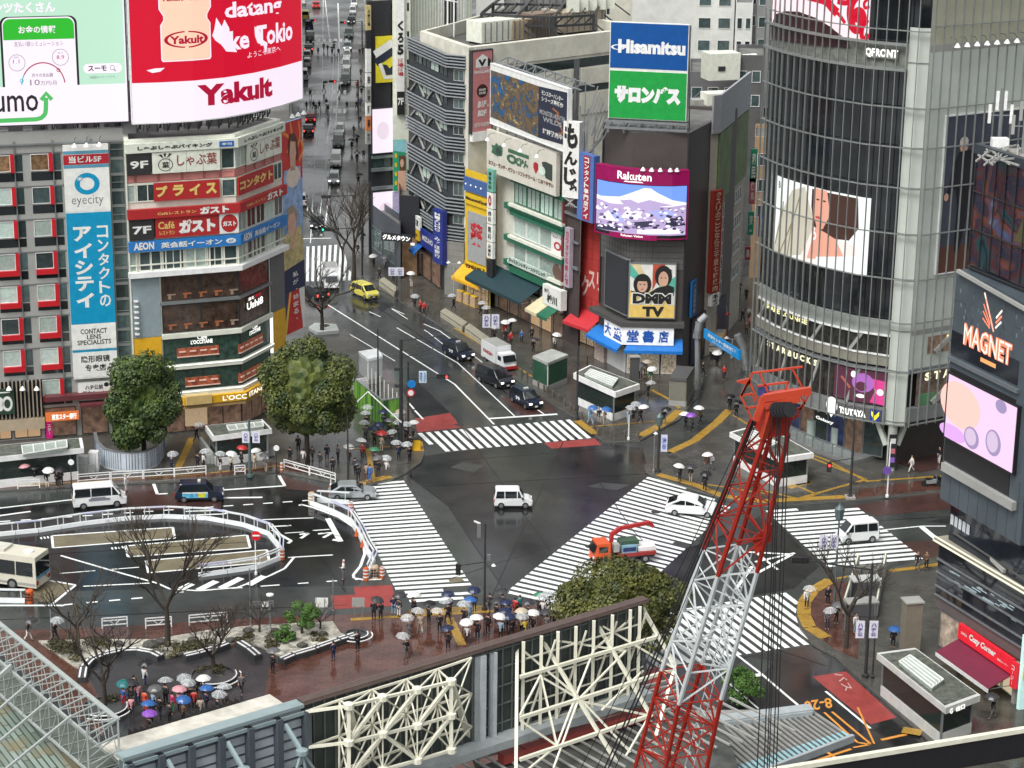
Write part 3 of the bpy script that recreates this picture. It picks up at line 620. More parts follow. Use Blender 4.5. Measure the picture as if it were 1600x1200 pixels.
for y0,y1,m_ in((434,474,DIN),(480,524,DIN),(534,573,DING),(583,615,DING)):
 for a,c in((uL2,uL2+(ub-uL2)*.5),(uL2+(ub-uL2)*.5,ub),(ub,uR2)):window(b2,F2,a+.02,c-.02,z2(y1),z2(y0),m_,DKM,fw=.07,name='restaurant_window')
for y0,y1,d in((475,479,.25),(525,532,.35),(574,581,.35),(616,624,.35)):
 o=MB();F2 .box(o,uL2-.1,uR2+.3,z2(y1),z2(y0),0,d);o.build('ledge',CREAM if d>.3 else STL,b2)
for y,m_ in((574.5,SWW),(616.5,SWW)):
 o=MB();F2 .box(o,uL2-.1,uR2+.3,z2(y+1),z2(y),.36,.42);o.build('light_strip',m_,b2)
for y0,x0,x1 in((549,276,341),(551,372,410),(596,289,343),(597,372,408)):
 a_=uu2(x0,y0);c_=uu2(x1,y0);o=MB();F2 .box(o,a_,c_,z2(y0+14),z2(y0),.03,.1);q=o.build('booth_window',DINR,b2)
 o=MB();n=max(2,int((c_-a_)/.9))
 for k in range(n):F2 .box(o,a_+(c_-a_)*(k+.2)/n,a_+(c_-a_)*(k+.8)/n,z2(y0+6.5),z2(y0+4.5),.1,.2)
 F2 .box(o,a_,c_,z2(y0+14.5),z2(y0+13),.1,.16);o.build('table',mat('table_pink',(.6,.4,.33),.4,em=.2),b2)
for y0 in(461,509):
 for k in range(5):
  u=uL2+.6+k*1.55;o=MB();F2 .box(o,u,u+.8,z2(y0+4),z2(y0+2),.03,.12);F2 .box(o,u+.1,u+.35,z2(y0+10),z2(y0+4),.03,.1);o.build('table',R_.choice([mat('seat_orange',(.35,.12,.05),.5),mat('table_wood',(.3,.22,.17),.5)]),b2)
GP=mat('blue_grey_panel',(.25,.31,.33),.5);YP=mat('yellow_panel',(.72,.40,.02),.45)
o=MB();F2 .box(o,.15,uL2-.15,z2(527),z2(433),.0,.12);o.build('cladding',GP,b2)
o=MB();F2 .box(o,.15,uL2-.15,z2(575),z2(528),.0,.14);o.build('cladding',YP,b2)
for k in range(7):
 o=MB();F2 .box(o,.3,.7,z2(470+k*8.5),z2(468+k*8.5),.12,.5);o.build('ladder_rung',WHT,b2)
u9=uu2(423,480)
o=MB();F2 .box(o,u9,W2-.05,z2(527),z2(433),.0,.12);o.build('cladding',PAN2,b2)
o=MB();F2 .box(o,u9-.1,W2-.05,z2(590),z2(527.5),.0,.16);o.build('cladding',YP,b2)
o=MB();F2 .box(o,u9-.25,u9-.1,z2(590),z2(527.5),.0,.3);o.build('light_strip',SWW,b2)
window(b2,F2,uL2,ub,.2,z2(641),SHOPD,DKM,name='shop_window',mull=3);window(b2,F2,ub,uR2,.2,z2(641),SHOPD,DKM,name='shop_window',mull=2)
o=MB();F2 .box(o,uu2(289,665),uu2(322,665),.8,3.2,.03,.3);o.build('shop_display',mat('shop_display',(.5,.36,.22),.5,em=.5,nz=(5,1.0)),b2)
o=MB();F2 .box(o,uu2(286,650),uu2(324,650),3.2,4.1,.3,1.0);o.build('awning',mat('awning_tan',(.62,.45,.18),.6),b2)
o=MB();F2 .box(o,0,W2,z2(642),z2(636),.02,.7);o.build('soffit',mat('soffit_tan',(.42,.28,.12),.5),b2)
def sg(label,F,rc,mats,fn,d0=.22,d1=.4,**k):return sign(k.pop('name','shop_sign'),label,F,rc,mats,fn,d0,d1,**k)
def fn(a,rc,d):
 T(a,F2,'しゃぶしゃぶバイキング',(rc[0]+1.15,rc[0]+ub*.77,rc[2]+.25,rc[3]-.25),d,1,bold=.05)
 F2 .box(a,ub*.83,ub*.96,rc[2]+.15,rc[3]-.2,d,d+.02,2);T(a,F2,'寿司',(ub*.85,ub*.94,rc[2]+.3,rc[3]-.35),d+.02,0)
 T(a,F2,'しゃぶしゃぶバイキング',(ub+1.2,rc[1]-.4,rc[2]+.25,rc[3]-.25),d,1,bold=.05)
sg('cream fascia board with black brush writing along the roof edge of the corner building',F2,(0,W2,z2(238),z2(223.5)),[mat('fascia_cream',(.68,.72,.62),.5),SBK,INKB],fn,.05,.5)
def fn(a,rc,d):
 e=rc[1]-rc[0];sc=1 if e>5 else .9
 if e>5:
  q=S(rc,.06,.08,.32,.92);
 else:q=S(rc,.04,.08,.34,.92)
 ring(a,F2,q,.5,.38,.42,.36,.1,d,1);T(a,F2,'葉',S(q,.3,.2,.7,.55),d,1)
 for p in([(.4,.74),(.1,.95),(.3,.98)],[(.48,.76),(.4,1.02),(.56,1.02)],[(.56,.74),(.9,.98),(.74,1.02)]):sh(a,F2,q,p[::-1],d,1)
 T(a,F2,'しゃぶ葉',S(rc,.36,.3,.95,.86),d,2,bold=.01)
 for k in range(1,4):F2 .box(a,rc[0]+e*k/4-.015,rc[0]+e*k/4+.015,rc[2],rc[3],d-.015,d-.01,3)
pw=[mat('board_cream',(.7,.73,.62),.5),SBK,mat('ink_maroon',(.25,.04,.03),.5),GRY]
sg('cream shabu restaurant board with turnip drawing, front side next to the nine F panel',F2,(uu2(236,250),uu2(340,250),z2(272),z2(239)),pw,fn)
sg('cream shabu restaurant board with turnip drawing, on the angled right side of the corner building',F2,(uu2(382,240),uu2(435,240),z2(272),z2(239)),pw,fn)
for y0,y1,s in((240,272,'9F'),(342,374,'7F')):
 sg('dark %s floor number panel at the left end of the corner building'%('nine F' if s=='9F' else 'seven F'),F2,(.15,uu2(234 if s=='9F' else 239,y0+15),z2(y1),z2(y0)),[mat('panel_black',(.03,.03,.03),.4),WT],lambda a,rc,d,s=s:T(a,F2,s,S(rc,.12,.3,.88,.68),d,bold=.03))
rm=[mat('sign_red',(.40,.018,.02),.5),GOLD,WT,mat('sign_darkred',(.25,.012,.015),.5)]
sg('red board with gold katakana on the eighth floor front of the corner building',F2,(uu2(239,300),uu2(340,300),z2(315),z2(287)),rm,lambda a,rc,d:[T(a,F2,ch,S(rc,.03+k*.25,.22,.2+k*.25,.85),d,1,bold=.06)for k,ch in enumerate('プライス')])
sg('red board with gold katakana on the angled eighth floor side of the corner building',F2,(uu2(369,300),uu2(423,300),z2(315),z2(287)),rm,lambda a,rc,d:T(a,F2,'コンタクト',S(rc,.03,.25,.97,.8),d,1,bold=.06))
def fn(a,rc,d):
 T(a,F2,'Caféレストラン',(uu2(243,335),uu2(302,335),rc[2]+.3,rc[3]-.35),d,1,bold=.02);T(a,F2,'ガスト',(uu2(307,330),uu2(352,330),rc[2]+.12,rc[3]-.1),d,2,bold=.07)
 T(a,F2,'Caféレストラン',(uu2(379,330),uu2(408,322),rc[2]+.3,rc[3]-.35),d,1,bold=.02);T(a,F2,'ガスト',(uu2(410,320),uu2(434,310),rc[2]+.12,rc[3]-.1),d,2,bold=.07)
sg('long red cafe restaurant band wrapping the bend of the corner building',F2,(0,W2,z2(341),z2(326)),rm,fn,.1,.6)
def fn(a,rc,d):
 T(a,F2,'Café',S(rc,.04,.45,.3,.82),d,1,bold=.02);T(a,F2,'レストラン',S(rc,.06,.15,.3,.35),d,1);T(a,F2,'ガスト',S(rc,.36,.16,.95,.86),d,2,bold=.08)
sg('red cafe board with big white katakana beside the seven F panel',F2,(uu2(241,355),uu2(338,355),z2(373),z2(342)),rm,fn)
def fn(a,rc,d):sh(a,F2,rc,ell(.5,.5,.44,.44),d,1);T(a,F2,'ガスト',S(rc,.14,.36,.86,.62),d+.01,0,bold=.06)
sg('white square board with a red disc right of the red cafe board',F2,(uu2(340,355),uu2(369,355),z2(373),z2(341)),[WT,rm[0]],fn)
def fn(a,rc,d):
 for a0,a1 in((0,ub),(ub+.1,W2)):
  w_=a1-a0;T(a,F2,'AEON',(a0+w_*.04,a0+w_*.22,rc[2]+.2,rc[2]+.95),d,1,bold=.04);T(a,F2,'英会話イーオン',(a0+w_*.28,a0+w_*.83,rc[2]+.22,rc[3]-.2),d,1,bold=.03)
 q=(ub*.865,ub*.955,rc[2]+.25,rc[3]-.25);sh(a,F2,q,ell(.5,.5,.5,.5),d,1);T(a,F2,'6F',S(q,.25,.25,.75,.75),d+.01,0)
sg('blue english school band with white writing wrapping the corner building',F2,(0,W2,z2(392),z2(376)),[mat('sign_blue2',(.02,.18,.5),.5),WT],fn,.1,.55)
sg('white lit script cafe sign on the left green cafe window of the corner building',F2,(uu2(297,536),uu2(331,536),z2(544),z2(531)),[DING,SWW],lambda a,rc,d:[T(a,F2,'Café',S(rc,.3,.55,.75,1),d,bold=.02),T(a,F2,"L'OCCITANE",S(rc,0,0,1,.5),d,bold=.03)],.12,.14)
sg('white lit script cafe sign on the angled side of the green cafe floor',F2,(uu2(388,525),uu2(405,520),z2(544),z2(531)),[DING,SWW],lambda a,rc,d:[T(a,F2,'Café',S(rc,.3,.55,.75,1),d,bold=.02),T(a,F2,"L'OCCITANE",S(rc,0,0,1,.5),d,bold=.03)],.12,.14)
sg('white and red lit restaurant name on the angled fourth floor of the corner building',F2,(uu2(384,478),uu2(409,468),z2(503),z2(483)),[DIN,SWW,SWR],lambda a,rc,d:[T(a,F2,'Ushi8',S(rc,0,0,1,.6),d,1,bold=.03),T(a,F2,'黒毛',S(rc,.1,.7,.45,.95),d,1),T(a,F2,'和牛',S(rc,.5,.7,.9,.95),d,2)],.12,.14)
sg('yellow fascia with large cream serif letters over the ground floor shop of the corner building',F2,(uu2(283,630),uu2(420,600),z2(636),z2(624)),[YP,SWW],lambda a,rc,d:[T(a,F2,"L'OCC",(uu2(341,620),ub+.05,rc[2]+.15,rc[3]-.15),d,bold=.01),T(a,F2,'ITANE',(ub+.6,uu2(402,615),rc[2]+.15,rc[3]-.15),d,bold=.01)],.3,.8)
rp=thing('roof_scaffold','dark steel framework holding up the two big screens above the left roofs','framework',(F2 .pt(0,30,-3).x,F2 .pt(0,30,-3).y,29.9));q=MB()
for k in range(26):
 u=-8+k*1.0;p=F2 .pt(max(0,min(W2,u)),0,0)if u>0 else F1 .pt(F1 .W+u-.4,0,0);p=p+Vector((0,1.6,0))
 q.beam((p.x,p.y,30.2),(p.x,p.y,33.5),.12);q.beam((p.x,p.y,30.2),(p.x+1.0,p.y+.8,33),.08);q.beam((p.x,p.y+2,30.2),(p.x+.3,p.y+2,33.5),.14)
q.build('strut',DKM,rp)
q=MB()
for Fq in(F1,F2):
 n=int(Fq.W/2.2)
 for k in range(n):
  u=(k+.5)*Fq.W/n;p=Fq.pt(u,0,-2.2);q.box((p.x,p.y,31.1),(1.1+.5*R_.random(),.8,1.3+R_.random()),.3)
q.build('air_unit',mat('plant_grey',(.14,.145,.14),.6,rnd=.3),rp)
q=MB()
for Fq,w0 in((F1,F1 .W),(F2,F2 .W)):Fq.box(q,.2,w0-.2,30.1,34.5,-6.2,-6.0)
q.build('back_wall',mat('plant_wall',(.07,.07,.068),.7,nz=(.7,.5)),rp)
FP=Fac([G2(443.5,628),G2(476,611)]);
zp=lambda y:FP.uz(440,y)[1]
def fn(a,rc,d):
 def P(pts,mi,k=0):sh(a,FP,rc,pts[::-1],d+.01*k,mi)
 P([(0,1),(1,1),(1,.72),(.6,.74),(0,.66)],1);P([(0,.30),(1,.30),(.75,.0),(.2,.0)],2)
 P([(0,.30),(1,.3),(1,.24),(0,.24)],2)
 for x0,y0,x1,y1 in((.1,.96,.5,.88),(.45,1,.3,.86),(.85,.99,.65,.84),(.95,.9,.8,.8)):stroke(a,FP,rc,sp((x0,y0),((x0+x1)/2+.15,(y0+y1)/2),(x1,y1)),.35,d+.01,3)
 P([(0,.24),(.28,.22),(.02,0),(0,0)],2,1);P([(.02,0),(.3,.24),(.7,.24),(.98,0)],1,2);P([(.0,.0),(.36,.24),(.42,.24),(.12,0)],4,3);P([(1,.24),(.7,.24),(.9,.0),(1,0)],5,3)
 P(ell(.55,.74,.32,.05),6,2);P([(.15,.78),(.9,.78),(.98,.5),(.75,.38),(.3,.4),(.02,.62)],7,1);P(ell(.55,.875,.2,.055),8,3);P([(.32,.87),(.4,.94),(.62,.945),(.78,.9),(.82,.8),(.72,.82),(.68,.9),(.45,.91),(.38,.83)],9,4);P([(.42,.84),(.68,.84),(.66,.77),(.44,.77)],8,2)
 P([(.1,.48),(.9,.5),(1,.36),(.85,.27),(.1,.27),(.0,.38)],10,5);P(ell(.45,.52,.2,.06),8,6);P([(.22,.53),(.25,.6),(.5,.61),(.68,.58),(.68,.52),(.6,.57),(.3,.57)],11,7);P([(.5,.46),(.62,.46),(.6,.4),(.42,.4)],8,6)
 P([(0,.31),(1,.33),(1,.2),(0,.2)],12,8)
 for k,ch in enumerate('私が、始まる。'):T(a,FP,ch,(rc[0]+(rc[1]-rc[0])*.42,rc[0]+(rc[1]-rc[0])*.68,rc[3]-(rc[3]-rc[2])*(.735+k*.036+(.0 if k<3 else .0)),rc[3]-(rc[3]-rc[2])*(.71+k*.036)),d+.1,5,bold=.02)
sign('poster','tall red and blue fashion poster of two people on the corner building edge',FP,(0,FP.W,zp(526),zp(193)),[mat('poster_blue',(.2,.34,.62),.5),mat('poster_red',(.55,.03,.03),.5),mat('poster_navy',(.03,.05,.12),.5),mat('poster_orange',(.8,.25,.05),.5),mat('poster_yellow',(.75,.55,.1),.5),WT,mat('poster_cream',(.7,.6,.5),.5),mat('denim',(.28,.4,.62),.6,nz=(1.5,.5)),mat('skin_print',(.62,.38,.27),.5),mat('hair_print',(.10,.04,.025),.6),mat('poster_khaki',(.5,.42,.2),.6,nz=(1.5,.5)),mat('hair_print2',(.33,.27,.2),.6),mat('poster_night',(.02,.03,.08),.5)],fn,-.1,.15,cat='poster')
for k,x in enumerate((445,454,463)):dup(lamp0,FP.pt(FP.uz(x,183)[0],zp(180),.9),0,'white cone lamp above the tall fashion poster')
def wins(t,F,us_,rows,glass,frame=WHT,**k):
 for z0,z1 in rows:
  for a,b in us_:window(t,F,a,b,z0,z1,glass,frame,**k)
BEI=mat('beige_concrete',(.62,.61,.52),.7,nz=(.5,.22),bump=.05)
cB=G2(730,467);FBr=Fac([cB,cB+Vector((math.cos(math.radians(40.5)),math.sin(math.radians(40.5))))*29])
aL=math.radians(116);FBl=Fac([cB+Vector((math.cos(aL),math.sin(aL)))*14.5,cB])
zB=29.2
polB=[tuple(FBl.p[0]),tuple(cB),tuple(FBr.p[1]),tuple(FBr.p[1]+Vector((-16,22))),tuple(FBl.p[0]+Vector((4,8)))]
bb=building('department_building','wide stained beige building with open roof plant behind the middle signs',FBr,zB,30,BEI,mat('roof_dark',(.10,.10,.095),.7,nz=(.5,.5)),poly=polB,par=1.6)
zr=lambda x,y:FBr.uz(x,y)
for y0,y1 in((92,106),(135,145)):
 a=zr(860,y1+4);b=zr(950,y0+8);o=MB();FBr.box(o,zr(776,120)[0],FBr.W-1,zr(900,y1)[1],zr(900,y0)[1],-.02,.03);o.build('window_band',GLN,bb)
o=MB()
for x in(900,1010):
 u=zr(x,140)[0];FBr.box(o,u-.45,u+.45,8,zr(900,92)[1],.03,.06)
o.build('panel_joint',PAN2,bb)
for x0,x1 in((850,893),(907,952)):
 for y0,y1 in((108,134),(147,180)):
  o=MB();FBr.box(o,zr(x0,120)[0],zr(x1,120)[0],zr(900,y1)[1],zr(900,y0)[1],.07,.16);o.build('cladding_panel',BEI,bb)
o=MB();FBr.box(o,zr(742,60)[0],FBr.W,zr(860,92)[1],zB+1.6,.02,.12);o.build('parapet_band',BEI,bb)
def onroof(x,y,z):return G(x,y,z)
RIB=mat('ribbed_cladding',(.62,.66,.57),.5,nz=(.6,.1))
pa=onroof(668,52,zB);pb=onroof(740,50,zB);FT=Fac([G2(632,52,zB),G2(737,44,zB)])
rh=building('rooftop_house','tall ribbed pale cladding block on the roof above the striped building',FT,52,10,RIB,ROOF,z0=zB-.5)
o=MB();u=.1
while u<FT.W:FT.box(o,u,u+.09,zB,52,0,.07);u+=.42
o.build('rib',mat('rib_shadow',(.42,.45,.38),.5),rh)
window(rh,FT,FT.uz(694,40)[0],FT.uz(712,40)[0],zB+.1,zB+5,BLK,DKM,name='door',fd=.2);window(rh,FT,FT.uz(680,40)[0],FT.uz(693.6,40)[0],zB+.1,zB+5,WT,WT,name='panel');window(rh,FT,FT.uz(712.5,40)[0],FT.uz(727,40)[0],zB+.1,zB+5,WT,WT,name='panel')
o=MB();d_=Vector((.6,-.8))
for x in(699,709):
 p=onroof(x,58,zB);o.beam(p,p+Vector((0,0,8)),.18)
p=onroof(681,50,zB);q_=onroof(715,58,zB);o.beam(p+Vector((0,0,4.4)),q_+Vector((0,0,4.4)),.15);o.build('mast',WHT,rh)
for k,(x,y,w_,d2,h)in enumerate(((772,66,6.5,3,2.6),(812,62,5,3,2.4),(842,60,4,2.5,3),(900,50,7,3,2.6),(925,42,3,2,3.2),(836,30,8,3,3),(880,20,9,3,3))):
 p=onroof(x,y,zB);t=thing('cooling_unit',['cream ribbed cooling unit on the beige roof beside the ribbed block','tan plant cabinet under the black roof steelwork','brown plant cabinet under the black roof steelwork','long tan plant box near the blue board on the beige roof','white plant box beside the blue board','grey plant box on the beige roof, far row left','grey plant box on the beige roof, far row right'][k],'air unit',(p.x,p.y,zB),'plant units on the beige roof')
 o=MB();o.box((p.x,p.y,zB+h/2+.3),(w_,d2,h),.7);o.build('casing',[CREAM,mat('tan_box',(.42,.33,.22),.6),mat('brown_box',(.2,.15,.11),.6),mat('tan_box2',(.4,.34,.25),.6),WHT,PAN,PAN][k],t)
 o=MB()
 for j in range(7):o.box((p.x+math.cos(.7)*(-w_/2+(j+.5)*w_/7)+.55*d2*math.sin(.7),p.y+math.sin(.7)*(-w_/2+(j+.5)*w_/7)-.55*d2*math.cos(.7),zB+h/2+.3),(.09,.12,h*.9),.7)
 o.build('grille',PAN2,t);o=MB();o.box((p.x,p.y,zB+.15),(w_*.9,d2*.9,.28),.7);o.build('base',DKM,t)
st=thing('roof_steelwork','black steel truss frames standing across the beige roof','framework',(onroof(860,50,zB).x,onroof(860,50,zB).y,zB));q=MB();zt_=zB+3.1
ROWS=[[(752,60),(806,64),(864,66),(927,62)],[(770,44),(822,44),(880,46),(938,44)],[(790,26),(840,24),(896,24),(950,22)]]
for r,row in enumerate(ROWS):
 P=[onroof(x,y,zB if r<2 else zB)for x,y in row];
 for a,b in zip(P[:-1],P[1:]):
  for dz in(0,-1.1):q.beam(a+Vector((0,0,zt_-zB+dz)),b+Vector((0,0,zt_-zB+dz)),.28)
  n=4
  for k in range(n):
   s0,s1=a.lerp(b,k/n),a.lerp(b,(k+1)/n);q.beam(s0+Vector((0,0,zt_-zB-1.1)),s1+Vector((0,0,zt_-zB)),.15)
 for p in P:q.beam(p,p+Vector((0,0,zt_-zB)),.4);q.beam(p+Vector((3,-1,0)),p+Vector((0,0,zt_-zB-1)),.16)
for k in range(4):
 A,B=onroof(*ROWS[0][k],zB),onroof(*ROWS[2][k],zB);q.beam(A+Vector((0,0,zt_-zB)),B+Vector((0,0,zt_-zB)),.3)
for k in range(10):
 A=onroof(*ROWS[0][0],zB).lerp(onroof(*ROWS[0][3],zB),k/9);B=onroof(*ROWS[1][0],zB).lerp(onroof(*ROWS[1][3],zB),k/9);q.beam(A+Vector((0,0,zt_-zB+.2)),B+Vector((0,0,zt_-zB+.2)),.12)
q.build('truss',DKM,st)
q=MB();r0,r1=onroof(896,26,zB+2.8),onroof(952,20,zB+2.8)
for k in range(5):
 p=r0 .lerp(r1,k/4)+Vector((0,4,0));q.box((p.x,p.y,p.z+1),(1.5,.9,1.9),.2)
q.build('air_unit',CREAM,st)
rc=FBr.rect(733.5,80,763,203)
def fn(a,rc,d):
 h=S(rc,.16,.80,.92,.96);sh(a,FBr,h,[(0,0),(0,.6),(.45,1),(.8,.7),(.8,0)],d,1);sh(a,FBr,h,[(.8,0),(.8,.7),(1,.5),(1,.1)],d,2);T(a,FBr,'V',S(h,.15,.08,.7,.6),d+.01,2,bold=.06)
 T(a,FBr,'VILLAGE',S(rc,.3,.775,.75,.79),d,1);T(a,FBr,'VANGUARD',S(rc,.06,.725,.94,.765),d,1,bold=.03);F_=(.5,.52)
 sh(a,FBr,rc,ell(.5,.51,.28,.082),d,3);T(a,FBr,'10:00',S(rc,.33,.51,.67,.54),d+.01,1,bold=.03);T(a,FBr,'23:00',S(rc,.33,.47,.67,.50),d+.01,1,bold=.03)
 T(a,FBr,'B1F',S(rc,.26,.31,.72,.385),d,1,bold=.05,italic=.2);T(a,FBr,'&',S(rc,.76,.31,.84,.34),d,1);T(a,FBr,'B2F',S(rc,.26,.2,.74,.275),d,1,bold=.05,italic=.2);T(a,FBr,'BOOK WONDER',S(rc,.12,.07,.86,.12),d,1,bold=.02)
sign('vertical_sign','tall pink bookshop sign with a black circle on the corner of the beige building',FBr,rc,[mat('sign_pink',(.52,.20,.20),.5),WT,SBK,mat('maroon_black',(.05,.01,.01),.5)],fn,.1,.6,frame=DKM)
o=MB();a_,b_=FBr.rect(733,206,764,219)[:2],None;r2=FBr.rect(733,206,764,216);FBr.box(o,*r2,.1,.7);o.build('sign_bracket',WHT,bb)
FSl=Fac([G2(639,416),G2(699,460)]);FSr=Fac([G2(699,460),G2(727,464)]);FS2=Fac([FSl.p[0],FSl.p[1],FSr.p[1]])
zt2=27.9;DKG=mat('dark_blue_grey',(.032,.038,.044),.5);BARM=mat('grey_bars',(.32,.35,.37),.45,.2)
bs=building('striped_building','dark office building with bands of grey horizontal bars below the ribbed roof block',FS2,zt2,8,DKG,mat('roof_tan',(.28,.23,.18),.7),poly=[tuple(FS2 .p[0]),tuple(FS2 .p[1]),tuple(FS2 .p[2]),tuple(FS2 .p[2]+Vector((2.4,3.5))),tuple(FS2 .p[0]+Vector((5,3)))],par=.3)
uc=FS2 .u[1];W_=FS2 .W
zf=lambda y:FS2 .uz(699,y)[1]
bands=[(84,103),(129,149),(172,192),(213,233),(256,279),(308,330),(352,372)]
for k,(y0,y1)in enumerate(bands):
 o=MB();n=5
 for j in range(n):
  zc=zf(y0)+(zf(y1)-zf(y0))*j/(n-1);FS2 .box(o,0,W_,zc-.065,zc+.065,.25,.45)
 q=o.build('louvre_band',BARM,bs);o=MB();FS2 .box(o,0,W_,zf(y1),zf(y0),.0,.1);o.build('band_backing',BLK,bs)
 if k<len(bands)-1:
  z1_,z0_=zf(y1)-.25,zf(bands[k+1][0])+.25
  for j in range(4):
   a_,b_=uc*(.16+.21*j),uc*(.16+.21*(j+1))-.12;window(bs,FS2,a_,b_,z0_+(z1_-z0_)*.3,z1_,[GLN,GLN,GRN_W][(k+j)%3],DKM,fw=.06,mull=1)
  window(bs,FS2,uc+.8,W_-.3,z0_+.1,z1_,GLN,PAN,fw=.08,mull=1)
  if k>0:
   for j in range(4):
    a_=uc*(.1+.21*j);b_=a_+uc*.13;
    if j%2:a_,b_=b_,a_
    o=MB();o.beam(FS2 .pt(a_,z0_,.18),FS2 .pt(b_,z1_,.18),.2);o.build('brace',PAN,bs)
STN=mat('stone_grey',(.22,.22,.20),.6,nz=(.8,.15))
o=MB();FS2 .box(o,uc+.05,W_+.02,0,zf(375),.02,.5);q=o.build('stone_facing',STN,bs)
o=MB()
for k in range(12):FS2 .box(o,uc+.05,W_+.02,.6+k*.75,.63+k*.75,.5,.515)
o.build('stone_joints',PAN2,bs)
o=MB();rz=(FSl.uz(688,0)[0],)
fz=lambda x0,y0,x1,y1:FSl.rect(x0,y0,x1,y1)
rM=(FSl.W-1.0,FSl.W+.35,FSl.uz(697,418)[1],FSl.uz(697,340)[1])
sign('vertical_sign','tall blue bank sign with white letters on the corner of the striped building',Fac([G2(684,455),G2(697,461)]),(0,1.15*(G2(697,461)-G2(684,455)).length,3.9,10.6),[mat('bank_blue',(.015,.03,.22),.4),WT],lambda a,rc,d:[T(a,Fac([G2(684,455),G2(697,461)]),'MIZUHO',S(rc,.2,.6,.75,.95),d,vertical=True,bold=.02),T(a,Fac([G2(684,455),G2(697,461)]),'みずほ銀行',S(rc,.2,.1,.75,.5),d,vertical=True,bold=.02)],.1,.7)
FZ=Fac([G2(648,424),G2(696,459)])
sign('shop_sign','white board above the blue awning at the striped building entrance',FZ,(.4,4.2,6.3,8.0),[WT,SBK],lambda a,rc,d:T(a,FZ,'焼肉酒家',S(rc,.1,.25,.9,.75),d,1,bold=.03),.5,.8)
sign('shop_sign','small yellow menu board under the white board by the blue awning',FZ,(.8,3.9,4.9,6.2),[YEL,SBK],lambda a,rc,d:T(a,FZ,'営業中',S(rc,.15,.3,.85,.7),d,1),.5,.8)
sign('shop_sign','navy bank fascia with white letters left of the tall blue bank sign',FZ,(4.6,FZ.W-1.6,4.6,6.8),[mat('bank_blue',(.015,.03,.22),.4),WT],lambda a,rc,d:T(a,FZ,'MIZUHO',S(rc,.15,.4,.85,.7),d,1),.5,.8)
def awning(label,F,u0,u1,z0,z1,out,m,group='shop awnings along the pavement',stripe=None):
 c=F.pt((u0+u1)/2,z0,0);t=thing('awning',label,'awning',tuple(c),group);o=MB()
 P=[F.pt(u0,z1,.1),F.pt(u1,z1,.1),F.pt(u1,z0,out),F.pt(u0,z0,out)];dn=Vector((0,0,-.06))
 o.hull8([P[3]+dn,P[2]+dn,P[1]+dn,P[0]+dn,P[3],P[2],P[1],P[0]])
 o.build('fabric',m,t);o=MB();F.box(o,u0,u1,z0-.35,z0-.02,out-.04,out+.01);o.build('valance',stripe or m,t)
 o=MB();
 for u in(u0+.1,u1-.1):o.beam(F.pt(u,z0-.1,out-.1),F.pt(u,z0-.1,0),.05)
 o.build('arm',STL,t);return t
awning('small blue awning at the striped building entrance',FZ,.3,4.4,3.6,4.7,1.5,mat('awning_blue',(.01,.14,.5),.5))
for a,b in((.4,3),(3.2,6.5),(6.8,10)):window(bs,FZ,a,b,.2,3.4,SHOPD,DKM,name='shop_window')
FW=Fac([G2(614.5,402),G2(642,401)]);bw=building('white_tower','narrow white tower with a tall vertical shop sign beside the street',FW,40,10,CREAM,ROOF)
o=MB()
for k in range(9):FW.box(o,FW.W-.45,FW.W-.2,7+k*3.6,8+k*3.6,0,.04)
o.build('vent_slot',BLK,bw)
rc=(FW.uz(619,100)[0],FW.uz(631,100)[0],FW.uz(625,178)[1],40)
def fn(a,rc,d):
 FW.box(a,rc[0]+.02,rc[1]-.02,rc[2],FW.uz(625,142)[1],d,d+.01,1);T(a,FW,'7F',(rc[0]+.12,rc[1]-.12,FW.uz(625,163)[1],FW.uz(625,152)[1]),d+.01,0,bold=.04)
 zq=lambda y:FW.uz(625,y)[1]
 T(a,FW,'くろ5',(rc[0]+.1,rc[1]-.1,zq(86),zq(30)),d,1,vertical=True,bold=.06);T(a,FW,'酒場酒場',(rc[0]+.12,rc[1]-.12,zq(118),zq(90)),d,2,vertical=True)
sign('vertical_sign','tall narrow white sign with a black seven F foot on the white tower',FW,rc,[WT,SBK,INKR],fn,.05,.5)
FW2=Fac([G2(612,408),G2(637,407)])
rc=(FW2 .uz(614,250)[0],FW2 .uz(634,250)[0],FW2 .uz(624,297)[1],FW2 .uz(624,218)[1])
def fn(a,rc,d):
 sh(a,FW2,rc,[(0,.8),(1,.75),(1,1),(0,1)],d,1);sh(a,FW2,rc,ell(.65,.55,.14,.08),d+.02,2);sh(a,FW2,rc,[(.4,.7),(.95,.7),(.9,.2),(.75,.4),(.5,.2)],d+.01,3);sh(a,FW2,rc,[(.35,.4),(.95,.4),(1,0),(.3,0)],d+.015,2)
 for k in range(4):sh(a,FW2,rc,ell(.18,.7-k*.18,.1,.05),d+.02,4)
sign('poster','green poster of a woman on the white tower below the lamps',FW2,rc,[mat('poster_green',(.02,.30,.15),.5),mat('poster_sky',(.25,.55,.6),.5),mat('skin_print',(.62,.38,.27),.5),mat('hair_brown_print',(.12,.06,.03),.6),YEL],fn,.1,.5,cat='poster')
rc=(FW2 .uz(613,330)[0],FW2 .uz(635,330)[0],FW2 .uz(624,352)[1],FW2 .uz(624,299)[1])
sign('poster','lavender poster below the green poster on the white tower',FW2,rc,[mat('poster_lav',(.5,.45,.66),.5,nz=(4,.3)),mat('poster_sky2',(.5,.62,.8),.5),SBK],lambda a,rc,d:[sh(a,FW2,rc,[(.1,.05),(.95,-.02),(.95,.3),(.1,.5)],d,1)],.1,.4,cat='poster')
FD=Fac([G2(576.5,402),G2(612.5,398)]);bd=building('dark_building','dark narrow building carrying lit screens left of the white tower',FD,32.5,12,mat('near_black',(.02,.021,.026),.5),ROOF)
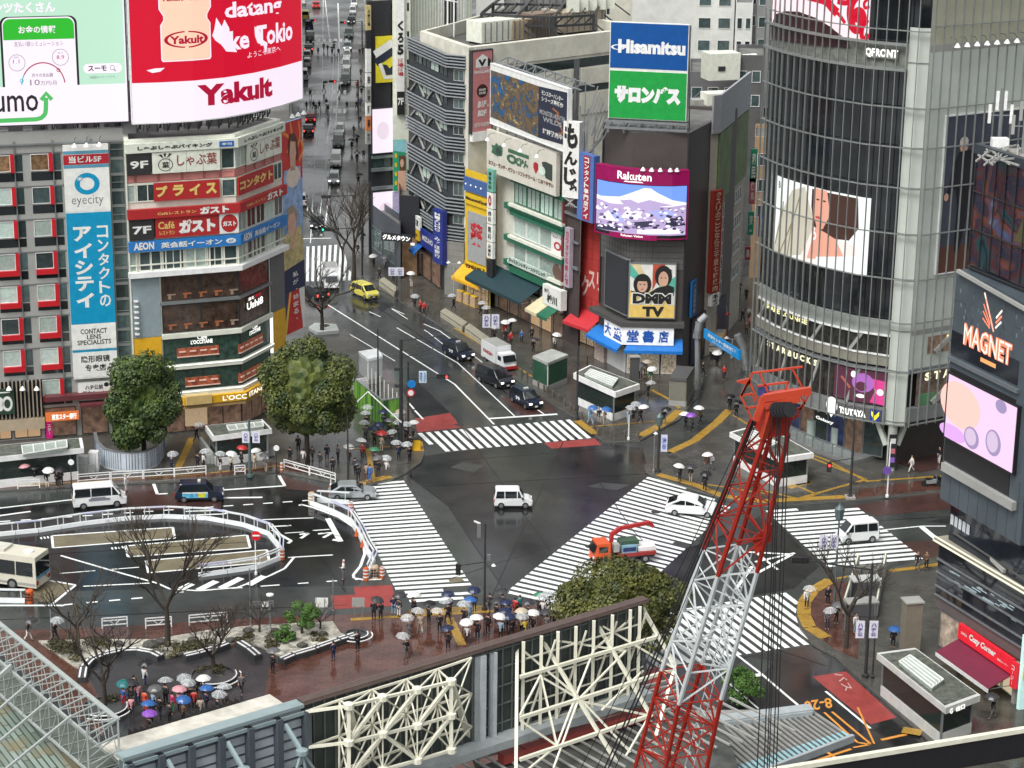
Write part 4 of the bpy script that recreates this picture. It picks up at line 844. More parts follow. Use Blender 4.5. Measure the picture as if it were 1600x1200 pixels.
def fr(x0,y0,x1,y1):return FD.rect(x0,y0,x1,y1)
sign('video_screen','blank pinkish lit screen on the dark building, the upper of two',FD,fr(579,170,613,236),[SW,E_('lit_pink',(.85,.72,.82),.6)],lambda a,rc,d:sh(a,FD,rc,ell(.5,.5,.3,.2),d,1),.1,.5,cat='video screen',frame=DKM)
sign('video_screen','blank pinkish lit screen on the dark building, the lower of two',FD,fr(580,300,614,352),[SW,E_('lit_pink',(.85,.72,.82),.6)],lambda a,rc,d:sh(a,FD,rc,ell(.6,.5,.3,.2),d,1),.1,.5,cat='video screen',frame=DKM)
def fn(a,rc,d):stroke(a,FD,rc,[(-.05,.58),(1,.82)],1.5,d,1);stroke(a,FD,rc,[(-.05,.44),(1,.68)],1.0,d+.01,2);stroke(a,FD,rc,[(.2,.42),(.5,.1),(1,.12)],.5,d+.02,1);sh(a,FD,rc,[(.35,.4),(.6,.38),(.75,.3),(1,.38),(1,.16),(.55,.16)],d+.03,2)
sign('billboard','yellow billboard with a black and white slash on the dark building',FD,fr(586,57,613,127),[mat('bill_yellow',(.72,.62,.03),.5),WT,mat('ink_navy',(.02,.025,.05),.5)],fn,.1,.4,cat='billboard')
for y in(243,263,292):o=MB();rr=fr(580,y,613,y+2);FD.box(o,*rr,.02,.4);o.build('ledge',STL,bd)
r_=fr(583,245,612,261);window(bd,FD,*r_,GLN,DKM,mull=1)
FD2=Fac([G2(580,405),G2(614,400)]);
FDb=Fac([G2(584,380),G2(620,378)]);bd2=building('beige_block','plain beige block rising behind the yellow billboard',FDb,52,10,BEI,ROOF);r_=FDb.rect(594,5,612,14);window(bd2,FDb,*r_,BLK,DKM)
for k,(y0,y1,s,mm)in enumerate(((8,46,'大衆酒場','sign_tan'),(48,74,'','near_black'),(76,112,'','panel_white'),(114,134,'串','sign_white'),(135,160,'個室','sign_grey'),(160,180,'麺','sign_white'),(181,203,'寿','sign_orange'),(204,224,'茶','sign_grey'))):
 mm_={'sign_tan':mat('sign_tan',(.5,.42,.2),.5),'near_black':MATS['near_black'],'panel_white':WT,'sign_white':WT,'sign_grey':PAN,'sign_orange':mat('sign_orange',(.6,.2,.08),.5)}[mm]
 rr=FD.rect(570,y0,577.5,y1);rr=(rr[0],rr[1],rr[2],rr[3])
 sign('projecting_sign',['tan topmost sign','black blank sign','pale blank sign','white sign','grey sign','white sign','orange sign','grey lowest sign'][k]+' in the stack of projecting signs on the far street',FD,rr,[mm_,SBK],(lambda a,rc,d,s=s:T(a,FD,s,S(rc,.2,.15,.8,.85),d,1,vertical=True))if s else None,.1,.5,group='projecting signs on the far street')
FA=Fac([G2(618,446),G2(650,437)]);za=lambda y,x=628:FA.uz(x,y)[1]
FAl=Fac([G2(579,400),G2(626,438)]);ba=building('arcade_building','low dark building beside the food arcade entrance',FAl,6.2,6,mat('slate',(.07,.08,.095),.5),ROOF)
for a,b in((.8,5.5),(6,11)):window(ba,FAl,a,b,1.4,4.4,GLN,STL,mull=1)
FE=Fac([G2(624,430),G2(655,433)]);be=building('arcade','food arcade entrance with lit ceiling lamps under a white katakana sign',FE,9.5,8,mat('near_black',(.02,.021,.026),.5),ROOF);window(be,FE,.3,FE.W-.2,.1,5.2,mat('arcade_inside',(.16,.10,.055),.4,em=.3,nz=(1,.5)),DKM,name='opening')
o=MB()
for x,y in((.8,4.6),(1.6,4.1),(2,3.4)):FE.box(o,x,x+.5,y,y+.3,.1,.14)
o.build('ceiling_lamp',SWW,be)
r_=FE.rect(604,357,648,379)
sign('shop_sign','white outlined katakana sign over the food arcade entrance',FE,(r_[0]+0.2,r_[1]+.4,r_[2]+.5,r_[3]),[mat('near_black',(.02,.021,.026),.5),SWW],lambda a,rc,d:T(a,FE,'グルメタウン',S(rc,.04,.15,.97,.85),d,1,bold=.05),2.0,2.3)
FYd=Fac([G2(726.5,467),G2(766,483)]);zy_=lambda y:FYd.uz(745,y)[1]
by=building('drugstore','narrow yellow drugstore building with a red kanji sign',FYd,zy_(281),6,YEL,ROOF)
o=MB();FYd.box(o,0,FYd.W,zy_(302),zy_(280),.02,.3);o.build('top_band',mat('band_blue',(.06,.12,.3),.5),by)
o=MB()
for k in range(4):o.lathe(FYd.pt(.5+k*1.1,zy_(291),.3),[(.0,.12),(.12,0),(0,-.12)],6)
o.build('band_lamp',SWW,by)
TILE=mat('tile_grey',(.33,.34,.34),.4)
def yr(x0,y0,x1,y1):return FYd.rect(x0,y0,x1,y1)
rr=(FYd.W*.14,FYd.W*.86,zy_(410),zy_(333))
sign('drugstore_sign','grey tiled panel with a big red kanji on the yellow drugstore',FYd,rr,[TILE,mat('kanji_red',(.5,.02,.03),.5)],lambda a,rc,d:T(a,FYd,'薬',S(rc,.15,.35,.85,.8),d,1,bold=.07),.05,.2)
sign('drugstore_sign','yellow fascia with small black latin lettering at the top of the drugstore',FYd,(.2,FYd.W-.2,zy_(322),zy_(305)),[YEL,SBK],lambda a,rc,d:T(a,FYd,'MatsumotoKiyoshi',S(rc,.03,.3,.97,.7),d,1,bold=.04),.05,.2)
sign('drugstore_sign','yellow board with brown brush writing above the drugstore display window',FYd,(.3,FYd.W-.1,zy_(430),zy_(413)),[YEL,mat('ink_brown',(.10,.035,.01),.5)],lambda a,rc,d:T(a,FYd,'マツモト',S(rc,.05,.1,.95,.9),d,1,bold=.08),.05,.3)
window(by,FYd,FYd.W*.18,FYd.W*.85,zy_(455),zy_(433),mat('display_goods',(.45,.4,.33),.4,em=.25,nz=(4,.8)),YEL,fw=.12,name='display_window',mull=1)
window(by,FYd,.3,FYd.W-.3,.1,2.6,mat('shop_goods',(.4,.3,.2),.4,em=.35,nz=(4,1)),DKM,name='shop_window',mull=2)
awning('bright yellow awning under the yellow drugstore sign',FYd,-.3,FYd.W+.1,3.0,4.4,1.8,mat('awning_yellow',(.75,.40,.02),.5))
for k in range(3):
 p=FYd.pt(1+k*1.5,0,1.3);t=thing('goods_rack','shelf of coloured goods under the yellow awning','shelf',tuple(p),'goods racks under the yellow awning');o=MB();o.box(p+Vector((0,0,.75)),(1.0,.5,1.3),-.9);o.build('stock',mat('shop_goods2',(.45,.32,.2),.5,nz=(7,1)),t);o=MB();o.box(p+Vector((0,0,1.45)),(1.1,.55,.06),-.9);o.box(p+Vector((0,0,.17)),(1.1,.55,.06),-.9);o.build('shelf',YEL,t)
FV=Fac([G2(765,485),G2(774,489)])
for k,(y0,y1,s,c)in enumerate(((262,298,'美容外科','teal'),(299,324,'◎','w'),(325,348,'歯科','w'),(349,376,'眼科','w'),(377,402,'皮膚科','w'),(404,430,'酒','b'))):
 sign('projecting_sign',['green topped clinic sign','white sign with red circle','white dentist sign','white eye clinic sign','white skin clinic sign','black lowest bar sign'][k]+' stacked between the drugstore and the tiled clinic',FV,(0,FV.W,FV.uz(769,y1)[1],FV.uz(769,y0)[1]-.06),[{'teal':mat('sign_greenish',(.16,.4,.32),.5),'w':WT,'b':mat('near_black',(.02,.021,.026),.5)}[c],SBK if k!=1 else INKR],(lambda a,rc,d,s=s:T(a,FV,s,S(rc,.25,.1,.75,.9),d,1,vertical=True)),.1,.5,group='projecting signs by the clinic')
dC=math.radians(-60.5);cC=G2(773,479);dvC=Vector((math.cos(dC),math.sin(dC)));FC=Fac([cC,cC+dvC*17.2])
zc=lambda y:FC.uz(775,y)[1];ucx=lambda x,y:FC.uz(x,y)[0]
TIL2=mat('cream_tile',(.62,.61,.53),.5,nz=(1.2,.12));bc=building('clinic_building','cream tiled clinic building with green bands above the dark teal awning',FC,zc(225),14,TIL2,ROOF)
GB=mat('green_band',(.02,.14,.08),.5)
us0=ucx(804,330);us1=FC.W-.5
def zrow(x,y):return FC.uz(x,y)[1]
rows=[(283,317),(335,367),(379,406),(425,448)]
for k,(y0,y1)in enumerate(rows):
 z1_,z0_=zrow(806,y0),zrow(806,y1)
 o=MB();FC.box(o,us0-.1,us1,z1_,z1_+.75,.3,.6);FC.box(o,us0-1.6,us0-.1,z0_-.9,z0_-.2,.02,.55);o.build('green_band',GB,bc)
 o=MB();FC.box(o,us0-.3,us1,z0_-.35,z0_-.02,.3,.75);o.build('sill_band',CREAM,bc)
 if k==0:o=MB();FC.box(o,us0-.1,us1,z0_-1.0,z0_-.36,.3,.6);o.build('green_band',GB,bc)
 n=4
 for j in range(n):
  a_,b_=us0+(us1-us0)*j/n,us0+(us1-us0)*(j+1)/n-.1
  if j==3 and k in(1,2):continue
  window(bc,FC,a_,b_,z0_,z1_,[GRN_W,GRN_W,GRN_W,GLN][k],[GB,WHT,WHT,DKM][k],fw=.1,mull=2 if k==0 else 0)
rr=(us0+(us1-us0)*.75,us1,zrow(806,367),zrow(806,335))
sign('shop_sign','white panel with a red oval on the clinic building window row',FC,rr,[WT,INKR,GRY],lambda a,rc,d:[sh(a,FC,rc,ell(.5,.35,.28,.2),d,1),sh(a,FC,rc,ell(.5,.35,.15,.12),d+.01,0),T(a,FC,'セルアージュ',S(rc,.12,.7,.9,.85),d,2)],.1,.3)
rr=(us0+(us1-us0)*.75,us1,zrow(806,406)-.8,zrow(806,379))
sign('poster','clinic panel with a brown animal drawing at the right of the window row',FC,rr,[GRN_W,mat('drawing_brown',(.13,.08,.06),.6)],lambda a,rc,d:[sh(a,FC,rc,ell(.45,.6,.3,.3),d,1),sh(a,FC,rc,ell(.65,.3,.3,.2),d+.01,1),sh(a,FC,rc,[(.1,.05),(.95,.05),(.95,.15),(.1,.15)],d,1)],.1,.3,cat='poster')
sign('shop_sign','ladies clinic lettering strip below the third window row',FC,(us0,us0+(us1-us0)*.75,zrow(806,406)-.35,zrow(806,406)+.5),[GRN_W,SBK],lambda a,rc,d:T(a,FC,'ジャスミンレディースクリニック',S(rc,.02,.2,.97,.85),d,1,bold=.05),.62,.8)
FCo=Fac([FC.pt(0,0,.8).to_2d(),FC.pt(FC.W-.8,0,.8).to_2d()]);zo=lambda x,y:FCo.uz(x,y)[1]
rc=(0.2,FCo.W,zo(777,269),zo(777,204))
def fn(a,rc,d):
 P=S(rc,.07,.45,.25,.75);sh(a,FCo,P,[(0,.1),(.1,.4),(0,.7),(.3,.75),(.4,1),(.6,.85),(.9,.95),(.95,.5),(.9,.1),(.5,-.05)],d,1);sh(a,FCo,P,ell(.6,.4,.22,.3),d+.01,3)
 sh(a,FCo,S(rc,.32,.63,.62,.72),[(0,0),(1,0),(1,1),(0,1)],d,1);ring(a,FCo,S(rc,.30,.38,.45,.6),.5,.5,.5,.5,.55,d,1);T(a,FCo,'ごはん',S(rc,.44,.38,.61,.6),d,1,bold=.12)
 sh(a,FCo,S(rc,.68,.35,.76,.68),[(.5,0),(.05,.4),(.1,.75),(.5,.85),(.9,.75),(.95,.4)],d,2);sh(a,FCo,rc,ell(.81,.48,.045,.11),d+.02,4);sh(a,FCo,S(rc,.8,.32,.95,.72),[(0,.9),(.4,1),(1,.95),(1,0),(.4,.05),(.2,.4)],d,3)
 T(a,FCo,'カフェ・ランチ・パフェ・ソフトクリーム・このみやすい',S(rc,.03,.17,.97,.28),d,5,bold=.06)
FA_CREAM=mat('fascia_beige',(.62,.60,.52),.5,nz=(1,.12))
sign('shop_sign','wide cream fascia with green logo letters and a strawberry on top of the clinic building',FCo,rc,[FA_CREAM,mat('logo_green',(.05,.14,.08),.5),mat('strawberry',(.4,.02,.03),.5),mat('logo_dark',(.04,.06,.05),.5),mat('pale_mint',(.6,.75,.65),.5),mat('ink_brown2',(.16,.07,.04),.5)],fn,.1,.6)
FG=Fac([FC.pt(.2,0,.3).to_2d(),FC.pt(FC.W*.88,0,1.0).to_2d()]);zg=lambda x,y:FG.uz(x,y)[1]
rc=(0,FG.uz(895,130)[0],zg(776,192),zg(776,100))
ART=bpy.data.materials.new('painted_art');ART.use_nodes=True;nt=ART.node_tree;b=nt.nodes['Principled BSDF'];tc=nt.nodes.new('ShaderNodeTexCoord');n1=nt.nodes.new('ShaderNodeTexNoise');n1 .inputs['Scale'].default_value=.55;n1 .inputs['Detail'].default_value=9;n1 .inputs['Distortion'].default_value=1.6;n1 .inputs['Roughness'].default_value=.7
cr=nt.nodes.new('ShaderNodeValToRGB');E0=cr.color_ramp.elements;E0[0].position=.30;E0[0].color=(.005,.02,.06,1);E0[1].position=.72;E0[1].color=(.6,.62,.5,1)
for p_,c_ in((.40,(.02,.14,.36,1)),(.46,(.02,.04,.05,1)),(.52,(.22,.13,.05,1)),(.57,(.05,.05,.05,1)),(.63,(.5,.38,.15,1))):e=E0 .new(p_);e.color=c_
nt.links.new(tc.outputs['Object'],n1 .inputs['Vector']);nt.links.new(n1 .outputs[0],cr.inputs[0]);nt.links.new(cr.outputs[0],b.inputs['Base Color']);b.inputs['Roughness'].default_value=.5
def fn(a,rc,d):
 sh(a,FG,rc,[(.0,.1),(.66,.06),(.66,.9),(0,.9)],d,1);sh(a,FG,rc,[(.64,0.06),(1,.1),(1,.95),(.64,.9)],d+.01,2);sh(a,FG,rc,[(0,.9),(1,.9),(1,.97),(0,.97)],d+.005,0)
 for s,y0,y1 in(('モンスターハンター',.78,.86),('シリーズ最新作',.68,.76)):T(a,FG,s,S(rc,.68,y0,.95,y1),d+.02,0,bold=.02)
 T(a,FG,'MONSTER HUNTER',S(rc,.66,.46,.98,.54),d+.02,3);T(a,FG,'WILDS',S(rc,.7,.36,.94,.44),d+.02,3);T(a,FG,'好評発売中',S(rc,.7,.16,.95,.25),d+.02,0,bold=.02)
 stroke(a,FG,rc,sp((.82,.62),(.9,.56),(.86,.5),(.95,.3),(.9,.25)),.25,d+.022,4)
sign('billboard','large painted game poster billboard on the roof of the clinic building',FG,rc,[WT,ART,mat('ink_navy',(.02,.025,.05),.5),mat('text_grey',(.35,.36,.36),.5),mat('ink_bronze',(.3,.12,.05),.5)],fn,.1,.6,cat='billboard',frame=WHT)
t=thing('billboard_scaffold','white tube scaffold behind the game poster billboard','scaffold',tuple(FG.pt(5,20,-1)));o=MB();ztp=rc[3]
for k in range(9):
 u=rc[1]*k/8;o.beam(FG.pt(u,rc[2]-3,-1.6),FG.pt(u,ztp+.7,-1.6),.12);o.beam(FG.pt(u,ztp+.7,-1.6),FG.pt(u,ztp,0),.1)
 if k<8:o.beam(FG.pt(u,ztp+.7,-1.6),FG.pt(u+rc[1]/8,ztp,.2),.1)
o.beam(FG.pt(0,ztp+.7,-1.6),FG.pt(rc[1]+2,ztp+.5,-1.6),.14);o.beam(FG.pt(0,ztp+.3,0),FG.pt(rc[1]+2,ztp+.2,0),.12)
for k in range(4):
 a_=rc[1]+k*.9;o.beam(FG.pt(a_,rc[2]-3,-1),FG.pt(a_+(1 if k%2 else 0),rc[2]+5,-1),.16);o.beam(FG.pt(a_,rc[2]-2+k,-1),FG.pt(a_+2,rc[2]+1.5+k*.6,-2.5),.12)
o.build('tube',STL,t)
for k,x in enumerate((785,811,837,863)):
 u_,z_=FCo.uz(x,214+(x-785)*.33);dup(lamp0,FCo.pt(u_,z_,2.0),-.9,'grey cone lamp over the green logo fascia')
FM=Fac([G2(876,530),G2(901,536)]);zm=lambda y:FM.uz(894,y)[1]
def mq(x0,x1,y0,y1):return(FM.uz(x0,(y0+y1)/2)[0],FM.uz(x1,(y0+y1)/2)[0],zm(y1),zm(y0))
FM=Fac([G2(874,541),G2(906,547)])
rc=(FM.uz(883,250)[0],FM.uz(908,250)[0],zm(308),zm(189))
def fn(a,rc,d):
 for(y0,y1),ch in(((.65,.98),'も'),((.43,.62),'ん'),((.17,.40),'じ')):T(a,FM,ch,S(rc,.08,y0,.92,y1),d,1,bold=.05)
 T(a,FM,'ゃ',S(rc,.45,.03,.92,.2),d,1,bold=.05)
sign('vertical_sign','tall white projecting sign with big black hiragana beside the game poster',FM,rc,[WT,SBK],fn,-.4,.5)
o=MB();t=thing('sign_bracket','white lattice bracket under the big hiragana sign','bracket',tuple(FM.pt(1,10,0)))
for k in range(6):o.beam(FM.pt(rc[0]+k*.3,rc[2]-1.2,-.3),FM.pt(rc[0]+1.6-k*.3,rc[2],.4),.07)
o.build('strut',WHT,t)
FBl2=Fac([G2(890,540),G2(920,552)]);zb_=lambda y:FBl2 .uz(922,y)[1]
rc=(FBl2 .uz(909,290)[0],FBl2 .uz(934,290)[0],zb_(345),zb_(240))
sign('vertical_sign','tall blue sign with a red strip of white writing beside the hiragana sign',FBl2,rc,[mat('sign_mid_blue',(.08,.16,.42),.5),mat('red_strip',(.35,.02,.05),.5),WT],lambda a,rc,d:[sh(a,FBl2,rc,[(.36,.02),(.78,.02),(.78,.98),(.36,.98)],d,1),T(a,FBl2,'コンタクト専門店アイ',S(rc,.42,.04,.72,.96),d+.01,2,vertical=True,bold=.04)],-.2,.6)
FR0=Fac([G2(879,531),G2(903,543)]);br0=building('gap_building','narrow dark building squeezed between the clinic and the red tiled front',FR0,17,8,mat('dark_umber',(.06,.045,.045),.6),ROOF)
o=MB();FR0 .box(o,0,.35,3,19,.05,.45);o.build('downpipe',mat('maroon_pipe',(.16,.05,.05),.5),br0)
o=MB();FR0 .box(o,0,FR0 .W,15,15.3,.05,.3);FR0 .box(o,.9,FR0 .W,9,9.3,.05,.3);FR0 .box(o,.9,FR0 .W,12,12.2,.05,.3);o.build('pipe',STL,br0)
sign('vertical_sign','pale lavender column sign between the clinic and the red tiled front',FR0,(FR0 .uz(889,400)[0],FR0 .uz(897,400)[0],FR0 .uz(893,448)[1],FR0 .uz(893,355)[1]),[mat('lavender',(.42,.36,.42),.5),INKR],lambda a,rc,d:T(a,FR0,'カラオケの鉄人館',S(rc,.2,.04,.8,.96),d,1,vertical=True),.1,.6)
FRd=Fac([G2(904,535),G2(941,549)]);RT=mat('red_tile',(.42,.05,.045),.4,nz=(.9,.15));zrd=lambda y:FRd.uz(905,y)[1]
brd=building('red_building','narrow red tiled shop front with white slanted katakana',FRd,zrd(336),8,RT,ROOF,par=.3)
o=MB()
for k in range(11):FRd.box(o,0,FRd.W,zrd(336)-1.15*(k+1),zrd(336)-1.15*(k+1)+.04,0,.012)
for k in range(1,4):FRd.box(o,FRd.W*k/4,FRd.W*k/4+.04,3.5,zrd(336),0.013,.02)
o.build('tile_joint',mat('joint_red',(.2,.025,.02),.5),brd)
sign('shop_sign','white slanted katakana on the red tiled front',FRd,(.2,FRd.W-.1,zrd(460),zrd(415)),[RT,mat('letter_pink',(.72,.5,.45),.4)],lambda a,rc,d:[T(a,FRd,'ク',S(rc,.05,.0,.38,.75),d,1,bold=.03),T(a,FRd,'スリ',S(rc,.35,.35,.95,1.0),d,1,bold=.03)],.02,.05)
window(brd,FRd,.2,FRd.W-.2,.1,2.9,mat('shop_goods',(.4,.3,.2),.4,em=.35,nz=(4,1)),DKM,name='shop_window',mull=2)
awning('long dark teal awning between the yellow and cream awnings',FC,ucx(760,470),ucx(848,500),3.6,5.3,3.0,mat('awning_teal',(.012,.04,.05),.5),stripe=mat('awning_teal',(.012,.04,.05),.5))
o=MB();tt=thing('shop_sign','white board with black brush kanji above the cream awning','sign',tuple(FC.pt(ucx(862,470),6,1)));FK=Fac([FC.pt(ucx(848,470),0,1.2).to_2d(),FC.pt(ucx(878,480),0,1.2).to_2d()]);rk=FK.rect(848,446,876,482)
rk=(rk[0],rk[1],FK.uz(862,480)[1],FK.uz(862,449)[1]);FK.box(o,*rk,-.8,0);o.build('panel',WT,tt);o=MB();T(o,FK,'魚がし',S(rk,.1,.62,.4,.85),.01,0);T(o,FK,'松川',S(rk,.25,.15,.8,.6),.01,0,bold=.05);o.build('lettering',SBK,tt)
awning('cream awning beside the green awning',FC,ucx(850,505),ucx(868,512),3.0,4.3,2.6,mat('awning_cream',(.62,.56,.36),.5))
awning('dark green awning beside the red awning',FC,ucx(869,512),ucx(884,520),3.0,4.3,2.6,mat('awning_green',(.015,.13,.07),.5))
awning('red awning beside the blue bookshop awnings',FRd,-.2,FRd.W+.2,2.9,4.2,2.2,mat('awning_red',(.5,.03,.04),.5))
for k in range(6):
 a_=1+k*2.6;window(bc,FC,a_,a_+2.3,.1,3.2,SHOP if k in(3,4)else SHOPD,DKM,name='shop_window')
cT=G2(978,584);FTa=Fac([G2(934,560),cT,G2(1063,586)]);zT=26.3;BRW=mat('brown_metal',(.085,.072,.068),.45,.2,nz=(.4,.2))
dS=Vector((G2(1110,548)-G2(1063,586))).normalized();eS=FTa.p[2]+dS*17
pT=[tuple(FTa.p[0]),tuple(cT),tuple(FTa.p[2]),tuple(eS),tuple(eS+Vector((-10,3))),tuple(FTa.p[0]+Vector((2,12)))]
bt=building('bookshop_building','dark brown corner building with a curved lit screen and a bookshop below',FTa,zT,16,BRW,ROOF,poly=pT,par=.4)
uk=FTa.u[1];WT_=FTa.W;zt3=lambda y:FTa.uz(978,y)[1]
o=MB();FTa.box(o,.3,WT_-.1,zt3(372)-3.2,zt3(372),.02,.12);o.build('tile_band',mat('tile_dark',(.10,.10,.095),.5),bt)
o=MB()
for k in range(1,5):FTa.box(o,.3,WT_-.1,zt3(372)-k*.65,zt3(372)-k*.65+.03,.12,.135)
for k in range(1,15):FTa.box(o,.3+k*.62,.33+k*.62,zt3(372)-3.2,zt3(372),.12,.13)
o.build('tile_joint',BLK,bt)
o=MB();FTa.box(o,.2,.32,6.5,zT,.0,.2);FTa.box(o,WT_-.12,WT_,5,zT,.0,.2);o.build('edge_trim',DKM,bt)
FCv=Fac([G2(x,y,22.9)for x,y in((936.5,256),(955,260),(985,264),(1020,266.5),(1050,267),(1074,266))])
zcv=lambda y,x=1010:FCv.uz(x,y)[1]
rc=(0,FCv.W,zcv(371),zcv(266.5))
def fn(a,rc,d):
 q=(0,FCv.W,zcv(288),zcv(266.5));FCv.box(a,0,FCv.W,q[2],q[3],d-.01,d+.004,1);T(a,FCv,'Rakuten',S(q,.27,.28,.63,.86),d,2,bold=.02);sh(a,FCv,q,[(.34,.12),(.55,.12),(.53,.2),(.36,.2)],d+.01,2)
 p=(.1,FCv.W-.1,zcv(366),zcv(289))
 sh(a,FCv,p,[(0,.55),(1,.5),(1,1),(0,1)],d,3);sh(a,FCv,p,[(.05,.68),(.3,.73),(.48,.88),(.56,.95),(.63,.95),(.7,.86),(.85,.72),(1,.66),(1,.4),(0,.4),(0,.7)],d+.01,4)
 sh(a,FCv,p,[(0,0),(1,0),(1,.62),(.8,.58),(.5,.6),(.2,.57),(0,.62)],d+.02,5);sh(a,FCv,p,[(.3,.66),(.42,.7),(.5,.64),(.62,.72),(.75,.66),(.86,.62),(.6,.56),(.36,.56)],d+.025,5)
 for pts,mi in(([(.03,.22),(.17,.42),(.28,.22)],4),([(.17,.42),(.28,.42),(.38,.24),(.26,.22)],6),([(.3,.3),(.4,.5),(.5,.48),(.55,.34)],4),([(.6,.5),(.82,.52),(.92,.4),(.72,.34)],6),([(.4,.3),(.56,.5),(.5,.3)],4),([(0,.1),(.3,.14),(.36,.03),(0,.0)],7),([(.8,.34),(.95,.4),(1,.2),(.78,.18)],7),([(.44,.24),(.66,.3),(.64,.18),(.5,.12)],7),([(.5,.1),(.9,.16),(1,.04),(.5,.02)],4)):sh(a,FCv,p,pts,d+.03,mi)
 rr=R_;
 for k in range(160):
  x,y=rr.random()*.97,.05+rr.random()*.5;s=.008+.022*rr.random();sh(a,FCv,p,ell(x,y,s,s*1.1,6),d+.04+k*.0002,rr.choice([4,4,8,7,5]))
 sh(a,FCv,(0,FCv.W,zcv(371),zcv(366)),[(.2,-.6),(.7,-.6),(.7,1),(.2,1)],d+.1,1);T(a,FCv,'Rakuten Vision',(FCv.W*.33,FCv.W*.56,zcv(370.5),zcv(367)),d+.11,2)
sign('video_screen','curved lit screen showing a snowy mountain and roofs on the brown corner building',FCv,rc,[BLK,mat('sign_crimson',(.24,.0,.07),.5,em=.15),SWW,E_('lit_sky',(.16,.3,.85),.8),E_('lit_snow',(.85,.8,.95),.8),E_('lit_lilac',(.42,.33,.55),.8),E_('lit_slate',(.35,.38,.75),.8),E_('lit_dark',(.03,.03,.06),.3),E_('lit_violet',(.2,.15,.3),.6)],fn,-.5,.35,cat='video screen',frame=mat('sign_crimson',(.24,.0,.07),.5,em=.15))
for k,x in enumerate((1006,1019,1032,1047,1057)):dup(lamp0,FCv.pt(FCv.uz(x,258)[0],zcv(262),.3),0,'small black lamp on top of the crimson screen header')
FDm=Fac([FTa.p[0],FTa.p[1],FTa.p[2]])
rc=(FTa.uz(950,450)[0],FTa.uz(984,450)[0],zt3(489),zt3(403))
sign('billboard','blank dark panel left of the bright two person show poster',FTa,(rc[0],uk+.3,rc[2],rc[3]),[mat('panel_slate',(.03,.032,.038),.3)],None,.15,.4,cat='billboard',frame=STL)
rc=(uk+.42,FTa.uz(1055,450)[0],zt3(492),zt3(408))
def fn(a,rc,d):
 for k in range(10):
  t0,t1=k/10*360,(k+.5)/10*360;c=(.5,.5);sh(a,FTa,rc,[c]+[(min(1,max(0,.5+.9*math.cos(math.radians(t)))),min(1,max(.02,.5+.9*math.sin(math.radians(t)))))for t in(t0,t1)],d,1+k%4)
 sh(a,FTa,rc,ell(.28,.62,.2,.2),d+.01,5);sh(a,FTa,rc,ell(.28,.6,.115,.13),d+.02,6);sh(a,FTa,rc,[(.13,.68),(.43,.68),(.42,.75),(.28,.8),(.14,.75)],d+.03,5);sh(a,FTa,rc,ell(.28,.53,.03,.008),d+.03,7)
 sh(a,FTa,rc,ell(.74,.78,.19,.2),d+.01,5);sh(a,FTa,rc,ell(.74,.72,.11,.15),d+.02,6);sh(a,FTa,rc,[(.62,.78),(.7,.9),(.86,.84),(.88,.7),(.92,.9),(.74,.98),(.58,.9)],d+.03,5)
 for x in(.235,.325,.70,.785):sh(a,FTa,rc,ell(x,.62 if x<.5 else .75,.02,.01),d+.03,5)
 sh(a,FTa,rc,[(.02,.5),(.1,.42),(.98,.42),(.98,.58),(.85,.62),(.6,.56),(.42,.45),(.2,.47)],d+.04,5)
 sh(a,FTa,rc,[(0,0),(1,0),(1,.24),(0,.24)],d+.042,2)
 T(a,FTa,'DMM',S(rc,.05,.24,.96,.47),d+.05,0,bold=.1);T(a,FTa,'DMM',S(rc,.08,.26,.93,.45),d+.06,5,bold=.06);T(a,FTa,'TV',S(rc,.3,.02,.78,.21),d+.06,5,bold=.06)
sign('poster','yellow and green poster of two faces with big black letters on the brown building',FTa,rc,[WT,mat('p_teal',(.1,.45,.35),.5),mat('p_yellow',(.78,.55,.15),.5),mat('p_red',(.5,.08,.04),.5),mat('p_cream',(.7,.6,.35),.5),SBK,mat('skin_print',(.62,.38,.27),.5),INKR],fn,.15,.5,cat='poster',frame=STL)
FB1=Fac([FTa.pt(.3,0,.6).to_2d(),FTa.pt(uk,0,.7).to_2d()+Vector((0,0)),FTa.pt(WT_-.5,0,.7).to_2d()])
rc=(FB1 .uz(947,520)[0],FB1 .uz(1053,520)[0],zt3(534),zt3(507))
sign('shop_sign','white bookshop board with large blue kanji above the blue awnings',FB1,rc,[mat('board_white',(.8,.82,.84),.4,em=.15),mat('kanji_blue',(.01,.09,.42),.5),SBK],lambda a,rc,d:[T(a,FB1,ch,(FB1 .uz(x0,520)[0],FB1 .uz(x1,520)[0],rc[2]+.3,rc[3]-.25),d,1,bold=.03)for ch,x0,x1 in(('大',948,958),('盛',961,974),('堂',982,1000),('書',1006,1023),('店',1030,1045))],-.2,.3)
o=MB();FTa.box(o,-.2,WT_+.2,5.6,6.1,0,1.2);o.build('canopy_slab',mat('slab_dark',(.07,.07,.068),.6),bt)
awning('blue awning on the left shutter side of the bookshop',FTa,.2,uk-.1,3.1,4.1,1.7,mat('awning_blue2',(.01,.16,.52),.5));awning('blue awning over the magazine racks of the bookshop',FTa,uk+.5,WT_+.1,3.1,4.1,1.5,mat('awning_blue2',(.01,.16,.52),.5))
o=MB();FTa.box(o,uk*.35,uk-.05,.1,3.0,.02,.1);o.build('shutter',mat('shutter_white',(.6,.61,.6),.5),bt)
o=MB();FTa.box(o,0.1,uk*.33,.1,2.9,.02,.5);o.build('magazine_rack',mat('magazines',(.4,.33,.3),.5,nz=(6,1)),bt)
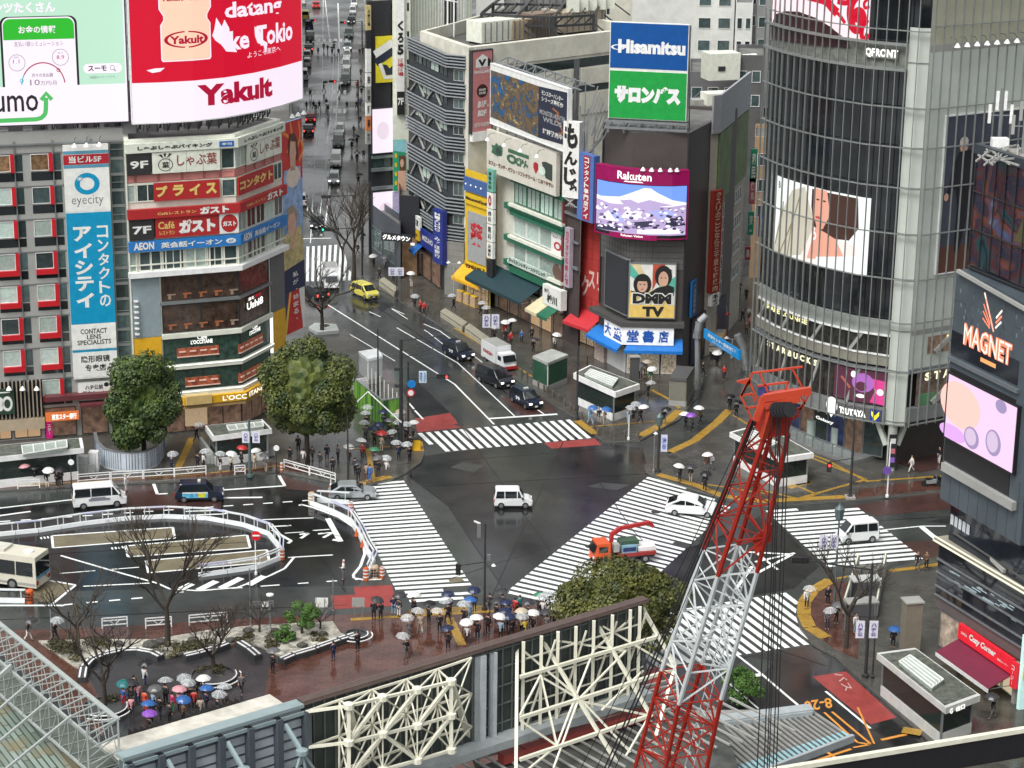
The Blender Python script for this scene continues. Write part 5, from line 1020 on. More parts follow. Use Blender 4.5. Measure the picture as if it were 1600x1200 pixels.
for a,b in((uk+.1,uk+1.3),(uk+1.5,uk+3.6),(uk+3.8,WT_-.5)):window(bt,FTa,a,b,.1,2.9,mat('magazines2',(.32,.27,.2),.4,em=.3,nz=(5,1)),WHT,name='shop_window')
FSd=Fac([FTa.p[2],eS])
sign('signboard','small blue vertical board with white writing on the brown side wall',FSd,(2.2,3.8,6.0,10.0),[mat('sign_blue3',(.02,.2,.55),.5),WT],lambda a,rc,d:T(a,FSd,'大盛堂書店前',S(rc,.25,.08,.75,.92),d,1,vertical=True),.05,.3)
sign('mural','dark navy mural panel at street level on the brown side wall',FSd,(3,15,.3,5.5),[mat('mural_navy',(.025,.025,.06),.5,nz=(2,.8)),mat('mural_gold',(.3,.16,.05),.5)],lambda a,rc,d:[sh(a,FSd,rc,ell(.65,.55,.1,.25),d,1),T(a,FSd,'東京喰楽',S(rc,.1,.15,.35,.8),d,1,vertical=False)],.05,.2,cat='mural')
t=thing('billboard','x','billboard',tuple(FTa.pt(uk,zT,0)))
dH=Vector((G2(1075,195,27.3)-G2(951,186,27.3)));FH=Fac([G2(950,183,28.0),G2(1072,189,28.0)])
t['label']='tall rooftop board, blue upper half and green lower half, above the brown building'
z0h=FH.uz(1010,187)[1];zmh=FH.uz(1010,110)[1];z1h=FH.uz(1010,36)[1]
o=MB();FH.box(o,0,FH.W,z0h,z1h,-.6,0);o.build('board',WT,t)
def face_(name,z0,z1,m,txt,r,bold):
 o=MB();FH.box(o,.08,FH.W-.08,z0,z1,.005,.03);p=o.build(name,m,t);o=MB();txt(o,(0.08,FH.W-.08,z0,z1));o.build('lettering',mat('letter_silver',(.8,.82,.82),.4),t)
def tb(o,rc):
 T(o,FH,'Hisamitsu',S(rc,.1,.33,.97,.64),.04,0,bold=.05);ring(o,FH,rc,.1,.46,.09,.06,.3,.05,0)
face_('upper_panel',zmh+.15,z1h-.06,mat('board_blue',(.0,.075,.30),.4),tb,None,0)
face_('lower_panel',z0h+.06,zmh-.15,mat('board_green',(.01,.32,.055),.4),lambda o,rc:T(o,FH,'サロンパス',S(rc,.07,.32,.93,.7),.04,0,bold=.1),None,0)
o=MB()
for k in range(6):
 u=FH.W*k/5;o.beam(FH.pt(u,26.3,-.4),FH.pt(u,z1h-.2,-.9),.18);o.beam(FH.pt(u,26.3,-3),FH.pt(u,z1h-3,-.9),.14)
for z in(27.0,27.7):o.beam(FH.pt(-.3,z,.5),FH.pt(FH.W+.2,z,.5),.22);o.beam(FH.pt(-.3,z,-1),FH.pt(FH.W+.2,z,-1),.22)
for k in range(8):o.beam(FH.pt(FH.W*k/8,27,.5),FH.pt(FH.W*(k+.5)/8,27.7,.5),.1);o.beam(FH.pt(-2.8+.3*k,26-.1*k,-1),FH.pt(-1.4+.2*k,31-.6*k,-1.5),.12)
o.build('scaffold',STL,t)
aN=G2(1108.5,556);eN=Vector((26.9,255.3));aN0=G2(1097,559);FN=Fac([aN0,aN])
FNs=Fac([aN,eN]);bn=building('alley_building','cream alley building with a green upper flank and grey parapet',FNs,25.4,8,mat('pale_siding',(.46,.43,.36),.6),ROOF,poly=[tuple(aN),tuple(eN),tuple(eN+Vector((-2.5,6))),tuple(aN0+Vector((1,14))),tuple(aN0)],par=.2)
o=MB();Fac([aN0,aN,eN]).box(o,0,FNs.W+FN.W,25.4,29.6,.05,.3);o.build('parapet_screen',mat('silver_screen',(.40,.42,.45),.5,.2),bn)
o=MB();FNs.box(o,.3,FNs.W,17.5,25.2,.02,.2);o.build('green_cladding',mat('green_cladding',(.10,.17,.05),.5,nz=(.4,.5)),bn)
for k in range(4):
 for j in range(3):window(bn,FNs,1+j*4.9,4.8+j*4.9,6.0+k*3.0,7.6+k*3.0,GLN,WHT,mull=2)
o=MB()
for k in range(30):FNs.box(o,1,FNs.W,4.5+k*.45,4.53+k*.45,.0,.05)
o.build('siding_joint',PAN,bn)
FQ=Fac([G2(1094,562),G2(1110,557)])
sign('vertical_sign','very tall dark red sign with cream vertical writing at the alley mouth',FQ,(FQ.uz(1106,380)[0],FQ.uz(1120,380)[0],FQ.uz(1113,455)[1],FQ.uz(1113,297)[1]),[mat('sign_brick',(.30,.03,.02),.5),mat('letter_cream',(.7,.5,.35),.5)],lambda a,rc,d:T(a,FQ,'クスリのことなら三千里七輪焼肉',S(rc,.22,.01,.78,.99),d,1,vertical=True,bold=.02),.1,.6)
sign('vertical_sign','small white sign with black kanji under the tall dark red alley sign',FQ,(FQ.uz(1105,465)[0],FQ.uz(1117,465)[0],FQ.uz(1110,476)[1],FQ.uz(1110,457)[1]),[WT,SBK],lambda a,rc,d:T(a,FQ,'牛繁',S(rc,.2,.05,.8,.95),d,1,vertical=True,bold=.04),.1,.6)
p_=G(1122,490,3.2);t=thing('awning','small bright red awning below the alley signs','awning',tuple(p_),'shop awnings along the pavement');o=MB();o.box(p_,(2.2,1.8,.12),.5);o.build('fabric',mat('awning_red2',(.6,.02,.05),.5),t);o=MB();o.beam(p_+Vector((-1,-.6,0)),p_+Vector((-1,1,1)),.05);o.beam(p_+Vector((1,-.6,0)),p_+Vector((1,1,1)),.05);o.build('arm',STL,t)
for k,(x,y,w_,h_,c,s)in enumerate(((1166,232,10,52,(.02,.22,.12),'和民'),(1166,278,9,40,(.5,.12,.15),'焼鳥'),(1166,330,9,36,(.02,.3,.2),'薬'),(1183,335,9,34,(.02,.06,.35),'海'),(1164,385,8,20,(.35,.03,.06),'串'))):
 FX=Fac([atdist(x,400,262).to_2d(),atdist(x+w_,400,262).to_2d()]);z1_=FX.uz(x,y)[1];z0_=FX.uz(x,y+h_)[1]
 sign('projecting_sign',['green','pink','teal','dark blue','dark red'][k]+' projecting sign deep in the shopping alley',FX,(0,FX.W,z0_,z1_),[mat('alley_sign'+str(k),c,.5),WT],lambda a,rc,d,s=s,FX=FX:T(a,FX,s,S(rc,.2,.1,.8,.9),d,1,vertical=True),0,.3,group='projecting signs in the alley')
def bgbox(label,x0,x1,ytop,Y,depth,wall,rows=None,name='building',z1=None,glass=None):
 a,b=atdist(x0,300,Y),atdist(x1,300,Y);F=Fac([a.to_2d(),b.to_2d()]);z=F.uz((x0+x1)/2,ytop)[1]if z1 is None else z1
 t=building(name,label,F,z,depth,wall,ROOF,par=.5)
 if rows:
  nx,ny,zb0=rows
  for i in range(nx):
   for j in range(ny):
    zz_=z-1.6-j*3.3;u=F.W*(i+.5)/nx
    if zz_-1.6>zb0:window(t,F,u-F.W/nx*.32,u+F.W/nx*.32,zz_-1.6,zz_,glass or GLN,WHT,fw=.07)
 return t,F
WB=mat('offwhite_render',(.66,.67,.63),.6,nz=(.5,.15));GRB=mat('mid_grey_render',(.28,.29,.28),.6,nz=(.5,.15));DGB=mat('dark_grey_render',(.10,.10,.10),.6,nz=(.5,.3));TNB=mat('tan_render',(.4,.27,.16),.6)
bgbox('white rooftop tower block with small windows right of the blue board',1076,1136,-60,330,14,WB,(2,9,14))
bgbox('slim white block beside the white tower block',1138,1164,10,318,10,WB,(2,4,20))
bgbox('grey block behind the slim white block',1136,1172,-60,345,12,GRB,(2,8,20));bgbox('mid grey block at the left of the curved glass building',1170,1205,-60,335,12,GRB,(2,8,16))
bgbox('dark stained block with roof drums below the slim white block',1142,1184,92,300,10,DGB,(2,2,14));bgbox('low grey block behind the green board',1070,1146,118,305,12,mat('slate_render',(.16,.16,.165),.6),(3,2,14))
bgbox('tan shop block deep in the alley',1176,1204,220,275,9,TNB,(1,3,6));bgbox('grey block closing the shopping alley',1150,1200,150,330,14,GRB,(3,5,4))
bgbox('pale block seen behind the roof steelwork',742,850,-90,390,14,WB,(6,6,24));bgbox('white block with pipes behind the beige roof',852,985,-100,400,14,BEI,(6,7,24));bgbox('grey block behind the blue board',980,1080,-100,380,14,WB,(5,7,24))
for k,(x,y,r)in enumerate(((1152,96,.8),(1166,94,.8),(1176,92,.7))):
 p=atdist(x,y,303);t=thing('roof_drum','white drum on the dark stained block roof','drum',tuple(p),'drums on the dark roof');o=MB();o.tube(p+Vector((-r*.6,0,0)),p+Vector((r*.6,.5,0)),r,n=12);o.build('shell',WHT,t);o=MB();o.box(p+Vector((0,.2,-r-.1)),(r*1.4,.5,.3));o.build('base',DKM,t)
for k,(x,y,lab)in enumerate(((1119,153,'cream tank'),(1092,165,'grey air unit'),(1126,102,'tan cabinet'))):
 p=atdist(x,y,262 if k<2 else 300);t=thing('roof_tank',lab+' on the roofs right of the green board','tank',tuple(p));o=MB();o.box(p,(3.2,2.2,1.4)if k==0 else(2,1.6,1.6)if k==1 else(4.5,3,3.6),.3);o.build('casing',CREAM if k!=1 else PAN,t);o=MB();o.box(p+Vector((0,-1.6,-.2)),(1,.2,.6),.3);o.build('grille',DKM,t)
pipe=thing('roof_pipes','tangle of black and silver pipes on the roofs beside the green board','pipes',tuple(atdist(1115,150,270)));o=MB()
for k in range(16):
 a,b=atdist(1080+5*k,158-2*(k%5),262+k),atdist(1100+4*k,140+3*(k%3),272+k);o.beam(a,b,.25)
o.build('pipe',DKM,pipe)
def row_block(label,x0,y0,x1,y1,h,depth,wall,side=1):
 A,B=G2(x0,y0),G2(x1,y1);F=Fac([A,B]);t=building('street_building',label,F,h,depth,wall,ROOF)
 n=int(F.W/4)
 for i in range(n):
  for j in range(int(h/3.4)):
   if i*int(h/3.4)+j<95:window(t,F,(i+.15)*F.W/n,(i+.85)*F.W/n,.8+j*3.4,2.8+j*3.4,GLN,WHT,fw=.08)
 return t
row_block('tall grey street block at the far right of the long street',574,60,574,330,45,20,GRB)
row_block('brown street block on the far left of the long street',455,330,458,40,26,14,mat('brown_render',(.16,.12,.10),.6))
row_block('pale street block at the very end of the long street right side',566,-60,572,60,40,20,WB)
QP=[(24.6,214.9),(25.9,211.3),(27.7,208.05),(29.5,205.5),(32.5,202.6),(35.6,201.0)]
QC=[(36.4,200.45),(37.3,200.4)]
dR=Vector((math.cos(math.radians(30)),math.sin(math.radians(30))));QR=Vector((37.3,200.4))+dR*24
FQa=Fac(QP);FQb=Fac([QP[-1]]+QC);FQc=Fac([QC[-1],QR]);FQ=Fac(QP+QC+[QR])
zq=lambda y:FQc.uz(1441.0-.068*(y-50),y)[1]
BODY=[tuple(p)for p in QP+QC]+[tuple(QR),tuple(QR+Vector((6,22))),(27.9,240)]
QG=mat('curtain_glass',(.014,.017,.02),.05,rnd=.2,nz=(.35,.6),spec=.8);QGR=mat('grey_green_panel',(.50,.54,.49),.4,nz=(.4,.1));QSP=mat('beige_spandrel',(.24,.235,.19),.5,nz=(1.2,.2));QMU=mat('mullion_silver',(.26,.28,.27),.4,.4)
c_=Vector((38,215));bq=thing('glass_building','tall curved dark glass building with silver mullions and lit screens right of the alley','building',(38,215,0))
inner=[];
for p in BODY:v=Vector(p);inner.append(tuple(v+(c_-v).normalized()*.6))
o=MB();o.prism(inner,5.0,52);o.build('core',BLK,bq)
o=MB();inn2=[tuple(Vector(p)+(c_-Vector(p)).normalized()*3.2)for p in BODY];o.prism(inn2,0,5.0);o.build('ground_core',mat('lobby_dark',(.035,.03,.028),.3,em=.05),bq)
def qb(F,name,y0,y1,m,d0=-.3,d1=0.0):o=MB();F.box(o,0,F.W,zq(y1),zq(y0),d0,d1);return o.build(name,m,bq)
qb(FQa,'glass_front',-300,72,QG);qb(FQa,'glass_front',112,506,QG);qb(FQa,'spandrel',506,531,mat('spandrel_grey',(.27,.29,.27),.5,nz=(1,.2)));qb(FQa,'spandrel',561,578,QSP,-.3,.15)
qb(FQa,'service_band',72,112,mat('service_band',(.17,.18,.16),.6,nz=(1.5,.6)));qb(FQa,'ledge',529,531.5,WHT,0,.2);qb(FQa,'ledge',560,562,WHT,0,.25);qb(FQa,'floor_band',582,587,STL,-.3,.2);qb(FQa,'fascia',643,668,mat('fascia_steel',(.25,.26,.26),.4,.3),-.3,.3)
for y0,y1,n,m_ in((532,560,8,mat('lounge_window',(.05,.05,.045),.15,em=.12,nz=(1.5,.9))),(588,643,8,mat('coffee_window',(.05,.045,.04),.15,em=.15,nz=(1.1,.9)))):
 for k in range(n):
  window(bq,FQa,FQa.W*k/n+.03,FQa.W*(k+1)/n-.03,zq(y1),zq(y0),m_,None,d=-.05,name='cafe_window')
  o=MB();a0=FQa.W*(k+.25)/n;o.beam(FQa.pt(a0,zq(y1),.0),FQa.pt(a0+1.2,zq(y0),.0),.3);o.build('brace',PAN,bq)if k%2==0 else None
for y0,y1 in((-300,45),(45,668)):qb(FQb,'corner_column',y0,y1,QG if y0<0 else QGR,-.3,.1)
qb(FQc,'side_panel',-300,72,mat('side_panel_yellowish',(.42,.42,.32),.45,nz=(.5,.08)));qb(FQc,'side_panel',72,84,PAN);qb(FQc,'side_panel',84,520,QGR);qb(FQc,'side_panel',520,528,mat('panel_mid',(.30,.31,.29),.5));qb(FQc,'side_panel',528,580,QGR);qb(FQc,'floor_band',580,587,STL,-.3,.2);qb(FQc,'fascia',641,662,mat('fascia_steel',(.25,.26,.26),.4,.3),-.3,.3)
for k,(a,b,y0,y1,m_)in enumerate(((2.2,4.9,533,560,SHOPD),(5.5,9.8,533,560,SHOPD),(1.2,5.5,588,641,mat('coffee_inside',(.09,.065,.05),.2,em=.3,nz=(1.4,.9))),(5.6,10,588,641,MATS['coffee_inside']),(10.1,16,588,641,MATS['coffee_inside']))):
 window(bq,FQc,a,b,zq(y1),zq(y0),m_,None,d=.05,name='cafe_window')
o=MB();o.beam(FQc.pt(3,zq(638),.1),FQc.pt(7.5,zq(592),.1),.5);o.beam(FQc.pt(3,zq(558),.1),FQc.pt(5,zq(535),.1),.4);o.build('brace',PAN,bq)
o=MB();FQc.box(o,1.4,3.4,zq(640),zq(622),.06,.12);o.build('counter',mat('counter_green',(.10,.25,.12),.5),bq)
for F,s,nm in((FQa,.95,'mullion_screen'),(FQc,1.07,'mullion_screen'),(FQb,.85,'mullion_screen')):
 o=MB();n=int(F.W/s)
 for k in range(n+1):u=min(F.W-.02,k*F.W/n);F.box(o,max(0,u-.033),min(F.W,u+.033),zq(668),52,.55,.72)
 for y in(-67,-4,42 if F is FQc else 50,171,233,296,368,439,506,583,665):F.box(o,0,F.W,zq(y)-.05,zq(y)+.05,.5,.68)
 for y in(112,72):
  if F is FQa:F.box(o,0,F.W,zq(y)-.12,zq(y)+.12,.4,.75)
 o.build(nm,QMU,bq)
o=MB()
for y in(100,171,233,296,368,439,520,583,662):FQb.box(o,0,FQb.W,zq(y)-.04,zq(y)+.04,.1,.16)
o.build('column_ring',QMU,bq)
pC=G(1391,734,.13);o=MB();top=FQb.pt(.9,4.9,-.2)
o.lathe((pC.x,pC.y,0),[(.42,0),(.45,5.0),(.6,5.6)],12);o.build('corner_column',QGR,bq)
for sx in(-1,1):o=MB();o.beam((pC.x+sx*.5,pC.y+.2,2.6),(pC.x+sx*1.6,pC.y+.9,5.4),.45);o.build('splayed_strut',QGR,bq)
o=MB();o.box((pC.x,pC.y-.48,2.2),(.75,.08,3.3));o.build('poster_panel',mat('poster_black',(.02,.02,.025),.5),bq)
for k,(z,c)in enumerate(((3.2,(.6,.6,.6)),(2.2,(.5,.15,.2)),(1.3,(.25,.12,.5)))):o=MB();o.box((pC.x,pC.y-.53,z),(.5,.02,.5));o.build('poster_panel',mat('poster_tint%d'%k,c,.5),bq)
tr_=[G2(x,y,.3)for x,y in((1232,684),(1262,700),(1330,725),(1377,711),(1350,690),(1250,660))]
t=thing('terrace','grey glass sided terrace platform in front of the curved glass building','terrace',(tr_[2].x,tr_[2].y,0));o=MB();o.prism(tr_,.13,.5);o.build('deck',mat('deck_grey',(.2,.21,.21),.3),t)
FT1=Fac([tr_[0],tr_[1],tr_[2]]);o=MB();FT1 .box(o,0,FT1 .W,.5,1.6,-.1,-.05);o.build('glass_rail',mat('rail_glass',(.35,.42,.42),.05,alpha=.3),t);o=MB();FT1 .box(o,0,FT1 .W,1.6,1.66,-.13,-.02)
for k in range(8):FT1 .box(o,FT1 .W*k/7.01,FT1 .W*k/7.01+.06,.5,1.6,-.13,-.02)
o.build('handrail',STL,t)
FL=Fac([Vector(p)+(c_-Vector(p)).normalized()*2.6 for p in QP])
for k in range(7):window(bq,FL,FL.W*k/7,FL.W*(k+1)/7-.05,.5,4.8,[GLN,mat('shop_blue',(.03,.04,.10),.15,em=.15,nz=(1,.8)),SHOPD][k%3],STL,name='shop_window')
for k,x in enumerate((1270,1308)):
 p=G(x,690+k*12,.5);o=MB();o.lathe((p.x,p.y+1.2,.5),[(.5,0),(.5,1.9),(0,1.9)],14);q=o.build('display_drum',mat('pale_green_drum',(.5,.6,.55),.3),bq)
sign('shop_sign','small white lettering on the ground floor glass beside the terrace',FL,(FL.W*.45,FL.W*.62,2.6,3.0),[GLN,SWW],lambda a,rc,d:T(a,FL,'Galaxy',S(rc,0,0,1,1),d),.05,.07)
o=MB();o.prism([FQc.pt(1.5,0,1.0).to_2d(),FQc.pt(16,0,1.0).to_2d(),FQc.pt(16,0,-9).to_2d(),FQc.pt(1.5,0,-9).to_2d()],.131,.16);o.build('entrance_floor',ASPR,bq)
def qx(F,x,y):return F.uz(x,y)[0]
rc=(qx(FQa,1213,330),qx(FQa,1358,370),FQa.uz(1353,431)[1],FQa.uz(1362,310)[1])
def fn(a,rc,d):
 sh(a,FQa,rc,[(.0,.0),(.08,.5),(.22,.88),(.38,.98),(.5,.55),(.42,.1),(.2,0)],d,1);sh(a,FQa,rc,[(.35,0),(.44,.3),(.5,.5),(.9,.36),(.97,0)],d+.01,2)
 for x0,y0,x1,y1 in((.1,.0,.34,.92),(.2,.0,.22,.6),(.03,.1,.12,.7)):stroke(a,FQa,rc,sp((x0,y0),((x0+x1)/2+.03,.5),(x1,y1)),.16,d+.02,3)
 sh(a,FQa,rc,[(.46,.98),(.9,.98),(.92,.6),(.84,.42),(.7,.4),(.6,.42),(.5,.5),(.46,.75)],d+.03,4);sh(a,FQa,rc,[(.48,1),(.62,1),(.66,.7),(.6,.5),(.54,.46),(.49,.66)],d+.04,5)
 sh(a,FQa,rc,[(.44,.06),(.52,.5),(.62,.46),(.72,.4),(.8,.2),(.6,.1)],d+.035,5);sh(a,FQa,rc,ell(.545,.63,.035,.018,8),d+.05,6);sh(a,FQa,rc,ell(.53,.86,.018,.012,8),d+.05,4);sh(a,FQa,rc,ell(.6,.86,.018,.012,8),d+.05,4)
 ring(a,FQa,rc,.505,.38,.028,.055,.45,d+.055,0);T(a,FQa,'B',S(rc,.05,.86,.08,.95),d+.05,4)
 sh(a,FQa,rc,[(.5,.0),(.55,.12),(.95,.25),(1,0)],d+.06,0)
sign('video_screen','lit screen behind the mullions showing a woman with dark bobbed hair',FQa,rc,[E_('scr_white',(.78,.82,.80),.8),E_('scr_sand',(.55,.52,.42),.7),E_('scr_pale',(.78,.68,.64),.8),E_('scr_olive',(.28,.26,.16),.5),E_('scr_brown',(.09,.04,.03),.4),E_('scr_skin',(.75,.36,.26),.7),E_('scr_red',(.5,.08,.08),.6)],fn,.02,.12,cat='video screen')
rc=(0.3,qx(FQa,1359,30),FQa.uz(1358,66)[1],52)
def fn(a,rc,d):
 zz_=lambda x,y:FQa.uz(x,y)
 shuz(a,FQa,[zz_(x,y)for x,y in((1208,37),(1214,22),(1228,17),(1250,18),(1275,27),(1300,42),(1325,62),(1328,75),(1208,60))][::-1],d,1)
 def st(pts,w_):
  P=[((u-rc[0])/(rc[1]-rc[0]),(z-rc[2])/(rc[3]-rc[2]))for u,z in(zz_(x,y)for x,y in pts)];stroke(a,FQa,rc,sp(*P),w_,d+.02,2)
 st([(1262,-8),(1290,0),(1302,12),(1310,20)],.9);st([(1298,12),(1312,22),(1322,36)],.35);st([(1310,2),(1325,4),(1335,-6)],.5)
 st([(1343,-10),(1333,4),(1330,22),(1334,42),(1342,46),(1350,34),(1348,20),(1341,18),(1338,28),(1344,26)],.8);st([(1357,30),(1349,42),(1348,56),(1353,62),(1357,52)],.5);st([(1360,-4),(1352,4),(1353,12),(1360,10)],.3)
sign('video_screen','white lit screen with red script swirls at the top of the curved glass building',FQa,rc,[E_('scr_rosy',(.9,.72,.76),.75),mat('scr_off',(.05,.02,.025),.4),SWR],fn,.02,.12,cat='video screen')
sign('shop_sign','white lit building name letters on the grey band of the curved glass building',FQa,(qx(FQa,1355,85),qx(FQa,1405,85),zq(97),zq(82)),[mat('service_band',(.17,.18,.16),.6),SWW],lambda a,rc,d:T(a,FQa,'QFRONT',S(rc,0,0,1,1),d,bold=.04),.1,.3)
sign('shop_sign','cream lit lounge lettering on the fourth floor windows of the glass building',FQa,(qx(FQa,1196,490),qx(FQa,1262,500),zq(541),zq(533)),[MATS['lounge_window'],E_('lit_cream',(.85,.8,.4),.9)],lambda a,rc,d:T(a,FQa,'SHARE LOUNGE',S(rc,0,0,1,1),d,bold=.04),0,.02)
sign('shop_sign','cream lit lounge lettering on the flat right side of the glass building',FQc,(4.4,9.2,zq(546),zq(534)),[SHOPD,E_('lit_cream',(.85,.8,.4),.9)],lambda a,rc,d:[T(a,FQc,'B',S(rc,0,.0,.1,1),d,bold=.04),T(a,FQc,'SHARE LOUNGE',S(rc,.15,.3,1,.9),d,bold=.04)],.06,.08)
sign('shop_sign','large cream coffee shop letters on the curved second floor glass',FQa,(qx(FQa,1196,585),qx(FQa,1279,600),zq(601),zq(591)),[MATS['coffee_window'],E_('lit_cream2',(.85,.82,.55),.9)],lambda a,rc,d:[T(a,FQa,ch,S(rc,k/9+.015,0,(k+1)/9-.02,1),d,bold=.05)for k,ch in enumerate('STARBUCKS')],0,.02)
sign('shop_sign','large cream coffee shop letters on the flat right side of the glass building',FQc,(1.9,12,zq(602),zq(589)),[MATS['coffee_inside'],E_('lit_cream2',(.85,.82,.55),.9)],lambda a,rc,d:[T(a,FQc,ch,S(rc,k/9+.015,0,(k+1)/9-.02,1),d,bold=.05)for k,ch in enumerate('STARBUCKS')],.06,.08)
rc=(qx(FQa,1304,600),FQa.W-.1,zq(640),zq(590))
sign('video_screen','pink and dark lit screen behind glass above the bubble sign',FQa,rc,[E_('scr_maroon',(.12,.03,.06),.5),E_('scr_magenta',(.75,.06,.3),.6),E_('scr_purple',(.45,.15,.55),.6),SWW,E_('scr_orange',(.5,.15,.1),.5)],lambda a,rc,d:[sh(a,FQa,rc,[(.72,.05),(1,0),(1,.75),(.7,.8),(.8,.4)],d,1),sh(a,FQa,rc,ell(.58,.62,.2,.3),d+.01,2),sh(a,FQa,rc,ell(.55,.5,.1,.15),d+.02,0),sh(a,FQa,rc,ell(.4,.85,.05,.1),d+.02,3),sh(a,FQa,rc,ell(.55,.2,.08,.06),d+.02,3),stroke(a,FQa,rc,[(.15,.7),(.35,.4)],.25,d+.02,4),sh(a,FQa,rc,ell(.9,.4,.06,.1),d+.03,3)],.0,.1,cat='video screen')
FQf=FQa
def fn(a,rc,d):sh(a,FQf,S(rc,0.02,-.35,.24,1.35),ell(.5,.58,.5,.42),d,1);sh(a,FQf,S(rc,0.02,-.35,.24,1.35),[(.2,.3),(.5,0),(.8,.3)],d,1);T(a,FQf,'TSUTAYA',S(rc,.28,.2,.75,.75),d,1,bold=.05);sh(a,FQf,S(rc,.82,.0,.99,1),[(0,0),(1,0),(1,1),(0,1)],d,2);sh(a,FQf,S(rc,.84,.1,.97,.9),[(.5,0),(1,.55),(1,1),(.5,.5),(0,1),(0,.55)],d+.02,3)
sign('shop_sign','dark band with white speech bubble, white letters and yellow arrow on the glass building corner',FQf,(qx(FQa,1294,635),FQa.W-.3,zq(665),zq(646)),[mat('band_dark',(.10,.10,.10),.4),SWW,mat('ink_indigo',(.02,.04,.25),.5),mat('lit_yel',(.85,.75,.02),.5,em=.3)],fn,.3,.5)
rc=(FQc.uz(1470,300)[0],FQc.uz(1470,300)[0]+9.5,zq(434),zq(187))
def fn(a,rc,d):
 sh(a,FQc,rc,[(0,0),(1,0),(1,.17),(0,.17)],d,1);sh(a,FQc,rc,ell(.235,.83,.055,.035),d+.02,2);sh(a,FQc,rc,[(.18,.80),(.29,.80),(.27,.76),(.21,.76)],d+.02,3)
 sh(a,FQc,rc,[(.18,.77),(.32,.78),(.48,.72),(.5,.45),(.2,.42),(.17,.55),(.08,.50),(.05,.47),(.1,.62),(.13,.7)],d+.03,4);sh(a,FQc,rc,[(.2,.45),(.48,.45),(.46,.13),(.38,.13),(.34,.36),(.26,.13),(.2,.13)],d+.035,4);sh(a,FQc,rc,ell(.055,.49,.028,.025),d+.04,3)
sign('poster','tall dark poster of a bald man in black on the glass building side',FQc,rc,[mat('poster_indigo',(.055,.06,.085),.5),mat('poster_floor',(.10,.04,.025),.5),mat('hair_pale',(.5,.47,.42),.6),mat('skin_print',(.62,.38,.27),.5),mat('cloth_black',(.012,.012,.018),.7)],fn,.0,.15,cat='poster',frame=WHT)
for k in range(8):
 u,z=FQc.uz(1484+15.4*k,79-k*.4);dup(lamp0,FQc.pt(u,zq(76)+.3,1.0),.5,'white cone lamp in the row over the tall dark poster')
aM=G2(1469,1013);dM=Vector((math.cos(math.radians(-68)),math.sin(math.radians(-68))));FMg=Fac([aM,aM+dM*22]);nM=FMg.n[0]
zM=lambda x,y:FMg.uz(x,y)[1];uM=lambda x,y:FMg.uz(x,y)[0]
MGB=mat('blue_grey_cladding',(.065,.085,.10),.4,nz=(.3,.25));MGD=mat('dark_navy_glass',(.012,.016,.024),.06,nz=(.3,.5),spec=.8)
PM=[tuple(aM),tuple(aM+dM*22),tuple(aM+dM*22+Vector((16,4))),tuple(aM+Vector((18,6)))]
bm=thing('dark_tower','dark blue grey tower with a big lit screen at the right edge','building',(aM.x+8,aM.y-8,0));o=MB();o.prism(PM,4.3,39.2);o.build('wall',MGD,bm)
o=MB();cM=sum((Vector(p)for p in PM),Vector((0,0)))/4;o.prism([tuple(cM+(Vector(p)-cM)*.97)for p in PM],39.2,39.5);o.build('roof',CONC,bm)
o=MB();o.prism([tuple(cM+(Vector(p)-cM)*.96)for p in PM],0.02,4.3);o.build('wall',mat('shop_wall',(.25,.22,.18),.6),bm)
MUR=bpy.data.materials.new('mural_art');MUR.use_nodes=True;nt=MUR.node_tree;b=nt.nodes['Principled BSDF'];tc=nt.nodes.new('ShaderNodeTexCoord');n1=nt.nodes.new('ShaderNodeTexNoise');n1 .inputs['Scale'].default_value=.22;n1 .inputs['Detail'].default_value=6;n1 .inputs['Distortion'].default_value=1.2
cr=nt.nodes.new('ShaderNodeValToRGB');E0=cr.color_ramp.elements;E0[0].position=.32;E0[0].color=(.004,.01,.015,1);E0[1].position=.75;E0[1].color=(.22,.22,.2,1)
for p_,c_2 in((.42,(.01,.05,.06,1)),(.48,(.06,.012,.014,1)),(.53,(.012,.018,.04,1)),(.6,(.13,.035,.015,1)),(.66,(.04,.06,.14,1))):e=E0 .new(p_);e.color=c_2
nt.links.new(tc.outputs['Object'],n1 .inputs['Vector']);nt.links.new(n1 .outputs[0],cr.inputs[0]);nt.links.new(cr.outputs[0],b.inputs['Base Color']);b.inputs['Roughness'].default_value=.25
def fn(a,rc,d):
 for ch,x0,y0 in(('渋',.42,.25),('谷',.5,.24),('名',.6,.22),('所',.68,.2)):T(a,FMg,ch,S(rc,x0,y0,x0+.06,y0+.05),d,1)
 sh(a,FMg,rc,ell(.42,.7,.10,.07),d,2);sh(a,FMg,rc,[(.3,.64),(.55,.66),(.6,.4),(.25,.36)],d,3)
sign('mural','dark colourful glass mural wrapping the upper floors of the tower at the right edge',FMg,(0.05,FMg.W,zM(1500,405),39.15),[MUR,mat('mural_white',(.35,.35,.38),.5),mat('mural_skin',(.10,.04,.02),.5),mat('mural_olive',(.07,.07,.025),.5)],fn,.0,.06,cat='mural')
o=MB()
for k in range(17):u=k*1.3+.05;FMg.box(o,u,u+.07,zM(1500,405),39.3,.08,.16)
for z in(27.8,30.7,33.6,36.4,39.2):FMg.box(o,0,FMg.W,z,z+.08,.08,.18)
o.build('mullion_screen',DKM,bm)
o=MB();FMg.box(o,-.2,FMg.W,39.2,39.9,-.3,.2);o.build('parapet',mat('parapet_navy',(.03,.04,.05),.4),bm)
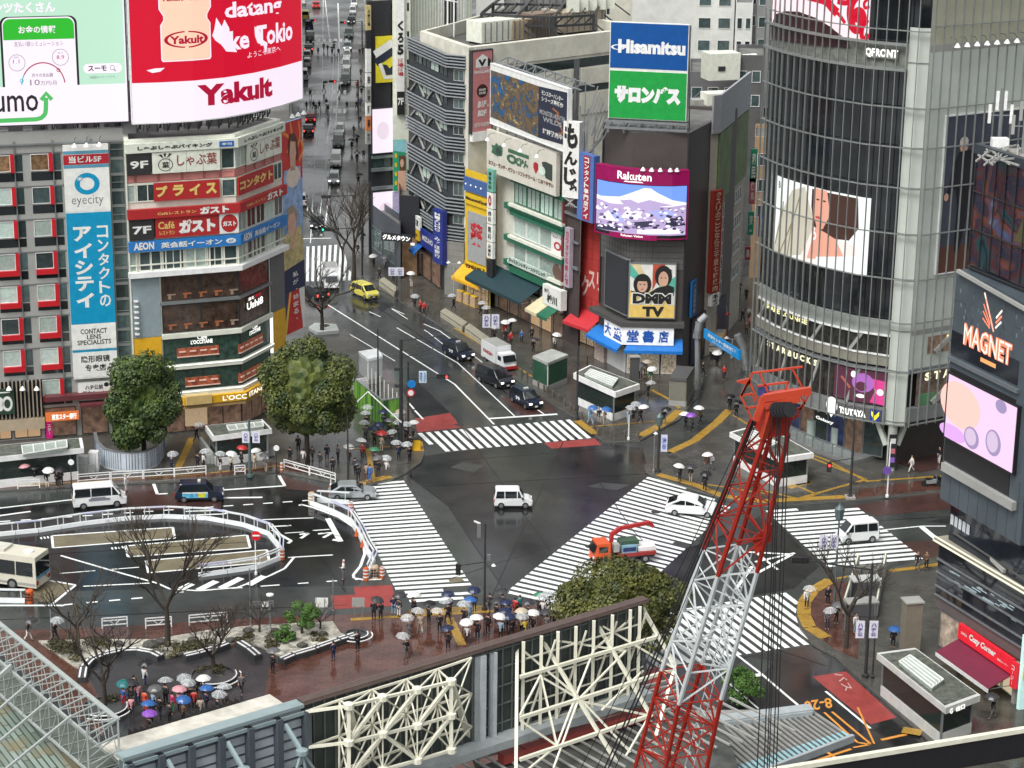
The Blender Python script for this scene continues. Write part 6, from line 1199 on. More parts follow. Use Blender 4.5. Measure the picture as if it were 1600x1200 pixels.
FMx=Fac([FMg.pt(-.2,0,.9).to_2d(),FMg.pt(FMg.W,0,.9).to_2d()]);zx=lambda x,y:FMx.uz(x,y)[1];ux=lambda x,y:FMx.uz(x,y)[0]
zb0,zb1=zx(1473,781),zx(1503,425);o=MB();FMx.box(o,0,ux(1594,848),zb0,zb1,-.9,0);q=o.build('cladding_box',MGB,bm)
o=MB();
for k in range(1,9):u=k*1.25;FMx.box(o,u,u+.03,zb0,zx(1480,690),0,.012)
for y in(470,520):FMx.box(o,0,10,zx(1495,y),zx(1495,y)+.03,0,.012)
o.build('cladding_joint',DKM,bm)
o=MB();FMx.box(o,.0,ux(1590,600),zx(1494,556),zx(1494,518),.0,.03);o.build('window_band',MGD,bm);o=MB();FMx.box(o,.0,ux(1594,600),zx(1494,566),zx(1494,560),.0,.25);o.build('ledge',mat('ledge_navy',(.12,.14,.15),.4),bm)
o=MB();FMx.box(o,.15,ux(1590,600),zx(1480,720),zx(1486,574),.0,.04);o.build('screen_recess',BLK,bm);o=MB();FMx.box(o,.5,ux(1590,780),zx(1480,735),zx(1480,722),.04,.45);o.build('ledge',PAN,bm)
o=MB();o.beam(FMx.pt(0.6,zb1+.1,.3),FMx.pt(9.5,zb1-.6,.3),.25);o.build('light_rail',PAN,bm)
rc=(ux(1487,600),ux(1594,660),zx(1482,681),zx(1489,583))
sign('video_screen','large pink lit screen with two glass bottles on the tower at the right edge',FMx,rc,[E_('scr_pink',(.80,.52,.72),.8),E_('scr_peach',(.82,.50,.44),.8),E_('scr_orchid',(.62,.34,.72),.8),E_('scr_glass',(.32,.26,.45),.7),E_('scr_glass2',(.58,.46,.62),.75)],lambda a,rc,d:[sh(a,FMx,rc,ell(.2,.6,.3,.35),d,1),sh(a,FMx,rc,ell(.12,.12,.2,.12),d+.01,2),sh(a,FMx,rc,ell(.4,.2,.11,.17),d+.02,3),sh(a,FMx,rc,ell(.39,.21,.08,.13),d+.03,4),sh(a,FMx,rc,ell(.71,.3,.11,.2),d+.02,3),sh(a,FMx,rc,ell(.7,.31,.08,.16),d+.03,4),sh(a,FMx,rc,ell(.78,.9,.08,.1),d+.02,3)],.05,.3,cat='video screen',frame=BLK)
NEO=E_('neon_coral',(.85,.22,.12),1.0);NEW=E_('neon_white',(.95,.8,.7),.9)
def fn(a,rc,d):
 T(a,FMx,'MAGNET',S(rc,0.0,.15,1,.47),d,1,bold=.07,slant=0);T(a,FMx,'MAGNET',S(rc,.01,.165,.99,.455),d+.03,2,bold=-.01)
 for k in range(4):stroke(a,FMx,rc,[(.36+k*.035,1-k*.07),(.60,.52)],.16,d,1 if k%2 else 2)
 for k in range(3):stroke(a,FMx,rc,[(.63,.58+k*.07),(.74,.7+k*.08)],.16,d,1 if k%2 else 2)
 for k in range(3):stroke(a,FMx,rc,[(.36,.84-k*.1),(.52,.6-k*.03)],.12,d,1)
 sh(a,FMx,rc,[(.38,.03),(.7,.03),(.7,.09),(.38,.09)],d,3)
sign('neon_sign','coral neon letters under a striped crown emblem on the tower at the right edge',FMx,(ux(1507,520),ux(1583,540),zx(1500,552),zx(1500,440)),[MGB,NEO,NEW,E_('neon_orange',(.8,.35,.12),.8)],fn,.0,.02)
for k in range(26):
 pass
o=MB()
for k in range(40):u=.3+(R_.random()**1)*9.5;z=zx(1500,500)+R_.random()*2.6;FMx.box(o,u,u+.14,z,z+.3,.0,.02)
o.build('wall_light',mat('pixel_light',(.16,.20,.23),.4),bm)
for k,(x,y)in enumerate(((1560,222),(1597,240))):
 p=G(x,y,39.5);t=thing('antenna_mast','white phone antenna mast on the right tower roof, '+('the left one' if k==0 else 'cut by the edge'),'antenna',tuple(p));o=MB();o.beam(p,p+Vector((0,0,4)),.15);o.beam(p+Vector((-.8,0,2)),p+Vector((.8,0,2)),.08);o.build('mast',STL,t)
 for j in range(4):o=MB();q=p+Vector(((-.8,-.3,.3,.8)[j],0,0));o.box(q+Vector((0,0,3.1 if j in(1,2)else 2.1)),(.22,.12,1.4));o.build('panel',PAN if k else WHT,t)
o=MB();t=thing('roof_equipment','cables and trays lying on the tower roof at the right edge','roof equipment',tuple(G(1570,240,39.5)))
for k in range(14):a,b=G(1525+R_.random()*70,226+R_.random()*34,39.75),G(1525+R_.random()*70,226+R_.random()*34,39.75);o.beam(a,b,.12)
o.build('cable_tray',PAN,t);o=MB();o.box(G(1562,224,39.9),(1.2,.8,.8));o.build('box',WHT,t)
FE2=Fac([G2(1449,1009),G2(1449,1009)+Vector((math.cos(math.radians(-66)),math.sin(math.radians(-66))))*20]);ze=lambda x,y:FE2 .uz(x,y)[1]
o=MB();FE2 .box(o,0,FE2 .W,ze(1463,846),ze(1463,840),-4,.1);q=o.build('eave',mat('eave_stone',(.28,.27,.22),.7,nz=(1,.3)),bm)
for k in range(2):o=MB();FE2 .box(o,0.1,FE2 .W,ze(1463,843)+.3-.35*k,ze(1463,843)+.36-.35*k,.12,.3);o.build('light_strip',E_('lit_warm',(.85,.8,.65),.7),bm)
o=MB();o.beam(FE2 .pt(.3,ze(1463,840)+1.2,-1.5),FE2 .pt(8.5,ze(1463,840)+.3,-.3),.3);o.build('beam',PAN,bm)
for k in range(5):o=MB();u=.2+.55*k;z=zM(1476,800)-.2;FMg.box(o,u,u+.4,z-.4,z+.4,.05,.08);o.build('lattice_panel',mat('lattice_pale',(.55,.6,.63),.5),bm)
FMs=Fac([FE2 .pt(.3,0,-.2).to_2d(),FE2 .pt(20,0,-.2).to_2d()]);zs_=lambda y:FMs.uz(1466,y)[1]
o=MB();FMs.box(o,0,FMs.W,zs_(930),zs_(846),-2,0);o.build('glass_front',mat('clock_glass',(.018,.02,.026),.06,nz=(.5,.8),spec=.7),bm)
for y in(872,893,915,930):o=MB();FMs.box(o,0,FMs.W,zs_(y)-.05,zs_(y)+.05,0,.15);o.build('transom',STL,bm)
o=MB()
for k in range(22):u=.4+R_.random()*10;z=zs_(898)+R_.random()*1.0;FMs.box(o,u,u+.3+R_.random()*1.2,z,z+.08,.01,.03)
o.build('shelf_reflection',mat('pale_blue_goods',(.35,.45,.48),.4,em=.1),bm)
o=MB();FMs.box(o,0,FMs.W,zs_(950),zs_(930),-2,-.02);o.build('fascia',mat('fascia_umber',(.12,.10,.10),.5),bm)
FM0=Fac([G2(1462,1012),G2(1462,1012)+Vector((math.cos(math.radians(-68)),math.sin(math.radians(-68))))*20]);
u_=lambda x,y:FM0 .uz(x,y)[0];z_=lambda x,y:FM0 .uz(x,y)[1]
window(bm,FM0,.4,3.2,.4,3.4,mat('display_window',(.30,.24,.19),.3,em=.3,nz=(1.3,.9)),STL,name='display_window')
rc=(u_(1507,990),u_(1590,1050),z_(1507,994),z_(1507,972));
sign('shop_sign','red cake shop sign with white script over the maroon awning',FM0,(rc[0],rc[1],z_(1507,995),z_(1507,971)),[mat('sign_red_lit',(.62,.015,.03),.4,em=.25),WT],lambda a,rc,d:[T(a,FM0,'Cozy Corner',S(rc,.22,.3,.72,.85),d,bold=.05,italic=.3),T(a,FM0,'GINZA',S(rc,.06,.45,.18,.62),d),T(a,FM0,'銀座コージー',S(rc,.75,.35,.95,.5),d)],.3,.6)
ta=awning('dark maroon awning of the cake shop at the lower right',FM0,rc[0]-.1,rc[1]-.1,z_(1507,995)-.9,z_(1507,995),2.4,mat('awning_maroon',(.15,.015,.04),.5),stripe=WHT)
window(bm,FM0,rc[0]+.2,rc[1]-1.8,.5,2.0,mat('cake_display',(.6,.48,.3),.4,em=.45,nz=(2,.5)),WHT,name='display_window');window(bm,FM0,rc[1]-1.7,rc[1]-.2,.5,2.6,mat('menu_display',(.65,.55,.35),.4,em=.6,nz=(5,.6)),WHT,name='display_window')
sign('shop_sign','narrow red vertical sign right of the maroon awning',FM0,(rc[1]+.1,rc[1]+.7,1.6,3.6),[mat('sign_red_lit',(.62,.015,.03),.4),WT],lambda a,rc,d:T(a,FM0,'コージー',S(rc,.2,.1,.8,.9),d,vertical=True),.4,.7)
o=MB();FM0 .box(o,rc[1]+.9,rc[1]+1.2,.1,6,.0,.5);o.build('lit_post',mat('post_cyan',(.5,.75,.72),.4,em=.3),bm);o=MB();FM0 .box(o,rc[1]+1.2,rc[1]+4,2.6,3.6,.0,.4);o.build('fascia',YEL,bm)
for u in(3.5,rc[0]-.1,rc[1]-.1):o=MB();FM0 .box(o,u,u+.35,.1,3.4,0,.3);o.build('pilaster',mat('pilaster',(.35,.33,.3),.6),bm)
def onpl(px,py,P0,N):
 d=ray(px,py);t=(P0-CAM).dot(N)/d.dot(N);return CAM+d*t
ZW=17.0;wA,wB=G(470,1092,ZW),G(1000,935,ZW);wd=(wB-wA).normalized()
wL=wA-wd*30;FW0=Fac([wL.to_2d(),(wB+wd*.3).to_2d()])
nW=FW0 .n[0]
z0w=FW0 .uz(900,1105)[1];uw=lambda x,y:FW0 .uz(x,y)[0]
CRM=mat('cream_steel',(.72,.71,.58),.5,nz=(1.5,.12));WALLG=mat('green_black_panel',(.035,.045,.042),.45,nz=(.6,.5));BRN2=mat('brown_grating',(.12,.085,.075),.6)
tw=thing('billboard_wall','long dark panel wall with a brown grating top behind the cream truss frames','billboard wall',tuple(FW0 .pt(40,z0w,0)))
o=MB();FW0 .box(o,uw(470,1100),FW0 .W,z0w,ZW-.2,-.5,0);o.build('panel_wall',WALLG,tw)
o=MB()
for k in range(34):u=uw(470,1100)+k*(FW0 .W-uw(470,1100))/34;FW0 .box(o,u,u+.06,z0w,ZW-.3,.0,.12)
for k in range(5):z=z0w+(ZW-z0w)*(k+.5)/5;FW0 .box(o,uw(740,1050),FW0 .W,z,z+.07,.0,.1)
o.build('panel_rib',mat('rib_grey',(.11,.125,.12),.5),tw)
o=MB();
for k in range(5):FW0 .box(o,uw(470,1100),FW0 .W+.2,ZW-.15,ZW-.05,-.35+k*.13,-.26+k*.13)
FW0 .box(o,uw(470,1100),FW0 .W+.2,ZW-.3,ZW-.16,.22,.3);o.build('top_grating',BRN2,tw)
o=MB();FW0 .box(o,uw(470,1100),FW0 .W,z0w-.5,z0w,-.2,1.2);FW0 .box(o,uw(740,1090),uw(757,1090),z0w,ZW-.6,.0,.15);FW0 .box(o,uw(757,1090)+.3,uw(757,1090)+.45,z0w,ZW-.6,0,.3);o.build('base_beam',mat('pale_grey_beam',(.33,.36,.37),.5),tw)
for x in(748,765):o=MB();FW0 .box(o,uw(x,1060),uw(x,1060)+.35,z0w,ZW-.6,.15,.3);o.build('louvre_strip',mat('louvre_white',(.5,.54,.57),.4),tw)
tg=thing('billboard_wall','blue grey slatted billboard back at the bottom left of the frames','billboard wall',tuple(FW0 .pt(20,z0w,0)));uL0,uL1=uw(192,1170),uw(470,1092)
SLT=mat('slat_grey',(.40,.45,.48),.5,nz=(1,.25));BGR=mat('blue_grey_steel',(.24,.31,.32),.45,nz=(1,.12));BGD=mat('dark_blue_steel',(.07,.085,.10),.5)
o=MB();FW0 .box(o,uL0,uL1-.05,4,ZW-.6,-.5,-.05);o.build('backing',mat('slat_shadow',(.10,.12,.13),.6),tg)
o=MB();z=4
while z<ZW-.7:FW0 .box(o,uL0,uL1-.05,z,z+.42,-.05,.08);z+=.6
o.build('slat',SLT,tg);o=MB();FW0 .box(o,uL0-.2,uL1,ZW-.4,ZW-.2,-.5,.35);FW0 .box(o,uL0-.2,uL1,ZW-.8,ZW-.6,.3,.42);o.build('top_rail',BGR,tg)
for k in range(7):
 u=uL0+(uL1-uL0)*k/6.02;o=MB();FW0 .box(o,u,u+.35,4,ZW-.6,.1,.6);o.build('post',BGD,tg)
o=MB()
for k in range(3):
 u=uL0+.5+k*(uL1-uL0)/3;w3=(uL1-uL0)/3;n_=FW0 .pt(u+w3*.5,ZW-2.0,2.2);o.beam(n_,FW0 .pt(u+w3,ZW-5,2.4),.14);o.beam(n_,FW0 .pt(u,ZW-6,2.6),.14);o.beam(n_,FW0 .pt(u+w3*.9,6,2.8),.14);o.beam(FW0 .pt(u,ZW-6,2.6),FW0 .pt(u+w3,ZW-5,2.4),.14)
 o.beam(n_,FW0 .pt(u+w3*.5,ZW-1,.5),.2);o.lathe(n_-Vector((0,0,.2)),[(0,0),(.35,.1),(.35,.35),(0,.45)],8)
o.build('truss',BGR,tg)
o=MB();FW0 .box(o,uL0+.3,uL1-.1,ZW-1.1,ZW-.9,-3.2,-.9);o.build('cream_ledge',mat('peeling_cream',(.55,.53,.46),.7,nz=(.9,.35)),tg)
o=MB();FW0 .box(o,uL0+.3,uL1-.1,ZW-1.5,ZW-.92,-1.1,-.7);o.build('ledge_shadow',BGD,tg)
o=MB()
for k in range(60):
 u=uL0+2+k*(uL1-uL0-4)/60
 if 18<k<30:continue
 FW0 .box(o,u,u+.09,ZW-1,ZW-.55-.1*(k%3),-3.3,-3.22)
o.build('iron_finial',BLK,tg)
PA=FW0 .pt(0,0,.35);PB=FW0 .pt(0,0,3.0);N3=Vector((nW.x,nW.y,0))
t=thing('space_truss','cream steel space truss standing before the dark panel wall, left of two','truss',tuple(FW0 .pt(40,z0w,3)));tA=[[onpl(x,y,PA,N3)for x,y in r]for r in([(478,1112),(530,1094),(582,1078),(635,1062),(684,1046),(737,1028)],[(478,1168),(530,1150),(582,1132),(635,1115),(684,1100),(737,1084)],[(478,1222),(530,1204),(582,1186),(635,1168),(684,1150),(737,1135)])]
tB=[[onpl(x,y,PB,N3)for x,y in r]for r in([(478,1112),(545,1103),(598,1090),(652,1078),(705,1065)],[(478,1168),(545,1160),(598,1147),(652,1134),(705,1118)],[(478,1225),(545,1215),(598,1203),(652,1188),(705,1172)])]
tB[0][0]=tA[0][0];tB[1][0]=tA[1][0];tB[2][0]=tA[2][0]
o=MB();o2=MB();o3=MB()
for r in range(3):
 for a,b in zip(tA[r][:-1],tA[r][1:]):o.beam(a,b,.12)
 for a,b in zip(tB[r][:-1],tB[r][1:]):o2 .beam(a,b,.16)
 for k in range(1,5):
  for j in(k,k+1):o3 .beam(tB[r][k],tA[r][j],.09)
  if r<2:
   o.beam(tA[r][k],tA[r+1][k],.12);o3 .beam(tB[r][k],tA[r+1][k],.08);o3 .beam(tB[r][k],tA[r+1][k+1],.08);o3 .beam(tB[r+1][k],tA[r][k],.08);o3 .beam(tB[r+1][k],tA[r][k+1],.08)
   o2 .beam(tB[r][k],tB[r+1][k],.22 if k in(1,4)else .08)
   if k<4:o2 .beam(tB[r][k+1],tB[r+1][k],.2)if r==0 or k%2 else o2 .beam(tB[r][k],tB[r+1][k+1],.2)
 for k in range(1,5):o2 .lathe(tB[r][k]-Vector((0,0,.25)),[(0,0),(.3,.1),(.3,.4),(0,.5)],8)
for k in(1,4):
 e=tB[0][k];f_=G(*((752,1215)if k==4 else(580,1240)),6.5);o2 .beam(e,f_,.3)
o.build('wall_chord',CRM,t);o2 .build('main_member',CRM,t);o3 .build('diagonal',CRM,t)
Pa,Pb_=G(810,1001,ZW-.6),G(1000,944,ZW-.6);Pc=G(975,1200,8.5);NS=(Pb_-Pa).cross(Pc-Pa).normalized();ps=lambda x,y:onpl(x,y,Pa,NS)
t=thing('lattice_frame','cream sloping lattice frame propping the dark panel wall, beside the red crane boom','frame',tuple(ps(900,1100)));o=MB();o2=MB()
for a,b in(((807,1003),(1000,946)),((812,1058),(1030,994)),((812,1122),(1055,1045)),((812,1187),(1015,1118)),((808,1003),(806,1215)),((843,993),(975,1210)),((930,970),(1018,1120)),((1001,945),(1055,1040)),((1055,1040),(1025,1150))):o.beam(ps(*a),ps(*b),.2)
for a,b in(((810,1010),(905,1090)),((905,1090),(985,1175)),((865,1200),(905,1090)),((845,1055),(812,1118)),((845,1055),(870,1165)),((870,1165),(928,1015)),((928,1015),(1000,955)),((850,998),(978,1017)),((978,1017),(905,1092)),((812,1125),(870,1165)),((870,1165),(810,1215)),((905,1095),(1015,1118)),((1015,1118),(970,1195)),((928,970),(1055,1045)),((1055,1045),(1030,994)),((940,1110),(1005,1048)),((850,1060),(905,1092))):o2 .beam(ps(*a),ps(*b),.11)
o.build('main_member',CRM,t);o2 .build('diagonal',CRM,t);o=MB()
for x,y in((818,997),(846,988),(872,981),(900,973),(928,964),(957,955),(985,947),(1000,942)):
 a=onpl(x,y+6,FW0 .pt(0,0,.5),N3);b=Vector((a.x,a.y,z0w));o.beam(a,b,.2)
for k in range(4):a=FW0 .pt(uw(815,1010),ZW-1.5-k*1.5,.4);b=FW0 .pt(FW0 .W-.2,ZW-1.5-k*1.5,.4);o.beam(a,b,.08)
for k in range(4):u0_=uw(815,1010)+k*2.4;o.beam(FW0 .pt(u0_,z0w,.5),FW0 .pt(u0_+2.2,ZW-.8,.5),.1)
o.build('rear_post',CRM,t)
o=MB();dk=[G(440,1200,9.0),G(1060,1075,9.0),G(1130,1090,9.0),G(1200,1300,9.0),G(100,1400,9.0)];t=thing('station_roof','dark cluttered station roof below the cream trusses','roof',tuple(G(800,1250,0)))
P2=[FW0 .pt(uw(440,1150),0,-.2).to_2d(),FW0 .pt(FW0 .W+2,0,-.2).to_2d(),G2(1130,1130,9),G2(1190,1300,9),G2(200,1500,9)]
o.prism(P2,.2,9.0);o.build('deck',mat('roof_clutter',(.07,.075,.068),.6,nz=(.4,.8)),t)
o=MB()
for k in range(26):a=G(640+20*k,1190-4*k,9.2);o.beam(a,a+Vector((-nW.x,-nW.y,0))*-6,.12)
for k in range(6):a=G(700,1150+9*k,9.3);b=G(1060,1060+9*k,9.3);o.beam(a,b,.18)
o.build('roof_rib',PAN,t);o=MB()
for k in range(7):a=G(800+32*k,1180-10*k,9.5);o.box(a,(1.6,.7,.6),.6)
o.build('red_crate',mat('crate_red',(.3,.05,.04),.6),t)
ZC_=6.8;t=thing('canopy_roof','grey corrugated canopy roof with a pale blue edge at the bottom','roof',tuple(G(1200,1160,ZC_)))
cp=[G(*p,ZC_)for p in((1052,1110),(1268,1108),(1333,1152),(1150,1222),(1040,1222))];o=MB();o.prism([p.to_2d()for p in cp],ZC_-.25,ZC_);o.build('sheet',mat('corrugated',(.27,.27,.25),.45,nz=(1,.3)),t)
o=MB();e0,e1=G(1150,1222,ZC_),G(1333,1152,ZC_);f0,f1=G(1060,1140,ZC_),G(1268,1108,ZC_)
for k in range(24):
 a=f0 .lerp(f1,k/24);b=e0 .lerp(e1,k/24);o.beam(a+Vector((0,0,.05)),b+Vector((0,0,.05)),.09)
o.build('rib',mat('rib_dark',(.10,.10,.10),.5),t)
for k in range(24):
 a=f0 .lerp(f1,(k+.12)/24);b=e0 .lerp(e1,(k+.12)/24);a2=f0 .lerp(f1,(k+.9)/24);b2_=e0 .lerp(e1,(k+.9)/24);o=MB();u_=Vector((0,0,.012));o.face([b.lerp(a,.22)+u_,b.lerp(a,.02)+u_,b2_.lerp(a2,.02)+u_,b2_.lerp(a2,.22)+u_]);o.build('blue_panel',mat('pale_blue_sheet',(.30,.52,.56),.3),t)
o=MB();o.beam(e0+Vector((0,0,-.05)),e1+Vector((0,0,-.05)),.25,.5);g0,g1=G(1125,1123,ZC_+.4),G(1268,1105,ZC_+.4);o.beam(g0,g1,.9,.12);o.beam(g0+Vector((0,-.5,-.3)),g1+Vector((0,-.5,-.3)),.1,.5);o.build('gutter',mat('gutter_grey',(.36,.40,.41),.4),t)
o=MB()
for x,y in((1265,1190),(1170,1225)):a=G(x,y,5.8);o.beam((a.x,a.y,0),a,.3)
o.build('post',CRM,t)
t=thing('bridge_parapet','dark parapet with a white cap and rusty rail at the bottom right corner','parapet',tuple(G(1400,1180,7)));zP=9.0;a,b=G(1140,1213,zP),G(1720,1118,zP);o=MB();o.beam(a+Vector((0,0,-.1)),b+Vector((0,0,-.1)),.35,.3);o.build('cap',CRM,t)
o=MB();dd=(b-a).normalized();nn=Vector((dd.y,-dd.x,0));o.hull8([a+nn*.1+Vector((0,0,-2)),b+nn*.1+Vector((0,0,-2)),b-nn*.1+Vector((0,0,-2)),a-nn*.1+Vector((0,0,-2)),a+nn*.1+Vector((0,0,-.25)),b+nn*.1+Vector((0,0,-.25)),b-nn*.1+Vector((0,0,-.25)),a-nn*.1+Vector((0,0,-.25))]);o.build('wall',BLK,t)
o=MB();P4=[(a+nn*.3).to_2d(),(b+nn*.3).to_2d(),(b+nn*22).to_2d(),(a+nn*22).to_2d()];o.prism(P4,.2,6.5);o.build('deck',mat('deck_dark',(.05,.045,.042),.7,nz=(.6,.4)),t)
o=MB();RU=mat('rusty_beam',(.30,.15,.10),.7,nz=(1.5,.4));c0_,c1_=G(1280,1214,7.6),G(1700,1140,7.6);o.beam(c0_,c1_,.35,.3);o.beam(c0_+Vector((0,0,-1)),c1_+Vector((0,0,-1)),.2,.2)
for k in range(12):p=c0_.lerp(c1_,k/11);o.beam(p,p+Vector((0,0,-1.1)),.16)
o.build('rusty_rail',RU,t);o=MB();
for k in range(11):p=c0_.lerp(c1_,(k+.5)/11);o.box(p+Vector((0,.1,-.55)),(1.6,.1,.7),math.atan2(dd.y,dd.x))
o.build('rail_panel',mat('panel_taupe',(.26,.22,.19),.7),t)
ZR1=14.0;t=thing('station_roof','pale green and tan corrugated roof in the bottom left corner','roof',tuple(G(60,1150,0)));rf=[G(*p,ZR1)for p in((-40,1022),(0,1054),(158,1190),(175,1240),(-60,1300))]
RFM=bpy.data.materials.new('patchwork_roof');RFM.use_nodes=True;nt=RFM.node_tree;b_=nt.nodes['Principled BSDF'];tc=nt.nodes.new('ShaderNodeTexCoord');mp=nt.nodes.new('ShaderNodeMapping');mp.inputs['Rotation'].default_value=(0,0,1.05);wv=nt.nodes.new('ShaderNodeTexBrick');wv.inputs['Scale'].default_value=1;wv.inputs['Brick Width'].default_value=3.2;wv.inputs['Row Height'].default_value=.36;wv.inputs['Mortar Size'].default_value=.045;wv.inputs['Color1'].default_value=(.13,.18,.14,1);wv.inputs['Color2'].default_value=(.30,.38,.34,1);wv.inputs['Mortar'].default_value=(.05,.055,.04,1)
nz_=nt.nodes.new('ShaderNodeTexNoise');nz_.inputs['Scale'].default_value=.35;mx=nt.nodes.new('ShaderNodeMix');mx.data_type='RGBA';mx.inputs[7].default_value=(.26,.19,.08,1);mr=nt.nodes.new('ShaderNodeMapRange');mr.inputs[1].default_value=.48;mr.inputs[2].default_value=.66;mr.inputs[4].default_value=.8
L=nt.links;L.new(tc.outputs['Object'],mp.inputs[0]);L.new(mp.outputs[0],wv.inputs['Vector']);L.new(tc.outputs['Object'],nz_.inputs['Vector']);L.new(nz_.outputs[0],mr.inputs[0]);L.new(mr.outputs[0],mx.inputs[0]);L.new(wv.outputs[0],mx.inputs[6]);L.new(mx.outputs[2],b_.inputs['Base Color']);b_.inputs['Roughness'].default_value=.35
o=MB();o.prism([p.to_2d()for p in rf],ZR1-.4,ZR1);o.build('roof_sheet',RFM,t);o=MB();o.prism([(G2(-40,1022,ZR1)),G2(158,1190,ZR1),G2(175,1240,ZR1),G2(-60,1300,ZR1)],.2,ZR1-.45);o.build('wall',DKM,t)
o=MB();
for dz,x0,y0,x1,y1 in((0,-40,1018,165,1193),(0,-40,1005,168,1180)):o.beam(G(x0,y0,ZR1+.1),G(x1,y1,ZR1+.1),.35,.15)
o.build('edge_trim',mat('trim_pale',(.42,.44,.38),.5),t)
t=thing('roof_walkway','white lattice walkway frame running along the bottom left roof','walkway',tuple(G(100,1080,14)));o=MB();T0,T1=G(-30,951,18.0),G(184,1124,18.0);Bq0,Bq1=T0+Vector((0,0,-2.6)),T1+Vector((0,0,-2.6));dI=(T1-T0).normalized();nI=Vector((dI.y,-dI.x,0));nI=nI if nI.x<0 else-nI
o.beam(T0,T1,.28,.12);o.beam(Bq0,Bq1,.12);o.beam(T0+nI*1.8+Vector((0,0,-.4)),T1+nI*1.8+Vector((0,0,-.4)),.12);o.beam(Bq0+nI*1.8,Bq1+nI*1.8,.12)
n=15
for k in range(n+1):
 s=k/n;a=T0 .lerp(T1,s);b=Bq0 .lerp(Bq1,s);c=a+nI*1.8+Vector((0,0,-.4));d=b+nI*1.8;o.beam(a,b,.04);o.beam(a,c,.07);o.beam(c,d,.04);o.beam(b,d,.04)
 if k<n:e=Bq0 .lerp(Bq1,(k+1)/n);o.beam(a,e,.045);o.beam(c,T0 .lerp(T1,(k+1)/n),.045);o.beam(d,T0 .lerp(T1,(k+1)/n)+nI*1.8+Vector((0,0,-.4)),.045)
o.build('lattice',mat('galvanised',(.42,.46,.44),.4,.3),t);o=MB()
for k in range(7):a=T0 .lerp(T1,(k+.3)/7);q=G(*PX(a+nI*(7+k*.4)+Vector((0,0,-4))),ZR1+.1);o.beam(a+nI*1.8,q,.12 if k!=3 else .22)
o.build('stay',mat('galvanised',(.42,.46,.44),.4,.3),t);o=MB();o.prism([(Bq0+nI*.1).to_2d(),(Bq1+nI*.1).to_2d(),(Bq1+nI*1.7).to_2d(),(Bq0+nI*1.7).to_2d()],Bq0 .z-.12,Bq0 .z-.04);o.build('deck',mat('walk_deck',(.10,.12,.10),.6,nz=(1,.4)),t)
o=MB();o.prism([G2(-40,985,13),G2(178,1165,13),G2(178,1215,13),G2(-40,1035,13)],.2,13.0);o.build('under_wall',BLK,t)
o=MB();
for k in range(6):o.beam(T1+Vector((0,0,-k*.9)),T1+nI*1.8+Vector((0,0,-k*.9-.4)),.08);o.beam(T1+Vector((0,0,-k*.9)),T1+nI*1.8+Vector((0,0,-(k+1)*.9)),.06)
o.beam(T1,T1+Vector((0,0,-8)),.1);o.beam(T1+nI*1.8,T1+nI*1.8+Vector((0,0,-8)),.1);o.build('end_frame',mat('galvanised',(.42,.46,.44),.4,.3),t)
CR=mat('crane_red',(.36,.024,.014),.4,nz=(1.2,.2));CWH=mat('crane_white',(.66,.70,.70),.4,nz=(1.2,.1));CROP=mat('wire_rope',(.012,.012,.014),.5)
LV=[(((995,1190),109.0),((1055,1182),109.0),((1096,1240),107.2),((1030,1248),107.2)),(((1034,1047),106.5),((1097,1037),106.5),((1127,1092),104.7),((1061,1100),104.7)),(((1104,845),103.0),((1158,838),103.0),((1187,880),101.3),((1126,886),101.3)),(((1174,657),100.0),((1214,648),100.0),((1232,678),98.8),((1194,684),98.8))]
LP=[[atdist(p[0],p[1],y)for p,y in lv]for lv in LV]
for c in range(4):LP[0][c]=LP[0][c]+(LP[0][c]-LP[1][c])*2.0
def boom(s):
 k=min(2,int(s));return[LP[k][c].lerp(LP[k+1][c],s-k)for c in range(4)]
tc_=thing('crane_boom','red and white lattice crane boom rising from the bottom between the frames and the crossing','crane',tuple(LP[0][3]))
segs=[(0,.62,CWH),(.62,1.0,CR),(1.0,1.94,CWH),(1.94,3.0,CR)]
for s0,s1,m_ in segs:
 L_=(boom(s1)[0]-boom(s0)[0]).length;n=max(2,round(L_/2.3));ch=MB();la=MB()
 for k in range(n):
  A,B=boom(s0+(s1-s0)*k/n),boom(s0+(s1-s0)*(k+1)/n)
  for c in range(4):
   ch.tube(A[c],B[c],.13,n=6);la.beam(B[c],B[(c+1)%4],.07)
   if(k+c)%2:la.beam(A[c],B[(c+1)%4],.085)
   else:la.beam(B[c],A[(c+1)%4],.085)
   if c%2:la.beam(A[c].lerp(B[c],.5),A[(c+1)%4].lerp(B[(c+1)%4],.5),.04)
  la.beam(B[0],B[2],.05)
 ch.build('chord',m_,tc_);la.build('lacing',m_,tc_)
o=MB()
for k in range(34):
 A,B=boom(.2+k*.053),boom(.2+(k+1)*.053);a=A[1].lerp(A[2],.35);b=A[1].lerp(A[2],.6);o.beam(a,b,.04);o.beam(a,B[1].lerp(B[2],.35),.05);o.beam(b,B[1].lerp(B[2],.6),.05)
o.build('ladder',CWH,tc_)
hd=boom(3.0);P=lambda x,y,Y=99.4:atdist(x,y,Y)
o=MB();o.hull8([hd[3],hd[2],hd[1],hd[0],P(1197,634,98.7),P(1246,624,98.7),P(1240,606,100.6),P(1194,612,100.6)]);o.build('head_box',CR,tc_)
o=MB();o.beam(P(1180,657,98.4),P(1194,620,98.4),.28);o.beam(P(1193,622,98.3),P(1267,610,98.3),.28,.34);o.beam(P(1195,634,98.3),P(1250,622,98.3),.3);o.beam(P(1205,640,98.3),P(1192,684,98.8),.3);o.build('head_plate',mat('crane_orange',(.48,.055,.025),.4,nz=(1,.2)),tc_)
o=MB()
